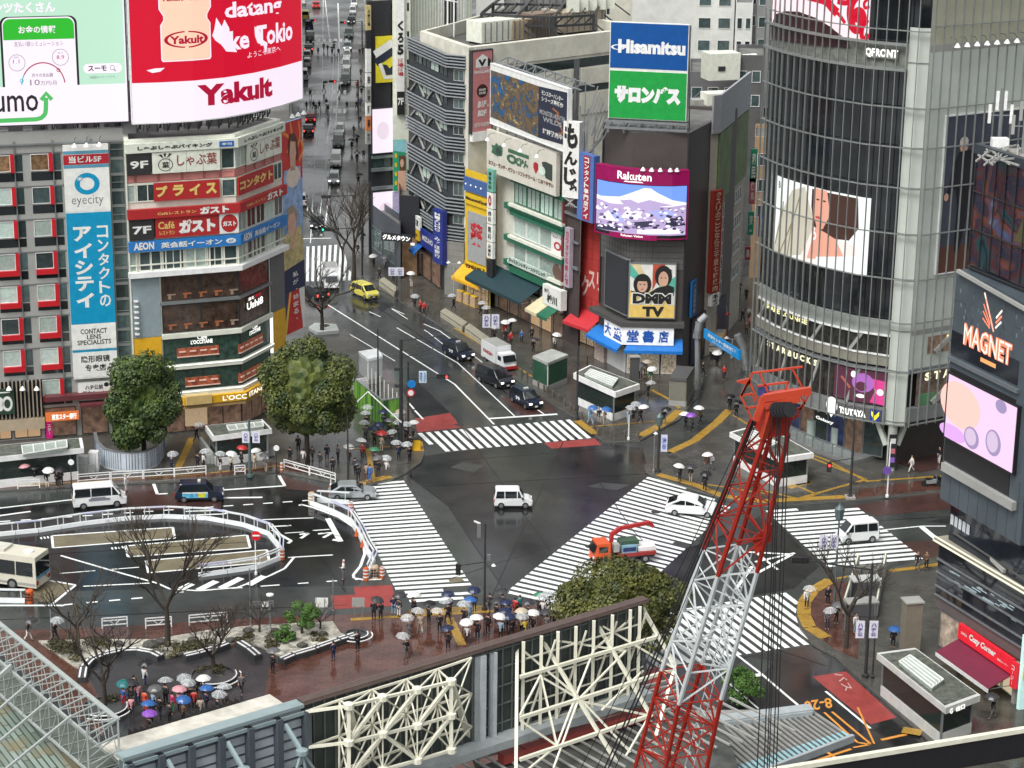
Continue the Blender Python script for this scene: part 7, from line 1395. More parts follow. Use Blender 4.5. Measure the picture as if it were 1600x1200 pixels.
for k in range(5):o.tube(P(1212+5*k,640,97.9),P(1214+5*k,640,97.8),.36,n=14)
o.build('sheave',BLK,tc_)
o=MB();ro=lambda a,b,w_=.09,Y=99.4:o.beam(P(*a,Y),P(*b,Y),w_)
for a,b in(((1175,583),(1254,573)),((1175,583),(1170,600)),((1170,595),(1187,630)),((1187,582),(1203,620)),((1184,603),(1232,597)),((1238,576),(1257,612)),((1232,597),(1226,612)),((1158,618),(1172,592)),((1157,618),(1175,655)),((1158,618),(1175,615)),((1175,615),(1180,628)),((1170,595),(1158,618)),((1166,638),(1183,635)),((1266,613),(1252,638)),((1252,638),(1236,640)),((1254,632),(1240,655)),((1236,655),(1250,648)),((1248,613),(1258,632)),((1208,614),(1225,611))):ro(a,b)
o.hull8([P(150+1000,596),P(1170,592),P(1170,590,100.4),P(1152,594,100.4),P(1152,598),P(1172,602),P(1172,594,100.4),P(1152,596,100.4)]);o.build('guard_rail',mat('crane_orange',(.48,.055,.025),.4),tc_)
o=MB();o.hull8([P(1184,603,99.8),P(1202,603,99.8),P(1202,603,100.8),P(1184,603,100.8),P(1184,618,99.8),P(1202,618,99.8),P(1202,618,100.8),P(1184,618,100.8)]);o.build('control_box',mat('box_blue',(.05,.09,.28),.4,nz=(3,.8)),tc_)
o=MB();o.hull8([P(1180,868,100.9),P(1205,845,100.9),P(1205,842,102),P(1180,864,102),P(1176,840,100.9),P(1208,818,100.9),P(1208,816,102),P(1176,838,102)]);o.build('service_platform',CR,tc_)
def cable(x0,y0,Y0,x1,y1,Y1,r,lab,n=12):
 a,b=atdist(x0,y0,Y0),atdist(x1,y1,Y1);t=thing('crane_cable',lab,'cable',tuple(b),'crane ropes');o=MB();pts=[a.lerp(b,k/n)+Vector((0,0,-.25*math.sin(math.pi*k/n)))for k in range(n+1)]
 for p,q in zip(pts[:-1],pts[1:]):o.tube(p,q,r,n=5,cap=False)
 o.build('rope',CROP,t)
for k,(x0,x1)in enumerate(((1178,938),(1182,944),(1174,900),(1185,955),(1180,925))):cable(x0,652,99.5,x1,1215,103+k,.045 if k<2 else .022,'black rope slanting down left from the crane head')
for k,(x0,x1)in enumerate(((1207,1182),(1214,1193),(1217,1198),(1220,1201),(1228,1207),(1233,1212))):cable(x0,645,98.2,x1,1225,97.8,.03,'black hoist rope hanging down from the crane head')
LF={}
def leafmat(name,c1,c2):
 m=bpy.data.materials.new(name);m.use_nodes=True;nt=m.node_tree;b=nt.nodes['Principled BSDF'];tc=nt.nodes.new('ShaderNodeTexCoord');n=nt.nodes.new('ShaderNodeTexNoise');n.inputs['Scale'].default_value=.9;n.inputs['Detail'].default_value=4
 n2=nt.nodes.new('ShaderNodeTexNoise');n2 .inputs['Scale'].default_value=9;ad=nt.nodes.new('ShaderNodeMath');ad.operation='MULTIPLY_ADD';ad.inputs[1].default_value=.5
 mr=nt.nodes.new('ShaderNodeMapRange');mr.inputs[1].default_value=.6;mr.inputs[2].default_value=.95;mx=nt.nodes.new('ShaderNodeMix');mx.data_type='RGBA';mx.inputs[6].default_value=(*c1,1);mx.inputs[7].default_value=(*c2,1)
 for q in(n,n2):nt.links.new(tc.outputs['Object'],q.inputs['Vector'])
 nt.links.new(n2 .outputs[0],ad.inputs[0]);nt.links.new(n.outputs[0],ad.inputs[2]);nt.links.new(ad.outputs[0],mr.inputs[0]);nt.links.new(mr.outputs[0],mx.inputs[0]);nt.links.new(mx.outputs[2],b.inputs['Base Color']);b.inputs['Roughness'].default_value=.6
 return m
GR1=leafmat('leaf_green',(.012,.036,.009),(.10,.15,.026));GR2=leafmat('leaf_olive',(.024,.038,.008),(.15,.155,.028));GR3=leafmat('leaf_bright',(.03,.09,.01),(.10,.2,.03));GR4=leafmat('shrub_dull',(.03,.035,.012),(.10,.085,.03))
BARK=mat('bark',(.045,.036,.028),.8,nz=(6,.4));BARK2=mat('bark_grey',(.10,.095,.08),.8,nz=(6,.4))
def crown(mb,c,r,n,seed,leaf=.2,lobes=26,flat=.8):
 q=random.Random(seed);L=[]
 for k in range(lobes):
  t=q.random()*6.283;h=q.uniform(-.75,.95);rr=math.sqrt(max(0,1-h*h))*q.uniform(.55,.86);L.append((Vector((r[0]*rr*math.cos(t),r[1]*rr*math.sin(t),r[2]*h*.8)),q.uniform(.26,.42)))
 for k in range(n):
  lo,s=q.choice(L);d=Vector((q.gauss(0,1),q.gauss(0,1),q.gauss(0,1))).normalized()
  p=c+lo+Vector((d.x*r[0]*s,d.y*r[1]*s,d.z*r[2]*s*flat))*q.uniform(.8,1.05)
  nrm=(d+Vector((q.gauss(0,.5),q.gauss(0,.5),q.gauss(0,.5)+.3))).normalized();a=nrm.orthogonal().normalized();bb_=nrm.cross(a);s2=leaf*q.uniform(.6,1.3)
  mb.face([p-a*s2*.55,p+bb_*s2*.42,p+a*s2*.55,p-bb_*s2*.42])
def core(mb,c,r):
 me=bmesh.new();bmesh.ops.create_icosphere(me,subdivisions=4,radius=1);q=random.Random(3)
 off=len(mb.v)
 for v in me.verts:k=q.uniform(.74,.92);mb.v.append(c+Vector((v.co.x*r[0]*k,v.co.y*r[1]*k,v.co.z*r[2]*k)))
 for f in me.faces:mb.f.append(tuple(off+v.index for v in f.verts));mb.m.append(0)
 me.free()
def evergreen(name,label,base,cpx,rpx,m,n,seed,leaf=.22):
 b=G(*base,.13);c=atdist(cpx[0],cpx[1],b.y);s=FPX/(c-CAM).dot(Vector(RM@Vector((0,0,-1))));r=(rpx[0]/s,rpx[0]/s*.95,rpx[1]/s)
 t=thing(name,label,'tree',tuple(b));o=MB();o.tube(b,b+Vector((0,0,max(1,c.z-b.z-r[2]*.5))),.28,.2,8)
 for k in range(7):a=k*.9+seed;p=b+Vector((0,0,c.z-b.z-r[2]*.55));o.tube(p,c+Vector((r[0]*.5*math.cos(a),r[1]*.5*math.sin(a),r[2]*.2*math.sin(a*2))),.13,.05,6)
 o.build('trunk',BARK,t);o=MB();crown(o,c,r,n,seed,leaf,lobes=34);o.build('crown',m,t);o=MB();core(o,c,(r[0]*.8,r[1]*.8,r[2]*.8));o.build('inner_foliage',m,t);return t
evergreen('evergreen_tree','round dark evergreen tree ringed by a patterned wall at the left',(226,724),(223,630),(62,84),GR1,26000,3,.25)
evergreen('evergreen_tree','round olive evergreen tree beside the waiting crowd left of the crossing',(480,722),(480,617),(75,92),leafmat('leaf_olive_green',(.018,.040,.010),(.13,.15,.026)),28000,8,.25)
evergreen('evergreen_tree','wide olive evergreen tree behind the cream frames at the bottom of the crossing',(968,1040),(967,953),(98,78),GR2,32000,12,.23)
def bare(label,base,h,spread,seed,m=BARK,z=.13,lean=0,levels=5,r0=.2,stakes=False,nb=3,name='bare_tree'):
 q=random.Random(seed);b=G(*base,z)if len(base)==2 else Vector(base);t=thing(name,label,'tree',tuple(b));tr=MB();br=MB()
 top=b+Vector((lean,0,h*.33));tr.tube(b,b.lerp(top,.5)+Vector((.05,0,0)),r0*1.1,r0*.85,8);tr.tube(b.lerp(top,.5)+Vector((.05,0,0)),top,r0*.85,r0*.7,8)
 def grow(p,d,L,r,lv):
  if lv==0:return
  k=2;pp=p;dd=d.copy()
  for j in range(k):
   dd=(dd+Vector((q.gauss(0,.13),q.gauss(0,.13),q.gauss(0,.08)+.05))).normalized();e=pp+dd*L/k;br.tube(pp,e,r*(1-.3*j/k),r*(1-.3*(j+1)/k),5 if lv>2 else 4,cap=False)
   if lv>1 and j<k-1 and q.random()<.8:grow(e,side(dd,q),L*.6,r*.5,lv-2 if lv>2 else 1)
   pp=e
  for j in range(nb if lv>2 else 2):grow(pp,side(dd,q),L*q.uniform(.6,.85),r*.62,lv-1)
 def side(d,q):
  v=(d+Vector((q.gauss(0,.5),q.gauss(0,.5),q.gauss(0,.25)))*spread).normalized();return v if v.z>-.1 else Vector((v.x,v.y,.1)).normalized()
 for k in range(4):
  a=k*1.57+q.random();grow(top-Vector((0,0,.3*k*q.random())),Vector((math.cos(a)*spread,math.sin(a)*spread,1.0)).normalized(),h*.26,r0*.55,levels)
 tr.build('trunk',m,t);br.build('branch',m,t)
 if stakes:
  o=MB()
  for k in range(5):a=k*1.26;o.tube(b+Vector((1.3*math.cos(a),1.3*math.sin(a),0)),b+Vector((0,0,h*.55)),.03,n=4)
  o.build('support_pole',mat('bamboo',(.12,.10,.06),.7),t)
 return t
bare('tall bare tree with a wide fan of branches standing over the bus rotary',(262,1012),10.5,.62,5,r0=.24)
bare('bare tree propped by thin stakes near the lower left walkway',(122,1018),7.5,.8,9,r0=.17,stakes=True,levels=4)
bare('bare tree in a round planter beside the tour group',(163,1108),8,.75,21,r0=.2,levels=4)
bare('low bare tree in a round planter with white rings',(333,1058),5.5,.9,33,r0=.2,levels=5)
bare('bare tree in the white slab planter next to the fashion poster',(503,520),8.5,.95,41,r0=.24,levels=4)
bare('tall bare street tree at the mouth of the long street',(553,440),12.5,.55,52,r0=.28,levels=5)
bare('second bare street tree left of the tall one at the mouth of the long street',(535,425),10,.45,57,r0=.15,levels=4)
bare('bare tree beside the escalator entrance at the right',(1322,1012),9.5,.8,62,r0=.18,levels=4)
bare('thin dead looking tree in the white rock garden',(405,990),3.5,.9,71,r0=.1,levels=4);bare('small twiggy tree by the striped barriers in the garden',(500,985),2.8,.9,77,r0=.08,levels=4)
def shrub(label,px,py,r,h,m,seed,z=.13,n=1400,leaf=.14,stem=False,name='shrub'):
 b=G(px,py,z);t=thing(name,label,'shrub',tuple(b));o=MB();crown(o,b+Vector((0,0,h*.55+(.5 if stem else 0))),(r,r,h*.55),n,seed,leaf,12);o.build('foliage',m,t);o=MB();o.tube(b,b+Vector((0,0,h*.6)),.08 if not stem else .14,.05,6);o.build('stem',BARK,t);return t
shrub('bright green garden pine in the rock garden',472,992,1.35,2.3,GR3,4,n=3600,leaf=.13,stem=True);shrub('low green shrub left of the bright garden pine',445,1003,.9,1.2,GR3,5)
for k,(x,y,r,h)in enumerate(((100,1020,1.0,.8),(118,1028,1.2,.9),(152,1012,1.1,.7),(262,1020,1.5,.7),(318,1012,1.2,.7),(385,1004,.9,.6),(425,1012,.7,.6),(178,1098,.9,.6),(330,1056,1.2,.8),(435,998,1,.5),(500,998,1.0,.4),(90,1012,.8,.6),(300,1014,.9,.6))):
 tag(shrub('low dull clipped shrub on the white pebbles of the square garden',x,y,r,h,GR4,80+k,n=700),None,None,'low shrubs in the square garden')
for k,(x,y,r,h)in enumerate(((1168,1105,1.3,2.2),(1145,1085,1,2),(1160,1075,.9,1.6))):tag(shrub('green shrub half hidden behind the lower crane boom',x,y,r,h,GR3,120+k,z=0,n=1500),None,None,'shrubs behind the crane boom')
PEB=mat('white_pebbles',(.36,.345,.29),.8,nz=(1.7,.95));gsl=MB();gsl.prism([G2(x,y,.2)for x,y in((60,1002),(140,1000),(240,1000),(330,985),(400,978),(520,972),(532,990),(555,1000),(470,1018),(440,1026),(400,1008),(370,1004),(330,1014),(290,1020),(255,1030),(235,1022),(190,1018),(150,1028),(128,1048),(115,1040))],.13,.28);struct('pebble_bed',gsl,PEB)
DK2=mat('dark_stone',(.05,.052,.055),.35);
def bench(pts,label,h=.45):
 P=[G(x,y,.13)for x,y in pts];t=thing('curved_bench',label,'bench',tuple(P[0]),'benches round the square garden');o=MB();o.path([p+Vector((0,0,h/2))for p in P],.7,h);o.build('base',DK2,t)
 for dz,off in((.02,-.22),(.02,.18)):
  o=MB()
  for a,b in zip(P[:-1],P[1:]):d=(b-a).normalized();n_=Vector((-d.y,d.x,0))*off;a2,b2=a.lerp(b,.06),a.lerp(b,.94);o.beam(a2+n_+Vector((0,0,h+dz)),b2+n_+Vector((0,0,h+dz)),.13,.05)
  o.build('slat',WHT,t)
 return t
bench([(128,1068),(131,1050),(142,1038),(163,1029),(190,1023),(215,1022),(238,1026),(252,1033)],'long curved dark bench with white slats around the left of the garden')
bench([(288,1032),(310,1027),(335,1020),(356,1012)],'short curved bench with white slats below the bare planter tree');bench([(374,1010),(390,1020),(404,1032)],'short straight bench with white slats at the garden notch')
bench([(440,1038),(458,1030),(492,1020),(496,1018),(530,1006),(556,998)],'straight dark bench with white slats along the brick walk')
def planter(x,y,r,label):
 c=G(x,y,.13);t=thing('round_planter',label,'planter',tuple(c),'round planters');o=MB();o.lathe(c,[(r,0),(r,.5),(r-.15,.5),(r-.15,.35),(0,.35)],28);o.build('wall',DK2,t);
 for q in(0.05,.4):o=MB();o.path([c+Vector(((r+q)*math.cos(a*.12),(r+q)*math.sin(a*.12),.47-q*.4))for a in range(-17,5)],.09,.06);o.build('seat_ring',WHT,t)
planter(333,1062,1.7,'round dark planter with white seat rings right of the tour group');planter(163,1112,1.6,'round dark planter with white seat rings left of the tour group');planter(556,998,.9,'small round dark planter at the garden tip with reflecting sides')
for k,(x,y,s)in enumerate(((250,1003,.9),(302,1000,.8),(185,1006,.8),(236,1008,1.1),(345,990,.7),(472,1008,.7),(505,990,.6),(360,1000,.7),(95,1004,.6),(388,985,.7),(430,985,.6))):
 c=G(x,y,.4);t=thing('garden_rock','dark garden rock on the white pebbles','rock',tuple(c),'rocks in the square garden');me=bmesh.new();bmesh.ops.create_icosphere(me,subdivisions=2,radius=s*.6);q=random.Random(k);o=MB();o.v=[c+Vector((v.co.x*q.uniform(.8,1.2),v.co.y*.8*q.uniform(.8,1.1),v.co.z*.6*q.uniform(.8,1.2)))for v in me.verts];o.f=[tuple(v.index for v in f.verts)for f in me.faces];o.m=[0]*len(o.f);me.free();o.build('stone',mat('rock_dark',(.06,.058,.05),.7,nz=(4,.4)),t)
def rail(p0,p1,label,h=.85,z=.13,heart=True,group='white guard rails along the kerbs',m=WHT):
 a,b=G(*p0,z),G(*p1,z);t=thing('guard_rail',label,'railing',tuple(a),group);d=(b-a);L=d.length;n=max(1,round(L/3));o=MB()
 for k in range(n+1):p=a.lerp(b,k/n);o.beam(p,p+Vector((0,0,h)),.09)
 o.build('post',m,t);o=MB()
 for q in(h,h-.22,.25):o.beam(a+Vector((0,0,q)),b+Vector((0,0,q)),.07)
 o.build('bar',m,t)
 if heart:
  o=MB()
  for k in range(n):c=a.lerp(b,(k+.5)/n);u=d.normalized();o.beam(c+u*-.4+Vector((0,0,h-.22)),c+Vector((0,0,.25)),.05);o.beam(c+u*.4+Vector((0,0,h-.22)),c+Vector((0,0,.25)),.05)
  o.build('emblem',m,t)
rail((28,764),(62,762),'short white guard rail in front of the waiting people at the far left');rail((122,755),(172,751),'white guard rail behind the white van');rail((174,751),(223,748),'white guard rail behind the white suited guard');rail((225,748),(272,745),'white guard rail left of the black taxi');rail((273,745),(322,741),'white guard rail above the black taxi roof')
rail((367,741),(383,740),'short white guard rail by the green post');rail((444,731),(483,742),'sloping white guard rail left of the silver hatchback');rail((484,742),(524,753),'sloping white guard rail above the silver hatchback')
rail((160,982),(199,979),'white guard rail with diagonal braces under the tall bare tree');rail((228,982),(268,979),'low white barrier frame right of the tall bare tree');rail((296,977),(355,972),'long white barrier frame beside the pebble garden');rail((395,950),(427,948),'thin grey rail below the rotary hatching',h=.5,heart=False,m=STL)
WB2=mat('barrier_white',(.66,.69,.70),.4,nz=(2,.08));LAV=mat('barrier_lavender',(.50,.52,.66),.4)
def barriers(pts,label,z=.0):
 P=[G(x,y,z)for x,y in pts];k=0
 for a,b in zip(P[:-1],P[1:]):
  L=(b-a).length;n=max(1,round(L/2.1));d=(b-a)/n;rz=math.atan2(d.y,d.x)
  for i in range(n):
   c=a+d*(i+.5);l=d.length*.985
   t=thing('road_barrier',label,'barrier',tuple(c),'white road barriers round the rotary');o=MB();w2=.22;u=d.normalized();nn_=Vector((-u.y,u.x,0))
   o.hull8([c+u*sx*l/2+nn_*sy*.2 for sx,sy in((-1,-1),(1,-1),(1,1),(-1,1))]+[c+u*sx*l/2+nn_*sy*.12+Vector((0,0,.32))for sx,sy in((-1,-1),(1,-1),(1,1),(-1,1))]);o.build('block',WB2,t)
   o=MB();o.beam(c-u*l/2+Vector((0,0,1.05)),c+u*l/2+Vector((0,0,1.05)),.12,.1);o.beam(c-u*l/2+nn_*.3+Vector((0,0,.98)),c+u*l/2+nn_*.3+Vector((0,0,.98)),.1,.1);o.build('rail',LAV if k%3==1 else WB2,t)
   o=MB();o.beam(c-u*l*.38+Vector((0,0,.3)),c-u*l*.38+Vector((0,0,1.0)),.07);o.beam(c+u*l*.38+Vector((0,0,.3)),c+u*l*.38+Vector((0,0,1.0)),.07);o.build('post',WB2,t);k+=1
barriers([(-12,838),(60,831),(130,820),(200,812),(260,809),(325,812),(380,822),(420,836),(438,858),(437,874),(402,888),(355,895),(310,901)],'white concrete barrier block with a tube rail around the rotary island')
barriers([(486,788),(518,800),(548,815),(562,836),(574,862),(584,878),(574,900)],'white concrete barrier block with a tube rail beside the left crosswalk');barriers([(495,784),(546,787)],'white barrier block with a tube rail below the silver hatchback');barriers([(-12,940),(40,941)],'white barrier block with a tube rail beside the bus rear')
CON=mat('cone_orange',(.55,.10,.02),.5);CHK=mat('crash_tan',(.48,.36,.24),.5)
def drum(x,y,label,m,r=.32,h=1.1,checker=False):
 c=G(x,y,0);t=thing('crash_drum',label,'drum',tuple(c));o=MB();o.lathe(c,[(r,0),(r,h*.9),(r*.8,h),(0,h)],12);o.build('body',m,t);o=MB()
 for k in range(3 if not checker else 8):
  if checker:a=k%3;o.box(c+Vector(((a-1)*.22,-r-.01,.3+.25*(k//3))),(.16,.02,.16),0)
  else:o.lathe(c,[(r+.01,.25+k*.3),(r+.01,.38+k*.3)],12)
 o.build('stripe',BLK if checker else WHT,t)
drum(487,787,'pale orange crash drum at the tip of the barrier row',CHK);drum(586,903,'tan drum with dark spots at the lower end of the barrier row',CHK,checker=True);drum(47,941,'orange and black checkered drum behind the bus',CON,checker=True);drum(572,906,'red striped drum at the lower barrier end',CON,.25);drum(597,903,'small orange drum right of the spotted drum',CON,.2,.9);drum(548,800,'small red drum at the barrier bend',CON,.22,.8);drum(441,874,'small orange drum on the rotary island corner',CON,.2,.8);drum(440,738,'small orange and white marker at the left end of the sloping rail',CON,.14,.8)
for x,y in((557,838),(566,855),(580,885)):
 c=G(x,y,0);t=thing('traffic_cone','small red cone between barrier row and crosswalk','cone',tuple(c),'cones by the crosswalk');o=MB();o.lathe(c,[(.2,0),(.03,.7),(0,.72)],10);o.build('cone',CON,t);o=MB();o.box(c+Vector((0,0,.02)),(.45,.45,.04));o.build('foot',BLK,t)
def pole(base,toppx,r=.09,m=DKM,label='',name='pole',cat='pole',z=.13,arms=()):
 b=G(*base,z);h=ZAT(toppx[0],toppx[1],b);t=thing(name,label,cat,tuple(b));o=MB();o.tube(b,Vector((b.x,b.y,h)),r,r*.7,8);o.build('post',m,t);o=MB();o.lathe(b,[(r*2,0),(r*2,.25),(r,.3)],8);o.build('foot',m,t);return t,b,h
def armto(t,b,frm,to,m=DKM,w_=.07):a=Vector((b.x,b.y,ZAT(frm[0],frm[1],b)));e=atdist(to[0],to[1],b.y);o=MB();o.beam(a,e,w_);o.build('arm',m,t);return e
def lights3(t,c,horizontal=True,lit=None,col=(1,0,0)):
 o=MB();o.box(c,(1.25,.3,.42)if horizontal else(.4,.3,.9));s=o.build('signal_head',BLK,t);
 for k in range(3 if horizontal else 2):
  p=c+(Vector(((k-1)*.38,-.17,0))if horizontal else Vector((0,-.17,.2-.4*k)));o=MB();o.tube(p,p+Vector((0,-.02,0)),.13,n=10);on=(k==lit);o.build('lamp',E_('signal_red',(.9,.03,.03),3.0)if on and col[0]else E_('signal_green',(.02,.8,.4),2.0)if on else mat('lamp_off',(.03,.03,.03),.3),t)
t,b,h=pole((757,953),(757,818),.11,label='black signal pole with a camera and a left arm at the square edge',name='signal_pole',cat='signal');e=armto(t,b,(757,878),(716,884));lights3(t,e+Vector((0,0,-.3)),False)
o=MB();o.box(Vector((b.x-.5,b.y,h-.6)),(.3,.2,1.2));o.box(Vector((b.x+.3,b.y,h-2.9)),(.3,.25,.5));o.build('control_box',STL,t);o=MB();o.beam(Vector((b.x-.9,b.y,h+.2)),Vector((b.x-.4,b.y,h)),.12);o.build('camera',WHT,t);o=MB();o.lathe(Vector((b.x+.7,b.y,h-3.6)),[(0,-.15),(.2,0),(0,.2)],10);o.build('globe',WHT,t)
t,b,h=pole((627,700),(627,530),.22,label='thick dark pole with a long right arm at the left crowd corner',name='signal_pole',cat='signal');e=armto(t,b,(627,532),(688,525),w_=.1);armto(t,b,(636,560),(690,540));o=MB();
for z in(6.5,8.2):o.box(Vector((b.x-.4,b.y,z)),(.5,.3,.3))
o.build('loudspeaker',DKM,t);o=MB();o.box(e,(.5,.3,.3));o.build('camera',DKM,t)
t,b,h=pole((638,682),(637,565),.12,label='dark pole carrying blue and red round signs and a signal arm',name='signal_pole',cat='signal');e=armto(t,b,(637,592),(692,588));lights3(t,e,True,2)
sgn=lambda px,py,r,m,t,Y:(lambda o,c:(o.tube(c,c+Vector((0,-.05,0)),r,n=16),o.build('sign_face',m,t)))(MB(),atdist(px,py,Y))
sgn(643,600,.42,mat('road_sign_blue',(.01,.2,.55),.4),t,b.y-.3);sgn(642,614,.42,mat('road_sign_red',(.6,.02,.03),.4),t,b.y-.3);sgn(642,614,.28,WHT,t,b.y-.42)
for k,x in enumerate((658,664)):o=MB();c=atdist(x,589,b.y-.2);o.box(c,(.42 if k==0 else .3,.05,1.2));p=o.build('street_name_sign',mat('pale_sign',(.6,.72,.78),.4),t);o=MB();FF=Fac([(c.x-.3,c.y-.05),(c.x+.3,c.y-.05)]);text_into(o,FF,'道玄坂下' if k==0 else 'Dogenzaka',.15 if k==0 else .22,.45 if k==0 else .38,c.z-.5,c.z+.5,.01,vertical=True);o.build('lettering',INKB,t)
t,b,h=pole((544,755),(541,650),.1,label='slim black pole at the left end of the waiting crowd',name='signal_pole',cat='signal');e=armto(t,b,(541,700),(574,696));o=MB();o.box(e,(.3,.3,.5));o.build('signal_head',BLK,t)
t,b,h=pole((591,640),(592,513),.1,label='dark pole with a banner behind the green fence',name='lamp_post',cat='pole');
t,b,h=pole((1328,778),(1334,655),.14,label='tall black pole with a red pedestrian light before the glass building',name='signal_pole',cat='signal');e=armto(t,b,(1332,716),(1296,722));lights3(t,e+Vector((0,0,-.5)),False,0);o=MB();o.box(Vector((b.x,b.y,.2)),(.9,.9,.25));o.build('plinth',CONC,t)
t,b,h=pole((1028,737),(1027,665),.13,label='dark lamp pole with a white banner on the traffic island',name='lamp_post',cat='pole');o=MB();o.lathe(Vector((b.x,b.y,h)),[(.25,0),(.35,.9),(.1,1.2),(0,1.3)],8);o.build('lantern',mat('lantern_teal',(.08,.12,.12),.4),t)
c=Vector((b.x+.5,b.y,3.0));o=MB();o.box(c,(.6,.05,1.7));o.build('banner',mat('banner_lilac',(.55,.55,.72),.6),t);o=MB();FF=Fac([(c.x-.3,c.y-.05),(c.x+.3,c.y-.05)]);text_into(o,FF,'渋谷',.1,.5,c.z-.6,c.z+.6,.01,vertical=True);o.build('lettering',INKB,t)
t,b,h=pole((1021,738),(1021,668),.06,m=STL,label='thin grey pole with a white lamp beside the banner pole',name='lamp_post',cat='pole');o=MB();o.lathe(Vector((b.x+.1,b.y,h-.6)),[(0,-.18),(.22,0),(0,.2)],10);o.build('globe',WHT,t)
t,b,h=pole((901,655),(903,541),.13,label='tall black pole behind the crosswalk near the bookshop entrance',name='lamp_post',cat='pole')
t,b,h=pole((917,600),(917,556),.09,label='shorter black pole right of the tall black pole',name='lamp_post',cat='pole')
t,b,h=pole((1352,1058),(1358,880),.14,label='tall black signal pole with a long left arm by the escalator entrance',name='signal_pole',cat='signal');e=armto(t,b,(1358,890),(1250,875),w_=.1);lights3(t,e,True)
t,b,h=pole((1363,1060),(1364,965),.07,label='slim black lamp pole with banners at the right pavement',name='lamp_post',cat='pole');
def banners(t,b,xs,y0,y1,txt='ハチ公'):
 for x in xs:c0=atdist(x-6,y0,b.y-.1);c1=atdist(x+6,y1,b.y-.1);o=MB();o.box((c0+c1)/2,(c1 .x-c0 .x,.05,c0 .z-c1 .z));o.build('banner',mat('banner_white',(.66,.66,.74),.6),t);o=MB();FF=Fac([(c0 .x,c0 .y-.06),(c1 .x,c0 .y-.06)]);text_into(o,FF,txt,FF.W*.2,FF.W*.8,c1 .z+.15,c0 .z-.15,.01,vertical=True,bold=.03);o.build('lettering',mat('ink_violet',(.08,.06,.3),.5),t)
banners(t,b,(1344,1365),970,997)
t,b,h=pole((1303,950),(1295,810),.1,m=mat('lantern_teal',(.08,.12,.12),.4),label='green lantern pole with banners behind the bare tree',name='lamp_post',cat='pole');banners(t,b,(1287,1303),836,858);o=MB();o.lathe(Vector((b.x,b.y,h)),[(.3,0),(.42,.9),(.1,1.2),(0,1.5)],8);o.build('lantern',mat('lantern_teal',(.08,.12,.12),.4),t)
t,b,h=pole((391,745),(392,655),.16,m=mat('lantern_teal',(.08,.12,.12),.4),label='dark green lantern pole with two banners beside the olive tree',name='lamp_post',cat='pole');banners(t,b,(384,400),674,692)
t,b,h=pole((620,470),(619,417),.07,label='black pole with two white banners on the far pavement',name='lamp_post',cat='pole');banners(t,b,(613,625),418,431)
t,b,h=pole((768,535),(768,485),.08,label='black pole with two banners in front of the teal awning',name='lamp_post',cat='pole');banners(t,b,(760,774),491,512)
t,b,h=pole((1386,777),(1387,690),.08,m=WHT,label='white pole with a purple round sign before the corner column',name='sign_post',cat='pole');sgn(1386,735,.4,mat('sign_purple',(.16,.08,.35),.4),t,b.y-.2)
t,b,h=pole((982,687),(982,648),.07,m=WHT,label='short white post between the island bollards',name='sign_post',cat='pole')
t,b,h=pole((400,898),(399,832),.06,m=WHT,label='thin post with a red no entry disc on the rotary island',name='sign_post',cat='sign',z=0);sgn(400,837,.42,mat('road_sign_red',(.6,.02,.03),.4),t,b.y-.15);o=MB();o.box(atdist(400,837,b.y-.25),(.6,.02,.14));o.build('bar',WHT,t)
t,b,h=pole((392,982),(391,888),.07,m=STL,label='tall thin grey pole at the square garden edge',name='lamp_post',cat='pole')
t,b,h=pole((423,988),(423,932),.06,m=STL,label='grey lamp post with a flat white head in the garden',name='lamp_post',cat='lamp');o=MB();o.lathe(Vector((b.x,b.y,h)),[(.06,0),(.3,.1),(.3,.2),(0,.3)],12);o.build('lamp_head',WHT,t);armto(t,b,(423,952),(407,952),m=STL,w_=.05)
t,b,h=pole((81,1000),(79,935),.07,m=STL,label='thin grey lamp post by the checkered drum',name='lamp_post',cat='lamp')
t,b,h=pole((517,760),(517,742),.06,m=WHT,label='short white post at the sloping rail',name='sign_post',cat='pole');t,b,h=pole((521,958),(521,905),.07,m=STL,label='grey post beside the rotary exit',name='sign_post',cat='pole',z=0)
t,b,h=pole((112,762),(111,712),.06,label='black clock post behind the white van',name='clock_post',cat='clock');sgn(111,722,.28,WHT,t,b.y-.1);t,b,h=pole((432,738),(432,698),.06,label='black clock post under the olive tree',name='clock_post',cat='clock');sgn(432,700,.28,WHT,t,b.y-.1)
for(x,y,x2,y2,lab)in((709,475,707,412,'twin globe street lamp beside the tall blue bank sign'),(1143,560,1150,530,'twin globe street lamp in the shopping alley'),(1096,720,1096,700,'')):
 if not lab:continue
 t,b,h=pole((x,y),(x2,y2),.07,m=PAN,label=lab,name='street_lamp',cat='lamp')
 for s in(-1,1):o=MB();o.beam(Vector((b.x,b.y,h)),Vector((b.x+s*.6,b.y,h)),.06);o.build('arm',PAN,t);o=MB();o.lathe(Vector((b.x+s*.65,b.y,h+.1)),[(0,-.2),(.27,0),(0,.25)],10);o.build('globe',WHT,t)
BOL=mat('bollard_brown',(.11,.085,.065),.6)
bl=[((855,614),(928,668),9),((934,681),(997,685),4),((1341,772),(1421,766),4),((763,545),(850,612),11),((668,487),(678,497),2)];b0=None
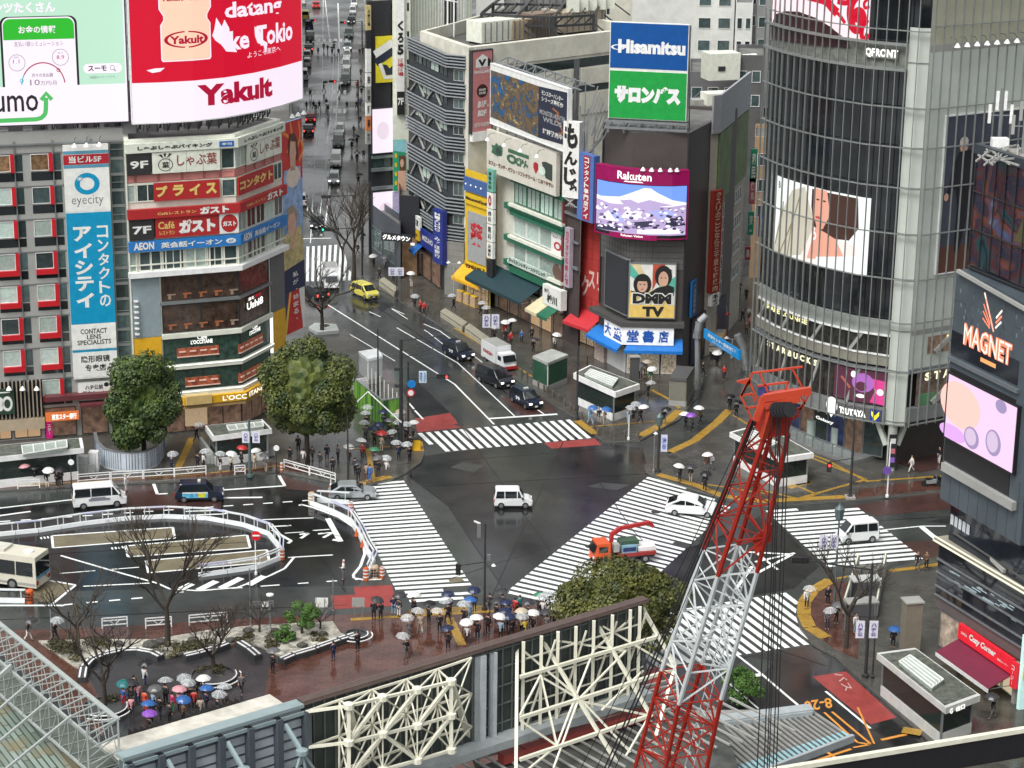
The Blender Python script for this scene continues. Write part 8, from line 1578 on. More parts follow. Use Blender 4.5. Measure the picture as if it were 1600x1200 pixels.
for p0,p1,n in bl:
 for k in range(n):
  c=G(p0[0]+(p1[0]-p0[0])*k/(n-1),p0[1]+(p1[1]-p0[1])*k/(n-1),.13);lab='squat brown bollard on the kerb '+{9:'beside the red taxi lane',4:'of the plaza',11:'behind the two dark vans',2:'at the planter end'}[n]
  if b0 is None:
   b0=thing('bollard',lab,'bollard',(0,0,0),'brown kerb bollards');o=MB();o.lathe((0,0,0),[(.11,0),(.11,.75),(.0,.82)],10);o.build('post',BOL,b0);o=MB();o.lathe((0,0,0),[(.13,.6),(.13,.66)],10);o.build('band',STL,b0);b0 .location=c
  else:dup(b0,c,0,lab)
for pts,lab in((((688,495),(696,490),(730,512),(722,518)),'long planter with green hedge strips, middle of three on the far kerb'),(((726,520),(734,514),(766,537),(758,544)),'long planter with green hedge strips behind the white truck'),(((592,446),(600,441),(622,458),(616,464)),'long pale edged planter beside the yellow car')):
 P=[G2(x,y,.13)for x,y in pts];t=thing('hedge_planter',lab,'planter',(P[0].x,P[0].y,.13));o=MB();o.prism(P,.13,.6);o.build('box',mat('planter_tan',(.38,.36,.28),.7),t);c=sum(P,Vector((0,0)))/4;o=MB();o.prism([c+(p-c)*.85 for p in P],.601,.72);o.build('hedge',mat('hedge_dark',(.03,.035,.02),.9,nz=(6,.6)),t);o=MB()
 for k in range(5):a=P[0].lerp(P[3],.5).lerp(P[1].lerp(P[2],.5),(k+.5)/5);o.beam((P[0].lerp(P[1],(k+.5)/5).x,P[0].lerp(P[1],(k+.5)/5).y,.78),(P[3].lerp(P[2],(k+.5)/5).x,P[3].lerp(P[2],(k+.5)/5).y,.78),.12)
 o.build('cross_bar',mat('planter_tan',(.38,.36,.28),.7),t)
P=[G2(x,y,.13)for x,y in((482,516),(492,509),(525,511),(530,521),(496,524))];t=thing('slab_planter','pale stone slab planter under the bare tree by the poster','planter',(P[0].x,P[0].y,.13));o=MB();o.prism(P,.13,.5);o.build('slab',mat('pale_stone',(.42,.45,.43),.5),t);o=MB();o.prism([P[1].lerp(P[3],.4)+Vector((.6*math.cos(k),.6*math.sin(k)))for k in range(6)],.501,.56);o.build('soil',BARK,t)
def subway(label,c4,zr_,th=.7,wallh=1.0,skylight=None,wm=WHT,open_side=None,rm_=None,name='subway_entrance'):
 """c4: roof outline pixels at height zr_ (TL TR BR BL)"""
 P=[G2(x,y,zr_)for x,y in c4];c=sum(P,Vector((0,0)))/len(P);t=thing(name,label,'entrance',(c.x,c.y,.13));o=MB();o.prism(P,zr_-th,zr_);o.build('roof_edge',wm,t);o=MB();o.prism([c+(p-c)*.93 for p in P],zr_+.002,zr_+.02);o.build('roof_top',rm_ or mat('roof_mossy',(.09,.10,.08),.8,nz=(1.6,.8)),t)
 I=[c+(p-c)*.86 for p in P];
 for k,p in enumerate(I):o=MB();o.beam((p.x,p.y,.1),(p.x,p.y,zr_-th),.16);o.build('post',STL,t)
 n=len(I)
 for k in range(n):
  a,b=I[k],I[(k+1)%n];F=Fac([a,b])
  if open_side==k:continue
  o=MB();F.box(o,0,F.W,.13,wallh,-.1,.1);o.build('low_wall',wm if k!=open_side else wm,t);o=MB();F.box(o,0.1,F.W-.1,wallh,zr_-th,-.02,.0);o.build('glass_wall',mat('entrance_glass',(.03,.045,.04),.12,alpha=.6),t)
 o=MB();o.prism([c+(p-c)*.8 for p in P],.135,.2);o.build('stair_well',BLK,t)
 if skylight:
  S_=[G2(x,y,zr_+.3)for x,y in skylight];o=MB();o.prism(S_,zr_+.02,zr_+.3);q=o.build('skylight',mat('skylight_green',(.32,.38,.33),.3),t);o=MB()
  for k in range(5):o.beam((*S_[0].lerp(S_[1],k/4),zr_+.33),(*S_[3].lerp(S_[2],k/4),zr_+.33),.1)
  o.beam((*S_[0],zr_+.33),(*S_[1],zr_+.33),.1);o.beam((*S_[3],zr_+.33),(*S_[2],zr_+.33),.1);o.build('skylight_frame',WHT,q)
 return t,P,c
subway('white edged subway entrance with green skylight before the bookshop',((896,583),(922,570),(1000,600),(962,613)),3.4,.6,.9,((914,585),(923,577),(965,592),(957,603)),name='subway_entrance')
ts,P,c=subway('large white roofed subway entrance with skylights at the lower right',((1370,1020),(1430,1012),(1532,1086),(1478,1106)),3.3,.5,.95,((1405,1034),(1422,1024),(1474,1062),(1456,1075)),wm=mat('off_white',(.55,.56,.53),.5))
FF=Fac([P[3],P[2]]);o=MB();text_into(o,FF,'G',FF.W*.12,FF.W*.2,2.7,3.1,.03);text_into(o,FF,'出口',FF.W*.3,FF.W*.55,2.7,3.1,.03,bold=.03);o.build('lettering',SWW,ts)
subway('long low white roofed subway entrance behind the left waiting people',((-20,697),(128,684),(131,700),(-20,716)),3.2,.5,.9,((34,697),(104,688),(105,699),(36,710)))
subway('glass and white subway entrance between the two round trees',((320,665),(410,655),(425,670),(332,682)),3.2,.5,.9,((354,665),(410,659),(412,666),(358,673)))
subway('white roofed kiosk entrance behind the crane boom on the glass building plaza',((1140,675),(1190,662),(1272,708),(1218,716)),3.2,.5,.9,((1160,680),(1178,673),(1215,692),(1200,700)))
for k,(x,y)in enumerate(((1410,1000),(945+40,590))):
 c=G(x+(10 if k==0 else 5),y+(25 if k==0 else 30),.13);t=thing('lift_tower',['tall tan box tower behind the lower right subway entrance','dark grey panel tower at the bookshop subway entrance'][k],'lift tower',tuple(c));o=MB();w_,d_,h_=((1.3,1.1,4.6),(.9,.5,4.4))[k];o.box(c+Vector((0,0,h_/2)),(w_,d_,h_),.2);o.build('casing',mat(['box_tan','box_dark'][k],[(.20,.18,.14),(.08,.08,.08)][k],.5),t);o=MB();o.box(c+Vector((0,0,h_+.05)),(w_+.2,d_+.2,.12),.2);o.build('cap',PAN,t)
def booth(label,c4,zr_,gm,rm_,name='kiosk',posts=WHT):
 P=[G2(x,y,zr_)for x,y in c4];c=sum(P,Vector((0,0)))/4;t=thing(name,label,'kiosk',(c.x,c.y,.13));o=MB();o.prism(P,zr_-.3,zr_);o.build('roof',rm_,t);I=[c+(p-c)*.93 for p in P];F_=I+[I[0]]
 for a,b in zip(F_[:-1],F_[1:]):
  F=Fac([a,b]);o=MB();F.box(o,0,F.W,.13,.7,-.1,.05);o.build('low_wall',PAN,t);o=MB();F.box(o,0,F.W,.7,zr_-.3,-.06,0);o.build('glass_wall',gm,t);o=MB()
  for k in range(4):F.box(o,F.W*k/3-.04,F.W*k/3+.04,.7,zr_-.3,.0,.07)
  o.build('frame',posts,t)
 return t
booth('green glass kiosk with a pale flat roof on the bookshop side pavement',((832,556),(862,545),(888,554),(856,567)),3.3,mat('green_glass',(.03,.09,.055),.15),mat('kiosk_roof',(.38,.40,.37),.6,nz=(.8,.3)))
booth('small metal lift booth with dark sloping roof at the alley mouth',((1057,571),(1085,573),(1073,592),(1046,590)),3.2,mat('booth_metal',(.18,.18,.15),.4),mat('booth_roof',(.09,.09,.09),.5),posts=PAN)
booth('white topped equipment booth on the left bank of the long street',((560,549),(590,544),(598,556),(575,561)),3.0,mat('booth_white',(.5,.53,.52),.5),mat('booth_top',(.78,.82,.82),.4))
FGn=Fac([G2(553,633,0),G2(598,669,0),G2(627,664,0)]);t=thing('construction_fence','bright green printed construction fence left of the red road patch','fence',tuple(FGn.pt(2,0,0)));
gm_=bpy.data.materials.new('forest_print');gm_.use_nodes=True;nt=gm_.node_tree;b_=nt.nodes['Principled BSDF'];tc=nt.nodes.new('ShaderNodeTexCoord');mp=nt.nodes.new('ShaderNodeMapping');mp.inputs['Scale'].default_value=(1.6,1.6,.12);n1=nt.nodes.new('ShaderNodeTexNoise');n1 .inputs['Scale'].default_value=1.5;cr=nt.nodes.new('ShaderNodeValToRGB');cr.color_ramp.elements[0].position=.38;cr.color_ramp.elements[0].color=(.02,.09,.02,1);cr.color_ramp.elements[1].position=.65;cr.color_ramp.elements[1].color=(.20,.46,.06,1)
nt.links.new(tc.outputs['Object'],mp.inputs[0]);nt.links.new(mp.outputs[0],n1 .inputs['Vector']);nt.links.new(n1 .outputs[0],cr.inputs[0]);nt.links.new(cr.outputs[0],b_.inputs['Base Color'])
for k in range(9):o=MB();FGn.box(o,FGn.W*k/9+.02,FGn.W*(k+1)/9-.02,.13,2.9,-.05,.05);o.build('panel',gm_,t)
o=MB();FGn.box(o,0,FGn.W,2.9,3.0,-.08,.08);o.build('top_rail',STL,t);o=MB();b1_=FGn.pt(FGn.W,0,0);
for a,b in((G(553,633,3),G(575,612,3)),(G(575,612,3),G(627,660,3))):o.beam(a,b,.1)
for k in range(9):a=G(575,612,0).lerp(G(627,664,0),k/8);o.beam(a,a+Vector((0,0,3)),.08)
o.build('rear_frame',WHT,t)
rail((545,611),(573,606),'white barred railing behind the green fence',h=1.1,heart=False,group='white barred railings');t=thing('barred_fence','white vertical bar fence behind the green fence','fence',tuple(G(545,611,.13)));o=MB()
for k in range(16):a=G(542+2*k,612-.2*k,.13);o.beam(a,a+Vector((0,0,1.2)),.07)
o.build('bar',WHT,t);o=MB();o.beam(G(542,612,.13)+Vector((0,0,1.25)),G(573,608,.13)+Vector((0,0,1.25)),.1);o.build('top_rail',WHT,t)
cw=[(148,707),(152,722),(163,733),(182,738),(205,740),(228,738),(246,730),(256,716),(258,700)];FCW=Fac([G2(x,y)for x,y in cw]);t=thing('curved_wall','curved white wall with blue wave pattern around the left round tree','wall',tuple(FCW.pt(3,0,0)));o=MB();FCW.box(o,0,FCW.W,.13,2.0,-.2,0);o.build('panel',mat('wall_greyblue',(.50,.55,.58),.5),t);o=MB()
for k in range(60):
 u=FCW.W*(k+.3)/60;ph=k//8
 if k%9==8:continue
 for j in range(6):
  z=.3+j*.27;s=[.12,-.12,.1,.0,.14,-.1,.05][ph%7]*(1 if j%2 else-.6 if ph%2 else 1);o.hull8([FCW.pt(min(FCW.W,u+s*.0),z,.0),FCW.pt(min(FCW.W,u+.07),z,.0),FCW.pt(min(FCW.W,u+.07),z,.012),FCW.pt(u,z,.012),FCW.pt(max(0,min(FCW.W,u+s)),z+.27,.0),FCW.pt(max(0,min(FCW.W,u+s+.07)),z+.27,.0),FCW.pt(max(0,min(FCW.W,u+s+.07)),z+.27,.012),FCW.pt(max(0,min(FCW.W,u+s)),z+.27,.012)])
o.build('wave_pattern',mat('wave_blue',(.08,.12,.22),.5),t);o=MB();FCW.box(o,0,FCW.W,2.0,2.08,-.25,.05);o.build('cap',STL,t)
t=thing('utility_cabinet','white cabinet at the left end of the patterned wall','cabinet',tuple(G(146,738,.13)));c=G(146,738,.13);o=MB();o.box(c+Vector((0,.6,.95)),(.9,.8,1.9));o.build('case',WHT,t);o=MB();o.box(c+Vector((-1.2,.7,.7)),(1.4,.8,1.4));o.build('case',WHT,t);o=MB();o.box(c+Vector((.2,.19,1)),(.03,.02,1.5));o.build('door_seam',PAN,t)
for pts,h_,lab in((((12,752),(148,740)),.9,'low white barred wall behind the waiting people at the far left'),(((322,725),(430,712)),.9,'low grey wall of the subway stairs under the olive tree'),(((312,700),(330,725)),1.1,'short sloping planter wall left of the subway stairs')):
 a,b=G(*pts[0],.13),G(*pts[1],.13);t=thing('low_wall',lab,'wall',tuple(a));F=Fac([a.to_2d(),b.to_2d()]);o=MB();F.box(o,0,F.W,.13,h_+.13,-.25,0);o.build('wall_panel',mat('wall_pale',(.42,.44,.42),.6),t);o=MB()
 for k in range(int(F.W/.35)):F.box(o,k*.35,k*.35+.06,.2,h_,0,.03)
 o.build('bar',PAN,t)
P=[G2(x,y)for x,y in((1318,965),(1340,893),(1382,893),(1368,968))];t=thing('escalator_entrance','grey sloping escalator entrance beside the right bare tree','entrance',(P[0].x,P[0].y,.13));o=MB();o.prism(P,.132,.2);o.build('steps',DK2,t)
for a,b in((P[0],P[1]),(P[3],P[2])):o=MB();o.beam((*a,.9),(*b,.9),.25,1.2);o.build('side_wall',mat('escalator_steel',(.30,.31,.29),.4,.3),t);o=MB();o.beam((*a,1.6),(*b,1.6),.12);o.build('handrail',CRM,t)
for k,y in enumerate((900,935)):a,b=G(1330-k*8,y+5,2.6),G(1374-k*4,y+2,2.6);o=MB();o.beam(a,b,1.3,.12);o.build('canopy_panel',[mat('canopy_light',(.45,.47,.45),.4),PAN][k%2],t);o=MB();o.beam((a.x,a.y,.1),a,.1);o.beam((b.x,b.y,.1),b,.1);o.build('post',STL,t)
o=MB()
for k in range(9):c=G(1338+k*5,893-(k%3),2.2);o.box(c,(.5,.5,.5+.2*(k%3)),k)
o.build('sculpture',mat('sculpture_grey',(.16,.16,.14),.6,nz=(4,.5)),t)
for k,((x,y),(xt,yt),(xm,ym),(x2,y2))in enumerate((((1090,608),(1090,525),(1093,503),(1104,493)),((1167,582),(1167,575),(1162,545),(1152,523)))):
 b=G(x,y,.13);t=thing('arch_pillar',['curved silver arch pillar at the left of the alley mouth','curved silver arch pillar at the right of the alley mouth'][k],'arch',tuple(b));pts=[b]+[atdist(*q,b.y)for q in((xt,yt),(xm,ym),(x2,y2))];o=MB()
 for j,(p,q)in enumerate(zip(pts[:-1],pts[1:])):o.tube(p,q,.42 if j else .3,n=12)
 o.build('tube',mat('arch_silver',(.34,.36,.37),.35,.5),t);o=MB();o.lathe(pts[1],[(.5,-.2),(.5,.3)],12);o.lathe(pts[1],[(.48,.5),(.48,.6)],12);o.build('collar',STL,t)
a,b=G(1101,517,5.6),G(1157,545,5.6);FAr=Fac([a.to_2d(),b.to_2d()]);rc=(0,FAr.W,FAr.uz(1129,540)[1],FAr.uz(1129,525)[1])
FAr=Fac([atdist(1101,520,222).to_2d(),atdist(1157,540,214).to_2d()]);za1,za2=FAr.uz(1101,528)[1],FAr.uz(1101,513)[1]
sign('arch_banner','blue banner with white writing strung across the alley mouth',FAr,(0,FAr.W,za1,za2),[mat('banner_blue',(.0,.22,.55),.5),WT],lambda a,rc,d:[T(a,FAr,'渋谷センター街安全推進',S(rc,.12,.45,.95,.85),d,1,bold=.03),T(a,FAr,'バスケットボールストリート',S(rc,.25,.12,.8,.32),d,1)],-.1,.1,cat='banner')
for x,y,lab in((503,965,'striped notice frame beside the rotary exit'),(560,965,'grey notice frame near the garden tip'),(415,968,'small white notice card in the garden')):
 c=G(x,y,.13);t=thing('notice_board',lab,'board',tuple(c));o=MB();o.box(c+Vector((0,0,1.3)),(1.0 if x!=415 else .5,.06,.8 if x!=415 else .4));o.build('board',WT if x!=560 else PAN,t);o=MB();o.beam(c+Vector((-.3,0,0)),c+Vector((-.3,0,1)),.06);o.beam(c+Vector((.3,0,0)),c+Vector((.3,0,1)),.06);o.build('leg',STL,t)
c=G(650,702,.13);t=thing('yellow_box','bright yellow box at the crowded corner by the red road patch','box',tuple(c));o=MB();o.box(c+Vector((0,0,.55)),(.8,.6,1.1),.2);o.build('body',mat('box_yellow',(.7,.42,.02),.5),t);o=MB();o.box(c+Vector((0,0,1.14)),(.9,.7,.08),.2);o.build('lid',BLK,t)
TIRE=mat('tyre',(.012,.012,.012),.7);RIM=mat('wheel_rim',(.35,.36,.37),.3,.7);HLM=mat('headlight_glass',(.7,.72,.75),.1);TLM=mat('taillight',(.35,.01,.01),.2);TLE=E_('brake_light',(.95,.08,.05),1.6);HLE=E_('headlight_lit',(.95,.9,.8),2.0);PLT=mat('number_plate',(.6,.62,.6),.4);CGL=mat('car_glass',(.012,.016,.018),.05,spec=.8)
SPECS={'van':(4.8,1.75,2.1,1.15,1.15,-2.38,-2.3,1.25,1.95),'box':(3.5,1.5,1.8,1.0,.98,-1.72,-1.6,.55,1.0),'keivan':(3.6,1.52,1.95,1.12,1.08,-1.77,-1.68,.8,1.45),'hatch':(4.4,1.8,1.46,.86,.9,-1.95,-1.15,.35,1.05),'suv':(4.75,1.92,1.62,1.02,1.05,-2.15,-1.1,.5,1.25),'taxi':(4.4,1.7,1.75,1.05,1.0,-2.1,-1.75,.65,1.25),'sedan':(4.6,1.75,1.5,.95,.95,-1.75,-1.05,.5,1.2),'wagon':(4.85,1.85,1.92,1.1,1.1,-2.35,-2.2,.95,1.75),'mini':(4.2,1.7,1.7,1.05,1.02,-2.0,-1.75,.75,1.45)}
def car(kind,name,label,col,cat='car',group=None,rough=.25,signlamp=False,brake=False,lit=False):
 L,W,H,hd_,bt,x1,x2,x3,x4=SPECS[kind];t=thing(name,label,cat,(0,0,0),group);h=L/2;hw=W/2
 def wz(z):return hw*(1-.16*max(0,(z-bt)/(H-bt)))*(1-.05*max(0,(.5-z)))
 out=[(-h+.05,.28),(-h,.5),(-h,bt-.15),(x1,bt+.02),(x2,H-.06),(x2+.15,H),(x3-.15,H),(x3,H-.05),(x4,bt),(h-.35,hd_-.08),(h-.06,hd_-.28),(h,.5),(h-.05,.28)]
 cx,cz=0,.8;o=MB();n=len(out);secs=[(-1,.955),(-.93,1),(.93,1),(1,.955)];i0=len(o.v)
 for f,sc in secs:
  for x,z in out:X=cx+(x-cx)*sc;Z=cz+(z-cz)*sc;o.v.append(Vector((X,wz(Z)*f,Z)))
 for s_ in range(3):
  for k in range(n):a=s_*n+k;b=s_*n+(k+1)%n;o.f.append((a,b,b+n,a+n));o.m.append(0)
 o.f.append(tuple(range(n-1,-1,-1)));o.f.append(tuple(range(3*n,4*n)));o.m+=[0,0];bd_=o.build('body',col,t);
 rp_=L*.3;r=.3 if H<1.9 else .33
 for sx in(-1,1):
  for sy in(-1,1):
   x=sx*rp_+(.05 if sx>0 else-.05);o=MB();o.tube((x,sy*(hw-.2),r),(x,sy*(hw+.03),r),r,n=16);w_=o.build('wheel',TIRE,t);o=MB();o.tube((x,sy*(hw+.025),r),(x,sy*(hw+.045),r),r*.58,n=12);o.build('rim',RIM,w_)
 g=.02
 for sy in(-1,1):
  xs=[x1+(.14 if kind not in('hatch','suv','sedan')else .35),(x2+x3)/2-.25,x3+.12-.35,x4-.22];zt_,zb__=H-.16,bt+.04
  def sd(x,z):return(x,sy*(wz(z)*.975+g),z)
  def topx(x):return min(max(x,x2+.12),x3-.02)
  for a,b in((xs[0],xs[1]-.04),(xs[1]+.04,xs[2]),(xs[2]+.08,xs[3])):
   if b-a<.15:continue
   P=[sd(a,zb__),sd(b,zb__),sd(topx(b),zt_ if b<=x3+.05 else zt_-.02),sd(topx(a),zt_)];o=MB();o.face(P if sy<0 else P[::-1]);o.build('side_window',CGL,t)
  o=MB();o.box((x4-.15,sy*(hw+.1),bt+.05),(.16,.2,.16));o.build('mirror',BLK if col is not WHT else WHT,t)
 nx=Vector((H-bt,0,x4-x3)).normalized()*.025
 def scr(xa,za,xb,zb2,s_):
  P=[Vector((xa,-wz(za)*.88,za)),Vector((xa,wz(za)*.88,za)),Vector((xb,wz(zb2)*.86,zb2)),Vector((xb,-wz(zb2)*.86,zb2))];q=Vector((abs(nx.x)*s_,0,nx.z));o=MB();o.face([p+q for p in(P if s_>0 else P[::-1])]);o.build('windscreen' if s_>0 else 'rear_window',CGL,t)
 scr(x4-.03,bt+.03,x3+.03,H-.09,1);scr(x1+.0,bt+.08,x2-.02,H-.12,-1)
 for sy in(-1,1):
  o=MB();o.box((h-.14,sy*hw*.74,hd_-.33),(.26,.34,.17));o.build('headlight',HLE if lit else HLM,t);o=MB();o.box((-h+.03,sy*hw*.84,bt-.2),(.1,.2,.3));o.build('taillight',TLE if brake else TLM,t)
 o=MB();o.box((h-.01,0,.45),(.05,hw*1.2,.22));o.build('grille',BLK,t);o=MB();o.box((h+.02,0,.42),(.03,.34,.17));o.box((-h-.01,0,.62),(.03,.34,.17));o.build('number_plate',PLT,t)
 if signlamp:o=MB();o.box((0,0,H+.07),(.25,.5,.14));o.build('roof_sign',mat('taxi_lamp',(.6,.6,.55),.4),t)
 return t
def place(t,rear,front,z=0.0):
 a,b=G(*rear,z),G(*front,z);c=(a+b)/2;t.location=c+Vector((0,0,.02));t.rotation_euler=(0,0,math.atan2(b.y-a.y,b.x-a.x));return t
CW=mat('car_white',(.72,.74,.74),.22,nz=(.5,.04));CS=mat('car_silver',(.42,.46,.47),.25,.5,nz=(.5,.05));CB=mat('car_black',(.012,.014,.02),.15,nz=(.5,.05));CY=mat('car_yellow',(.62,.56,.10),.3);CG=mat('car_greygreen',(.12,.16,.14),.3);CO=mat('truck_orange',(.62,.09,.02),.35);CRD=mat('car_red',(.4,.03,.03),.3);TXN=mat('taxi_navy',(.01,.016,.035),.15)
def decal(t,x0,x1,z0,z1,y,m,txt=None,name='decal'):
 lo=t.location.copy();t.location=(0,0,0);F=Fac([(x0,y),(x1,y)]);o=MB()
 if txt:text_into(o,F,txt,0,F.W,z0,z1,.012,bold=.04)
 else:F.box(o,0,F.W,z0,z1,0,.01)
 o.build(name,m,t);t.location=lo
t=place(car('van','van','white van with dark windows parked by the kerb guard rails at the left',CW,'van'),(117,793),(194,787));decal(t,-1.0,.9,.8,1.0,-.9,mat('decal_grey',(.2,.2,.24),.4));decal(t,-.8,.5,1.0,1.12,-.9,MATS['decal_grey'])
t=place(car('taxi','taxi','black taxi with a blue and yellow painted side right of the white van',TXN,'taxi',signlamp=True),(283,781),(341,780));decal(t,-1.5,.8,.45,.95,-.865,mat('decal_cyan',(.10,.40,.62),.4,nz=(3,.8)));decal(t,-.1,.6,.5,.92,-.88,mat('decal_yel',(.6,.55,.05),.4,nz=(3,.4)));decal(t,-1.5,.8,.9,1.0,-.88,WHT)
place(car('hatch','hatchback','silver hatchback driving onto the top of the left crosswalk',CS),(521,778),(580,777));place(car('box','boxy_car','white boxy small car in the middle of the crossing',CW),(774,791),(829,791));place(car('suv','suv','white sport utility car on the diagonal crosswalk left of the crane',CW),(1046,800),(1116,805))
place(car('keivan','small_van','white small van on the right crosswalk, seen from its front left',CW,'van'),(1366,843),(1311,848));place(car('mini','minivan','yellow minivan turning at the mouth of the long street',CY),(559,459),(581,468));place(car('wagon','black_van','long black van between the two black taxis',CB,'van',lit=True),(754,592),(792,608))
for(r,f,lb)in(((701,551),(731,565),'black tall taxi behind the long black van, farther up the road'),((806,624),(837,641),'black tall taxi waiting first at the stop line on the red lane')):
 t=place(car('taxi','taxi',lb,TXN,'taxi',signlamp=True,lit=True),r,f);decal(t,-.6,.3,.6,1.0,-.875,WHT,'99')
def truck(label,cab,boxm,L=5.2,name='truck',stripe=None,txt=None,col2=None,boxh=1.9):
 t=thing(name,label,'truck',(0,0,0));h=L/2;o=MB();o.hull8([(h-1.5,-.9,.45),(h,-.9,.45),(h,.9,.45),(h-1.5,.9,.45),(h-1.5,-.85,2.0),(h-.35,-.82,2.0),(h-.35,.82,2.0),(h-1.5,.85,2.0)]);o.build('cab',cab,t)
 o=MB();o.hull8([(h-.02,-.78,1.2),(h+.02,-.78,1.2),(h+.02,.78,1.2),(h-.02,.78,1.2),(h-.33,-.72,1.85),(h-.29,-.72,1.85),(h-.29,.72,1.85),(h-.33,.72,1.85)]);o.build('windscreen',CGL,t)
 for sy in(-1,1):o=MB();o.box((h-.85,sy*.885,1.5),(.75,.03,.5));o.build('side_window',CGL,t);o=MB();o.box((h-.05,sy*.65,.75),(.12,.3,.2));o.build('headlight',HLM,t)
 if boxm:o=MB();o.box((-.8,0,.65+boxh/2),(L-1.7,1.9,boxh));o.build('cargo_box',boxm,t);o=MB();o.box((-.8,0,.67+boxh),(L-1.9,1.7,.06));o.build('roof_panel',PAN,t)
 o=MB();o.box((-.3,0,.5),(L-.6,1.0,.25));o.build('chassis',DKM,t)
 for x in(-h+1.0,h-.9):
  for sy in(-1,1):o=MB();o.tube((x,sy*.7,.38),(x,sy*.95,.38),.38,n=16);w_=o.build('wheel',TIRE,t);o=MB();o.tube((x,sy*.94,.38),(x,sy*.97,.38),.2,n=10);o.build('rim',RIM,w_)
 if stripe:o=MB();o.box((h-.7,0,.5),(1.5,1.84,.35));o.build('bumper',stripe,t)
 if txt:decal(t,-2.0,.2,1.3,1.7,-.96,INKR,txt)
 return t
place(truck('white delivery truck with red front bumper and red lettering beside the long black van',CW,CW,stripe=CRD,txt='KINKEN'),(760,561),(800,584))
t=truck('orange crane truck with folded red crane arm parked on the diagonal crosswalk',CO,None,L=5.6)
o=MB();o.box((-1.1,0,.85),(3.3,1.9,.3));o.build('bed',mat('bed_red',(.30,.03,.03),.4),t);o=MB();o.box((-2.0,0,1.2),(1.6,1.5,.35));o.build('white_load',WHT,t);o=MB();o.box((-.4,0,1.3),(1.3,1.7,.7));o.build('sign_load',mat('load_blue',(.22,.38,.48),.4),t);o=MB();o.box((-.5,0,1.8),(1.6,1.1,.35));o.build('green_load',mat('load_green',(.05,.10,.06),.5),t);decal(t,-.95,.2,1.15,1.5,.87,NAVY)
o=MB();o.tube((1.0,0,.7),(1.0,0,2.5),.2,n=10);o.beam((1.0,0,2.5),(.2,0,3.0),.35);o.beam((.2,0,3.0),(-2.4,0,3.3),.3);o.beam((-2.4,0,3.3),(-2.7,0,2.9),.3);o.build('crane_arm',CRD,t);o=MB();o.box((.75,.5,1.5),(.5,.6,.7));o.build('control_box',PAN,t);place(t,(1022,872),(921,881))
place(truck('white truck seen nose on behind the poster tree at the long street mouth',CW,CW,L=5.0),(514,441),(518,454));place(truck('orange boxed truck parked in the shopping alley under the blue banner',mat('cab_pale',(.4,.36,.3),.4),mat('truck_box_orange',(.62,.26,.03),.5),L=4.2,boxh=1.4),(1122,538),(1113,560),.0)
place(car('sedan','black_car','black sedan with glowing tail lights beside the fashion poster',CB,brake=True),(505,471),(478,458))
t=thing('bus','cream city bus with dark windows entering the picture at the left edge','bus',(0,0,0));o=MB();o.hull8([(-5.2,-1.2,.35),(5.2,-1.2,.35),(5.2,1.2,.35),(-5.2,1.2,.35),(-5.15,-1.12,3.0),(5.15,-1.12,3.0),(5.15,1.12,3.0),(-5.15,1.12,3.0)]);o.build('body',mat('bus_cream',(.60,.58,.48),.35,nz=(.6,.08)),t)
for sy in(-1,1):
 for k in range(6):o=MB();o.hull8([(-4.9+k*1.62,sy*1.19,1.35),(-3.4+k*1.62,sy*1.19,1.35),(-3.4+k*1.62,sy*1.23,1.35),(-4.9+k*1.62,sy*1.23,1.35),(-4.9+k*1.62,sy*1.13,2.5),(-3.4+k*1.62,sy*1.13,2.5),(-3.4+k*1.62,sy*1.17,2.5),(-4.9+k*1.62,sy*1.17,2.5)]);o.build('side_window',CGL,t)
 for x in(-3.0,3.2):o=MB();o.tube((x,sy*1.0,.48),(x,sy*1.24,.48),.48,n=18);w_=o.build('wheel',TIRE,t);o=MB();o.tube((x,sy*1.23,.48),(x,sy*1.26,.48),.28,n=12);o.build('rim',RIM,w_)
 o=MB();o.box((0,sy*1.215,.62),(10.2,.02,.2));o.build('skirt_stripe',PAN,t)
for x,s in((-5.19,-1),(5.19,1)):o=MB();o.box((x,0,1.95),(.06,2.1,1.3));o.build('end_window',CGL,t);o=MB();o.box((x+s*.03,0,1.2),(.06,2.0,.25));o.build('end_panel',mat('bus_blue',(.08,.25,.4),.4),t)
for sy in(-1,1):o=MB();o.box((-5.2,sy*.95,.75),(.08,.25,.35));o.build('taillight',TLM,t)
o=MB();o.box((-1,0,3.12),(2.2,1.5,.22));o.build('roof_unit',mat('bus_roof',(.55,.54,.48),.5),t);o=MB();o.lathe((-4.0,0,3.0),[(.4,0),(.4,.12),(0,.15)],14);o.build('roof_vent',WHT,t)
b_=G(60,924,0);b2_=G(-74,905,0);d=(b_-b2_).normalized();n_=Vector((-d.y,d.x,0));t.location=b_-d*5.2+n_*.9;t.rotation_euler=(0,0,math.atan2(-d.y,-d.x))
FARC={'w':('box',CW,'white'),'k':('sedan',CB,'black'),'g':('wagon',CG,'grey green'),'s':('mini',CS,'silver'),'v':('van',CW,'tall white'),'y':('van',CY,'yellow'),'r':('sedan',CRD,'red'),'n':('van',NAVY,'navy')}
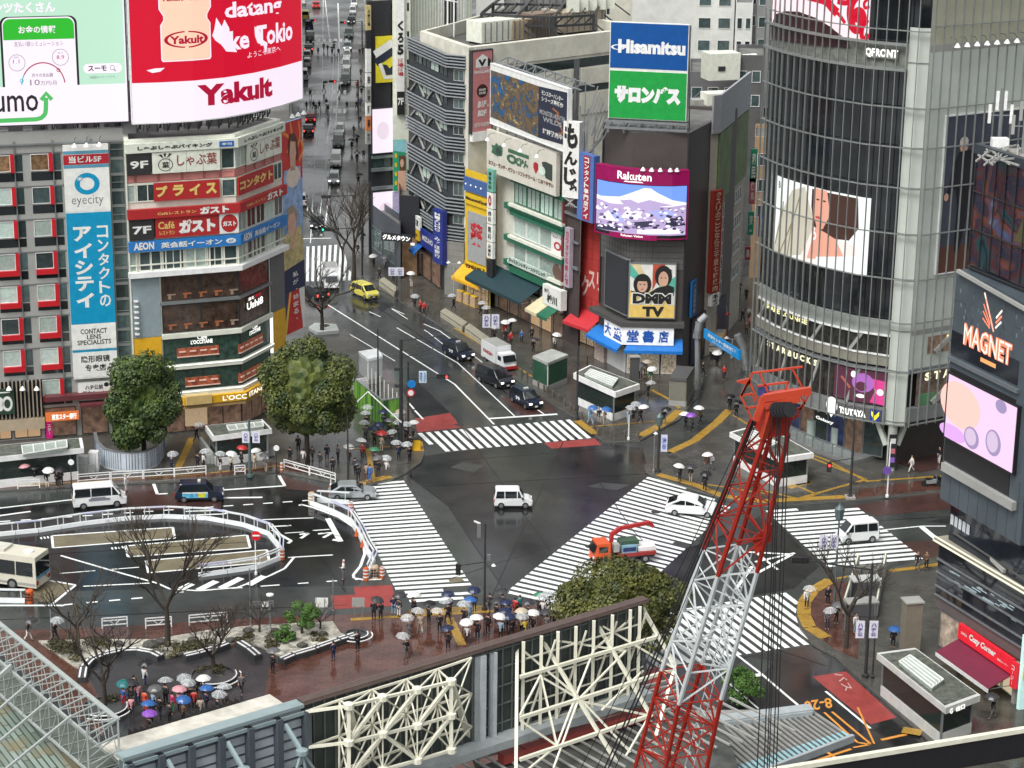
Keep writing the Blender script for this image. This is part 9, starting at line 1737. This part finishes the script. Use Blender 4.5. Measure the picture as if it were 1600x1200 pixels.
far=[('w',473,6,0,'A'),('r',494,12,0,'A'),('y',477,30,0,'A'),('n',483,46,0,'A'),('g',484,62,0,'A'),('k',482,80,0,'A'),('w',480,92,0,'A'),('w',480,104,0,'A'),('v',474,124,0,'A'),('r',485,190,0,'A'),('k',482,208,0,'A'),('w',471,320,0,'A'),('w',553,10,1,'B'),('w',551,22,1,'B'),('k',549,36,1,'B'),('g',545,58,1,'B'),('s',543,78,1,'B'),('w',542,92,1,'B'),('v',541,108,1,'B'),('w',541,120,1,'B'),('g',540,131,1,'B'),('w',531,210,1,'B'),('g',529,228,1,'B'),('v',525,258,1,'B'),('s',522,286,1,'B'),('k',495,354,1,'B')]
pr={}
for j,(c,x,y,tw,q)in enumerate(far):
 k,m_,nm=FARC[c];key=(c,tw);lab=nm+(' car driving away up the long street' if not tw else ' car coming down the right side of the long street')
 a,b=(G(x,y+4),G(x+.5,y-4))if not tw else(G(x+.8,y-4),G(x-.3,y+4));rz=math.atan2(b.y-a.y,b.x-a.x);loc=(a+b)/2
 if key not in pr:tt=car(k,'street_car',lab,m_,'car','cars queued along the long street',brake=not tw and c in 'rk',lit=bool(tw)and c in 'ks');tt.location=loc+Vector((0,0,.02));tt.rotation_euler=(0,0,rz);pr[key]=tt
 else:dup(pr[key],loc+Vector((0,0,.02)),rz,lab)
for k,(x,y)in enumerate(((1455,760),(1468,757))):
 c=G(x,y,.13);t=thing('motorbike',['silver motorbike parked at the kerb left of the dark tower','second motorbike parked close behind the silver one'][k],'motorbike',tuple(c));o=MB()
 for s in(-.65,.65):o=MB();o.tube((c.x+s,c.y-.05,.43),(c.x+s,c.y+.05,.43),.3,n=14);o.build('wheel',TIRE,t)
 o=MB();o.beam(c+Vector((-.5,0,.45)),c+Vector((.45,0,.55)),.28,.35);o.beam(c+Vector((.65,0,.3)),c+Vector((.4,0,1.0)),.08);o.build('frame',CS if k==0 else CB,t);o=MB();o.beam(c+Vector((-.6,0,.78)),c+Vector((.0,0,.75)),.25,.12);o.build('seat',BLK,t);o=MB();o.beam(c+Vector((.4,-.35,1.02)),c+Vector((.4,.35,1.02)),.05);o.build('handlebar',STL,t)
for k,(x,y,px_)in enumerate(((468,46,490),(566,50,536),(560,150,520),(567,345,510),(566,400,510))):
 b=G(x,y+30,.13);t=thing('signal_pole',['red signal over the far left lane','red signal over the far right lane','red signal above the middle crosswalk of the long street','dark signal arm above the near end of the long street','green signal at the mouth of the long street'][k],'signal',tuple(b));zt_=6.2;o=MB();o.tube(b,b+Vector((0,0,zt_)),.12,n=6);o.build('post',DKM,t);e=atdist(px_,y,b.y);e.z=b.z+zt_-.3;o=MB();o.beam(b+Vector((0,0,zt_)),e,.09);o.build('arm',DKM,t);lights3(t,e,True,2 if k<3 else 0 if k==4 else None,(1,0,0)if k<3 else(0,1,0))
def skin_mesh(nodes,edges,lv=1):
 me=bpy.data.meshes.new('m');me.from_pydata([n[0]for n in nodes],edges,[]);ob=bpy.data.objects.new('m',me);COL.objects.link(ob);md=ob.modifiers.new('s','SKIN');
 if lv:ss=ob.modifiers.new('u','SUBSURF');ss.levels=lv
 sv=me.skin_vertices[0].data
 for k,n in enumerate(nodes):sv[k].radius=n[1]if isinstance(n[1],tuple)else(n[1],n[1])
 sv[0].use_root=True;dg=bpy.context.evaluated_depsgraph_get();dg.update();out=bpy.data.meshes.new_from_object(ob.evaluated_get(dg));bpy.data.objects.remove(ob);bpy.data.meshes.remove(me)
 for p in out.polygons:p.use_smooth=True
 return out
def chain(*c):return c
SKIN=mat('skin',(.48,.27,.19),.55);HAIR=mat('hair_dark',(.015,.011,.009),.5)
def person_kit(pose):
 wk=pose.startswith('walk');umb=pose.endswith('umb');k={}
 fx=.30 if wk else .02;L={'hip':(0,.1,.92),'kn':(fx*.62 if wk else .03,.11,.50),'an':(fx,.11,.1)};Rg={'hip':(0,-.1,.92),'kn':(-fx*.25 if wk else .02,-.11,.50),'an':(-fx if wk else-.02,-.11,.12 if not wk else .17)}
 he=(.02,0,1.60);sh_=(.0,.185,1.40)
 if umb:la=[(0,.19,1.40),(.10,.25,1.16),(.26,.10,1.24)];ra=[(0,-.19,1.40),(.02,-.25,1.12),(.10,-.22,.88)]
 elif wk:la=[(0,.19,1.40),(-.10,.25,1.13),(-.12,.23,.88)];ra=[(0,-.19,1.40),(.10,-.25,1.13),(.22,-.20,.95)]
 else:la=[(0,.19,1.40),(.02,.25,1.12),(.22,.12,1.10)];ra=[(0,-.19,1.40),(.02,-.25,1.12),(.05,-.23,.86)]
 B=[((0,0,.95),(.12,.10)),((0,0,1.15),(.11,.09)),((0,0,1.38),(.12,.09)),((.0,0,1.47),.055),((.02,0,1.56),(.075,.08)),((.015,0,1.66),(.085,.095)),((.01,0,1.72),.055),((.10,0,1.585),.022)]
 E=[(0,1),(1,2),(2,3),(3,4),(4,5),(5,6),(4,7)]
 for arm in(la,ra):
  i=len(B);d=(Vector(arm[2])-Vector(arm[1])).normalized();hnd=Vector(arm[2])+d*.07;B+=[(arm[0],.05),(arm[1],.038),(arm[2],.028),(tuple(hnd),(.036,.022))];E+=[(2,i),(i,i+1),(i+1,i+2),(i+2,i+3)]
  sd_=Vector((0,1,0))if abs(d.y)<.7 else Vector((1,0,0));up_=d.cross(sd_).normalized()
  for f in range(4):j=len(B);p=hnd+sd_*(.027*(f-1.5))*.8;q=p+d*(.05+.008*(1-abs(f-1.5)));r=q+d*.025-up_*.02;B+=[(tuple(q),.0095),(tuple(r),.008)];E+=[(i+3,j),(j,j+1)]
  j=len(B);B+=[(tuple(hnd-sd_*.04),.011),(tuple(hnd-sd_*.045+d*.035),.009)];E+=[(i+3,j),(j,j+1)]
 for lg in(L,Rg):
  i=len(B);an=lg['an'];B+=[(lg['hip'],.075),(lg['kn'],.05),(an,.036),((an[0]+.14,an[1],an[2]-.05),(.035,.03))];E+=[(0,i),(i,i+1),(i+1,i+2),(i+2,i+3)]
 k['body']=skin_mesh(B,E,1)
 C=[((0,0,.92),(.165,.13)),((0,0,1.1),(.15,.12)),((0,0,1.33),(.17,.12)),((0,0,1.43),(.10,.09)),((0,0,.72),(.17,.14))];E=[(0,1),(1,2),(2,3),(0,4)]
 for arm in(la,ra):i=len(C);C+=[(arm[0],.075),(arm[1],.058),(arm[2],.048)];E+=[(2,i),(i,i+1),(i+1,i+2)]
 k['coat']=skin_mesh(C,E,1)
 T_=[((0,0,.93),(.14,.11))];E=[]
 for lg in(L,Rg):i=len(T_);T_+=[(lg['hip'],.095),(lg['kn'],.068),((lg['an'][0],lg['an'][1],lg['an'][2]+.02),.055)];E+=[(0,i),(i,i+1),(i+1,i+2)]
 k['trousers']=skin_mesh(T_,E,1)
 o=MB();
 k['hair']=skin_mesh([((-.035,0,1.52),(.05,.06)),((-.035,0,1.62),(.085,.095)),((-.01,0,1.705),(.095,.10)),((.0,0,1.76),.05)],[(0,1),(1,2),(2,3)],1)
 S_=[];
 for lg in(L,Rg):an=lg['an'];S_.append(skin_mesh([((an[0]-.06,an[1],an[2]-.04),.045),((an[0]+.06,an[1],an[2]-.05),.047),((an[0]+.17,an[1],an[2]-.06),.036)],[(0,1),(1,2)],1))
 k['shoe']=S_;return k
KITS={p:person_kit(p)for p in('stand','standumb','walk','walkumb')}
CC={'k':('black',(.014,.014,.016)),'n':('navy',(.015,.025,.07)),'g':('grey',(.12,.12,.125)),'d':('dark grey',(.04,.04,.045)),'w':('white',(.68,.68,.66)),'c':('cream',(.5,.44,.33)),'r':('red',(.45,.03,.03)),'o':('orange red',(.6,.07,.03)),'m':('magenta',(.55,.02,.12)),'p':('pink',(.6,.3,.33)),'b':('blue',(.03,.12,.35)),'t':('teal',(.03,.22,.22)),'e':('brown',(.14,.08,.05)),'i':('light blue',(.25,.38,.5)),'f':('green',(.04,.2,.1)),'v':('purple',(.25,.08,.45)),'y':('yellow',(.6,.45,.05)),'a':('beige',(.4,.34,.26)),'x':('clear',(.6,.64,.66))}
def cm(c):return mat('cloth_'+CC[c][0].replace(' ','_'),CC[c][1],.75,nz=(6,.12))
UMB0=None
def umb_mesh():
 o=MB();n=8;rings=[(.0,.0),(.18,-.03),(.36,-.11),(.5,-.22),(.56,-.30)]
 for j in range(4):
  for k in range(n):
   a0,a1=2*math.pi*k/n,2*math.pi*(k+1)/n;am=(a0+a1)/2
   def P(r,z,a,sag=0):return Vector((r*math.cos(a),r*math.sin(a),z+sag))
   r0_,z0_=rings[j];r1_,z1_=rings[j+1];s1=.94 if j==3 else .97
   p=[P(r0_,z0_,a0),P(r1_,z1_,a0),P(r1_*s1,z1_+.01,am),P(r1_,z1_,a1),P(r0_,z0_,a1)]+([P(r0_*.97,z0_,am)]if j else[])
   o.face(p)
 return o
def make_umb(col):
 clear=col=='x';t=thing('umbrella','u','umbrella',(0,0,0),'umbrellas held by people in the rain');m=mat('umbrella_'+CC[col][0].replace(' ','_'),CC[col][1],.3 if not clear else .12,alpha=.42 if clear else 1,nz=(3,.1));umb_mesh().build('canopy',m,t);o=MB();o.tube((0,0,-.85),(0,0,.06),.012,n=6);o.build('shaft',STL,t);o=MB();o.tube((0,0,-.95),(0,0,-.82),.02,n=6);o.build('handle',BLK,t);o=MB()
 for k in range(8):a=2*math.pi*k/8;pp=[(r*math.cos(a),r*math.sin(a),z+.008)for r,z in((.0,.0),(.18,-.03),(.36,-.11),(.5,-.22),(.56,-.30))];o.path([Vector(q)for q in pp],.014,.014)
 o.build('rib',WHT if clear else m,t);return t
UP={};q7=random.Random(11);NP=[0]
def person(x,y,coat,tr_,um=None,pose='stand',face=90,where='',z=.13,extra='',hair=None):
 b=G(x,y,z);kit=KITS[pose+('umb' if um and pose in('stand','walk')else '')]if True else None;s=q7 .uniform(.93,1.04)
 verb='walking' if pose=='walk' else 'standing';lab='%s coat, %s trousers, %s %s%s'%(CC[coat][0],CC[tr_][0],verb,where,extra)
 t=thing('person',lab,'person',tuple(b),'people around the crossing');rz=math.radians(face+q7 .uniform(-14,14));t.rotation_euler=(0,0,rz);t.scale=(s,s,s)
 for nm,mm in(('body',SKIN),('coat',cm(coat)),('trousers',cm(tr_)),('hair',hair or HAIR)):
  me=kit[nm];o=bpy.data.objects.new(nm,me);COL.objects.link(o);o.parent=t
  if not me.materials:me.materials.append(mm)
  o.material_slots[0].link='OBJECT';o.material_slots[0].material=mm
 for me in kit['shoe']:
  o=bpy.data.objects.new('shoe',me);COL.objects.link(o);o.parent=t
  if not me.materials:me.materials.append(BLK)
 if um:
  lean=Vector((.26*s,.10*s,0));lean.rotate(Matrix.Rotation(rz,3,'Z'));up_=b+lean+Vector((0,0,(1.24+.82)*s));lab2='%s umbrella over the %s coat %s'%({'x':'clear plastic'}.get(um,CC[um][0]),CC[coat][0],where)
  if um not in UP:u=make_umb(um);UP[um]=u;u['label']=lab2
  else:u,_=dup(UP[um],(0,0,0),0,lab2)
  u.location=up_;u.rotation_euler=(q7 .uniform(-.16,.16),q7 .uniform(-.16,.16),q7 .uniform(0,1));u.scale=(1.02,)*3
 return t
CR_={'in the crowd at the left crossing corner':(90,[(571,690,'g','d','x'),(585,698,'k','k','n'),(596,707,'a','a','r'),(612,702,'n','n','x'),(623,720,'n','n','x'),(640,724,'k','k','x'),(634,692,'k','d','x'),(619,676,'g','d','x'),(600,672,'n','d','n'),(608,684,'k','k','g'),(573,672,'k','d','x'),(575,663,'g','k','x'),(566,718,'r','k','w'),(560,752,'k','k','d'),(572,750,'a','e',None),(591,745,'k','d','g'),(604,744,'w','g','x'),(587,731,'d','k','f'),(578,753,'b','b',None),(555,742,'n','k',None),(625,690,'k','n','x'),(645,688,'g','k','w'),(628,672,'c','k','a'),(593,690,'n','n','n'),(641,705,'k','k',None),(545,727,'k','d','w')]),'under the olive tree':(60,[(520,740,'k','k',None),(511,720,'k','d',None),(500,732,'d','g',None),(453,723,'k','k',None),(466,707,'k','k',None),(474,727,'w','g',None),(415,738,'g','a','g'),(398,735,'c','a','w'),(377,730,'d','d','r'),(361,738,'c','k','w'),(344,737,'k','w','x'),(318,733,'w','k','x'),(309,733,'k','k',None),(268,737,'n','n','x'),(528,722,'g','k',None),(488,722,'d','k',None)]),'behind the rails at the far left':(-90,[(5,757,'g','a','t'),(36,756,'k','k','p'),(54,756,'k','k','k'),(74,762,'k','w','w'),(90,762,'k','k',None),(96,761,'d','k','k')]),'waiting at the square kerb':(90,[(584,969,'k','k',None),(595,970,'k','k','d'),(615,962,'n','i',None),(623,964,'d','w','d'),(646,964,'k','k','w'),(657,990,'a','a','x'),(670,976,'k','k','k'),(687,989,'k','k','x'),(700,974,'k','k','x'),(703,960,'n','k','n'),(725,979,'k','k','x'),(734,971,'i','i','b'),(741,955,'k','k','n'),(765,956,'d','d',None),(762,990,'k','k',None)]),'in the dense crowd above the dark wall':(90,[(775,973,'k','k','d'),(785,958,'d','k','d'),(795,975,'b','k','n'),(790,988,'g','k','n'),(805,965,'r','k',None),(812,960,'t','k',None),(814,990,'c','k','c'),(825,975,'k','k','d'),(832,990,'k','k','w'),(848,968,'w','k','x'),(854,992,'g','d','d'),(862,975,'w','k','x'),(842,962,'d','k','f'),(868,985,'c','k','x'),(782,1000,'i','k','w'),(800,998,'k','k','n'),(855,962,'k','k','x'),(820,998,'y','k','x')]),'on the open brick square':(90,[(559,1018,'k','k',None),(521,1032,'n','n',None),(426,1052,'k','k','g'),(635,1029,'k','g','x'),(640,998,'g','g','x'),(730,1006,'w','k','w'),(746,1000,'k','k','w'),(700,1016,'k','k','n')]),'in the tour group at the lower left':(70,[(259,1102,'d','k','x'),(291,1096,'k','k','x'),(298,1104,'k','e','x'),(240,1112,'i','k','g'),(281,1113,'p','k','p'),(236,1138,'n','k','b'),(234,1152,'k','k','v'),(287,1130,'e','k','b'),(322,1112,'n','k','b'),(320,1097,'k','k','w'),(352,1112,'g','k','x'),(340,1122,'k','k','x'),(193,1106,'b','r','t'),(206,1120,'p','k',None),(227,1112,'o','o',None),(270,1114,'m','f',None),(226,1074,'w','n','k'),(210,1086,'k','k',None),(216,1102,'p','n',None),(304,1110,'r','k',None),(314,1124,'a','k',None),(265,1130,'d','k',None),(204,1104,'d','k','d'),(310,1092,'k','e',None),(250,1122,'k','k',None)]),'on the plaza by the bookshop':(-60,[(867,547,'w','k','w'),(922,664,'i','i','b'),(936,661,'d','w',None),(944,665,'a','a','b'),(901,654,'k','k',None),(981,664,'i','i','x'),(989,657,'k','k','x'),(1000,663,'k','k','w'),(1012,622,'k','k','x'),(1016,600,'f','a','w'),(1037,664,'k','g','k'),(1001,594,'w','k','d'),(995,597,'k','k','g'),(1008,590,'a','e','a')]),'under the shop awnings of the middle block':(-100,[(798,541,'r','k',None),(790,535,'k','k',None),(815,537,'b','k',None),(831,533,'k','k',None),(833,553,'k','k','d'),(772,535,'k','k','x'),(789,527,'r','k','w'),(797,522,'k','k','w'),(751,495,'d','k','x'),(760,503,'k','k','x')]),'on the far pavement by the yellow minivan':(-110,[(648,483,'k','k','x'),(657,490,'r','k',None),(663,492,'r','k',None),(584,420,'k','k','w'),(643,449,'a','w','w'),(602,421,'w','k','g'),(615,442,'k','k',None),(559,398,'k','k',None),(566,386,'k','k','k')]),'on the plaza before the glass building':(-120,[(1062,753,'k','k','w'),(1079,754,'k','a','d'),(1101,768,'k','k','k'),(1104,736,'e','g','w'),(1111,736,'w','g',None),(1140,643,'k','k','k'),(1150,653,'k','k','k'),(1245,747,'k','k',None),(1417,706,'a','e',None),(1467,725,'k','w',None)]),'in the shopping alley':(-100,[(1131,594,'r','k',None),(1170,500,'w','k',None),(1160,505,'k','k',None),(1166,525,'e','k',None),(1148,480,'k','k','k'),(1166,470,'k','k',None),(1120,575,'k','k','w'),(1172,515,'p','k',None),(1155,460,'k','k',None)]),'on the right pavement':(-100,[(1260,951,'w','k','x'),(1292,984,'g','n','x'),(1293,946,'k','k',None),(1395,1012,'k','k','b'),(1433,891,'k','g',None),(1447,890,'e','k',None),(1336,990,'w','i',None),(1306,975,'k','k','g')]),'crossing the long street':(-90,[(485,153,'k','k','w'),(494,176,'k','k',None),(499,172,'k','k',None),(510,168,'k','k',None),(513,178,'d','k','w'),(479,172,'k','k',None),(490,172,'k','k',None),(542,172,'k','k',None),(506,80,'k','k',None),(512,82,'k','k',None),(519,87,'k','k','k'),(529,88,'k','k',None),(522,80,'k','k','k'),(497,86,'k','k',None)]),'on the right pavement of the long street':(-90,[(564,120,'k','k',None),(558,140,'r','k',None),(565,150,'k','k','k'),(557,171,'k','k',None),(563,167,'b','k',None),(553,211,'k','k',None),(550,236,'k','k','k'),(558,229,'k','k','k'),(558,256,'k','k','g'),(568,249,'k','k',None),(563,195,'k','k',None),(562,88,'k','k',None),(567,86,'k','k',None),(560,290,'k','k','k'),(553,320,'k','k',None)])}
for wh,(fc,lst)in CR_.items():
 for j,(x,y,c,tr_,um)in enumerate(lst):person(x,y,c,tr_,um,'walk' if 'crossing the' in wh or 'long street' in wh or q7 .random()<.22 else 'stand',fc+q7 .uniform(-40,40),wh,0.0 if 'crossing the' in wh else .13)
for x,y,c,tr_,um,fc,wh in((307,691,'k','k','x',0,'running past the left subway entrance'),(1424,738,'w','w',None,180,'beside the splayed corner column'),(1098,588,'k','k',None,-20,'at the left side of the alley'),(378,1084,'g','k',None,-90,'right of the tour group'),(44,1001,'d','w','d',0,'on the brick path at the far left'),(86,1004,'k','k','x',0,'on the brick path by the lamp post'),(709,485,'k','k','x',200,'before the yellow awning'),(593,437,'k','k',None,200,'near the two white banners'),(1551,1123,'d','g','d',200,'by the cake shop at the lower right')):person(x,y,c,tr_,um,'walk',fc,wh)
for x,y,um,fc,c in((1071,671,'w',-140,'n'),(1081,675,'v',-140,'g'),(1094,664,'w',-140,'e')):person(x,y,c,'k',um,'walk',fc,'crossing the alley mouth road',0)
for x,y in((506,143),(530,146)):person(x,y,'k','k','k' if x<510 else 'w','walk',0,'on the far zebra crossing',0)
person(197,768,'w','w',None,'stand',0,'as a white suited guard beside the white van',0,hair=cm('w'));person(537,906,'w','g',None,'stand',180,'as a white helmeted guard near the barrier end',0,hair=cm('w'));person(1543,1078,'k','k',None,'stand',-90,'at the cake shop counter')
ORD=['first','second','third','fourth','fifth','sixth','seventh','eighth','ninth','tenth','eleventh','twelfth','thirteenth','fourteenth','fifteenth','sixteenth','seventeenth','eighteenth','nineteenth','twentieth']
bpy.context.view_layer.update();G_={}
for o in list(COL.objects):
 if o.parent is None and o.get('label')and o.get('category'):G_.setdefault((o['label'],o['category']),[]).append(o)
for(lb,ct),L_ in G_.items():
 if len(L_)<2 or ct in('rock','shrub','cable'):continue
 P_=sorted(L_,key=lambda o:PX(o.matrix_world.translation)[0]);n=len(P_)
 if n>40:continue
 for k,o in enumerate(P_):
  w_=('leftmost' if k==0 else 'rightmost')if k in(0,n-1)else(ORD[k]+' from left' if k<=n//2 and k<20 else ORD[min(19,n-1-k)]+' from right');o['label']=' '.join(lb.split()[:13])+', '+w_
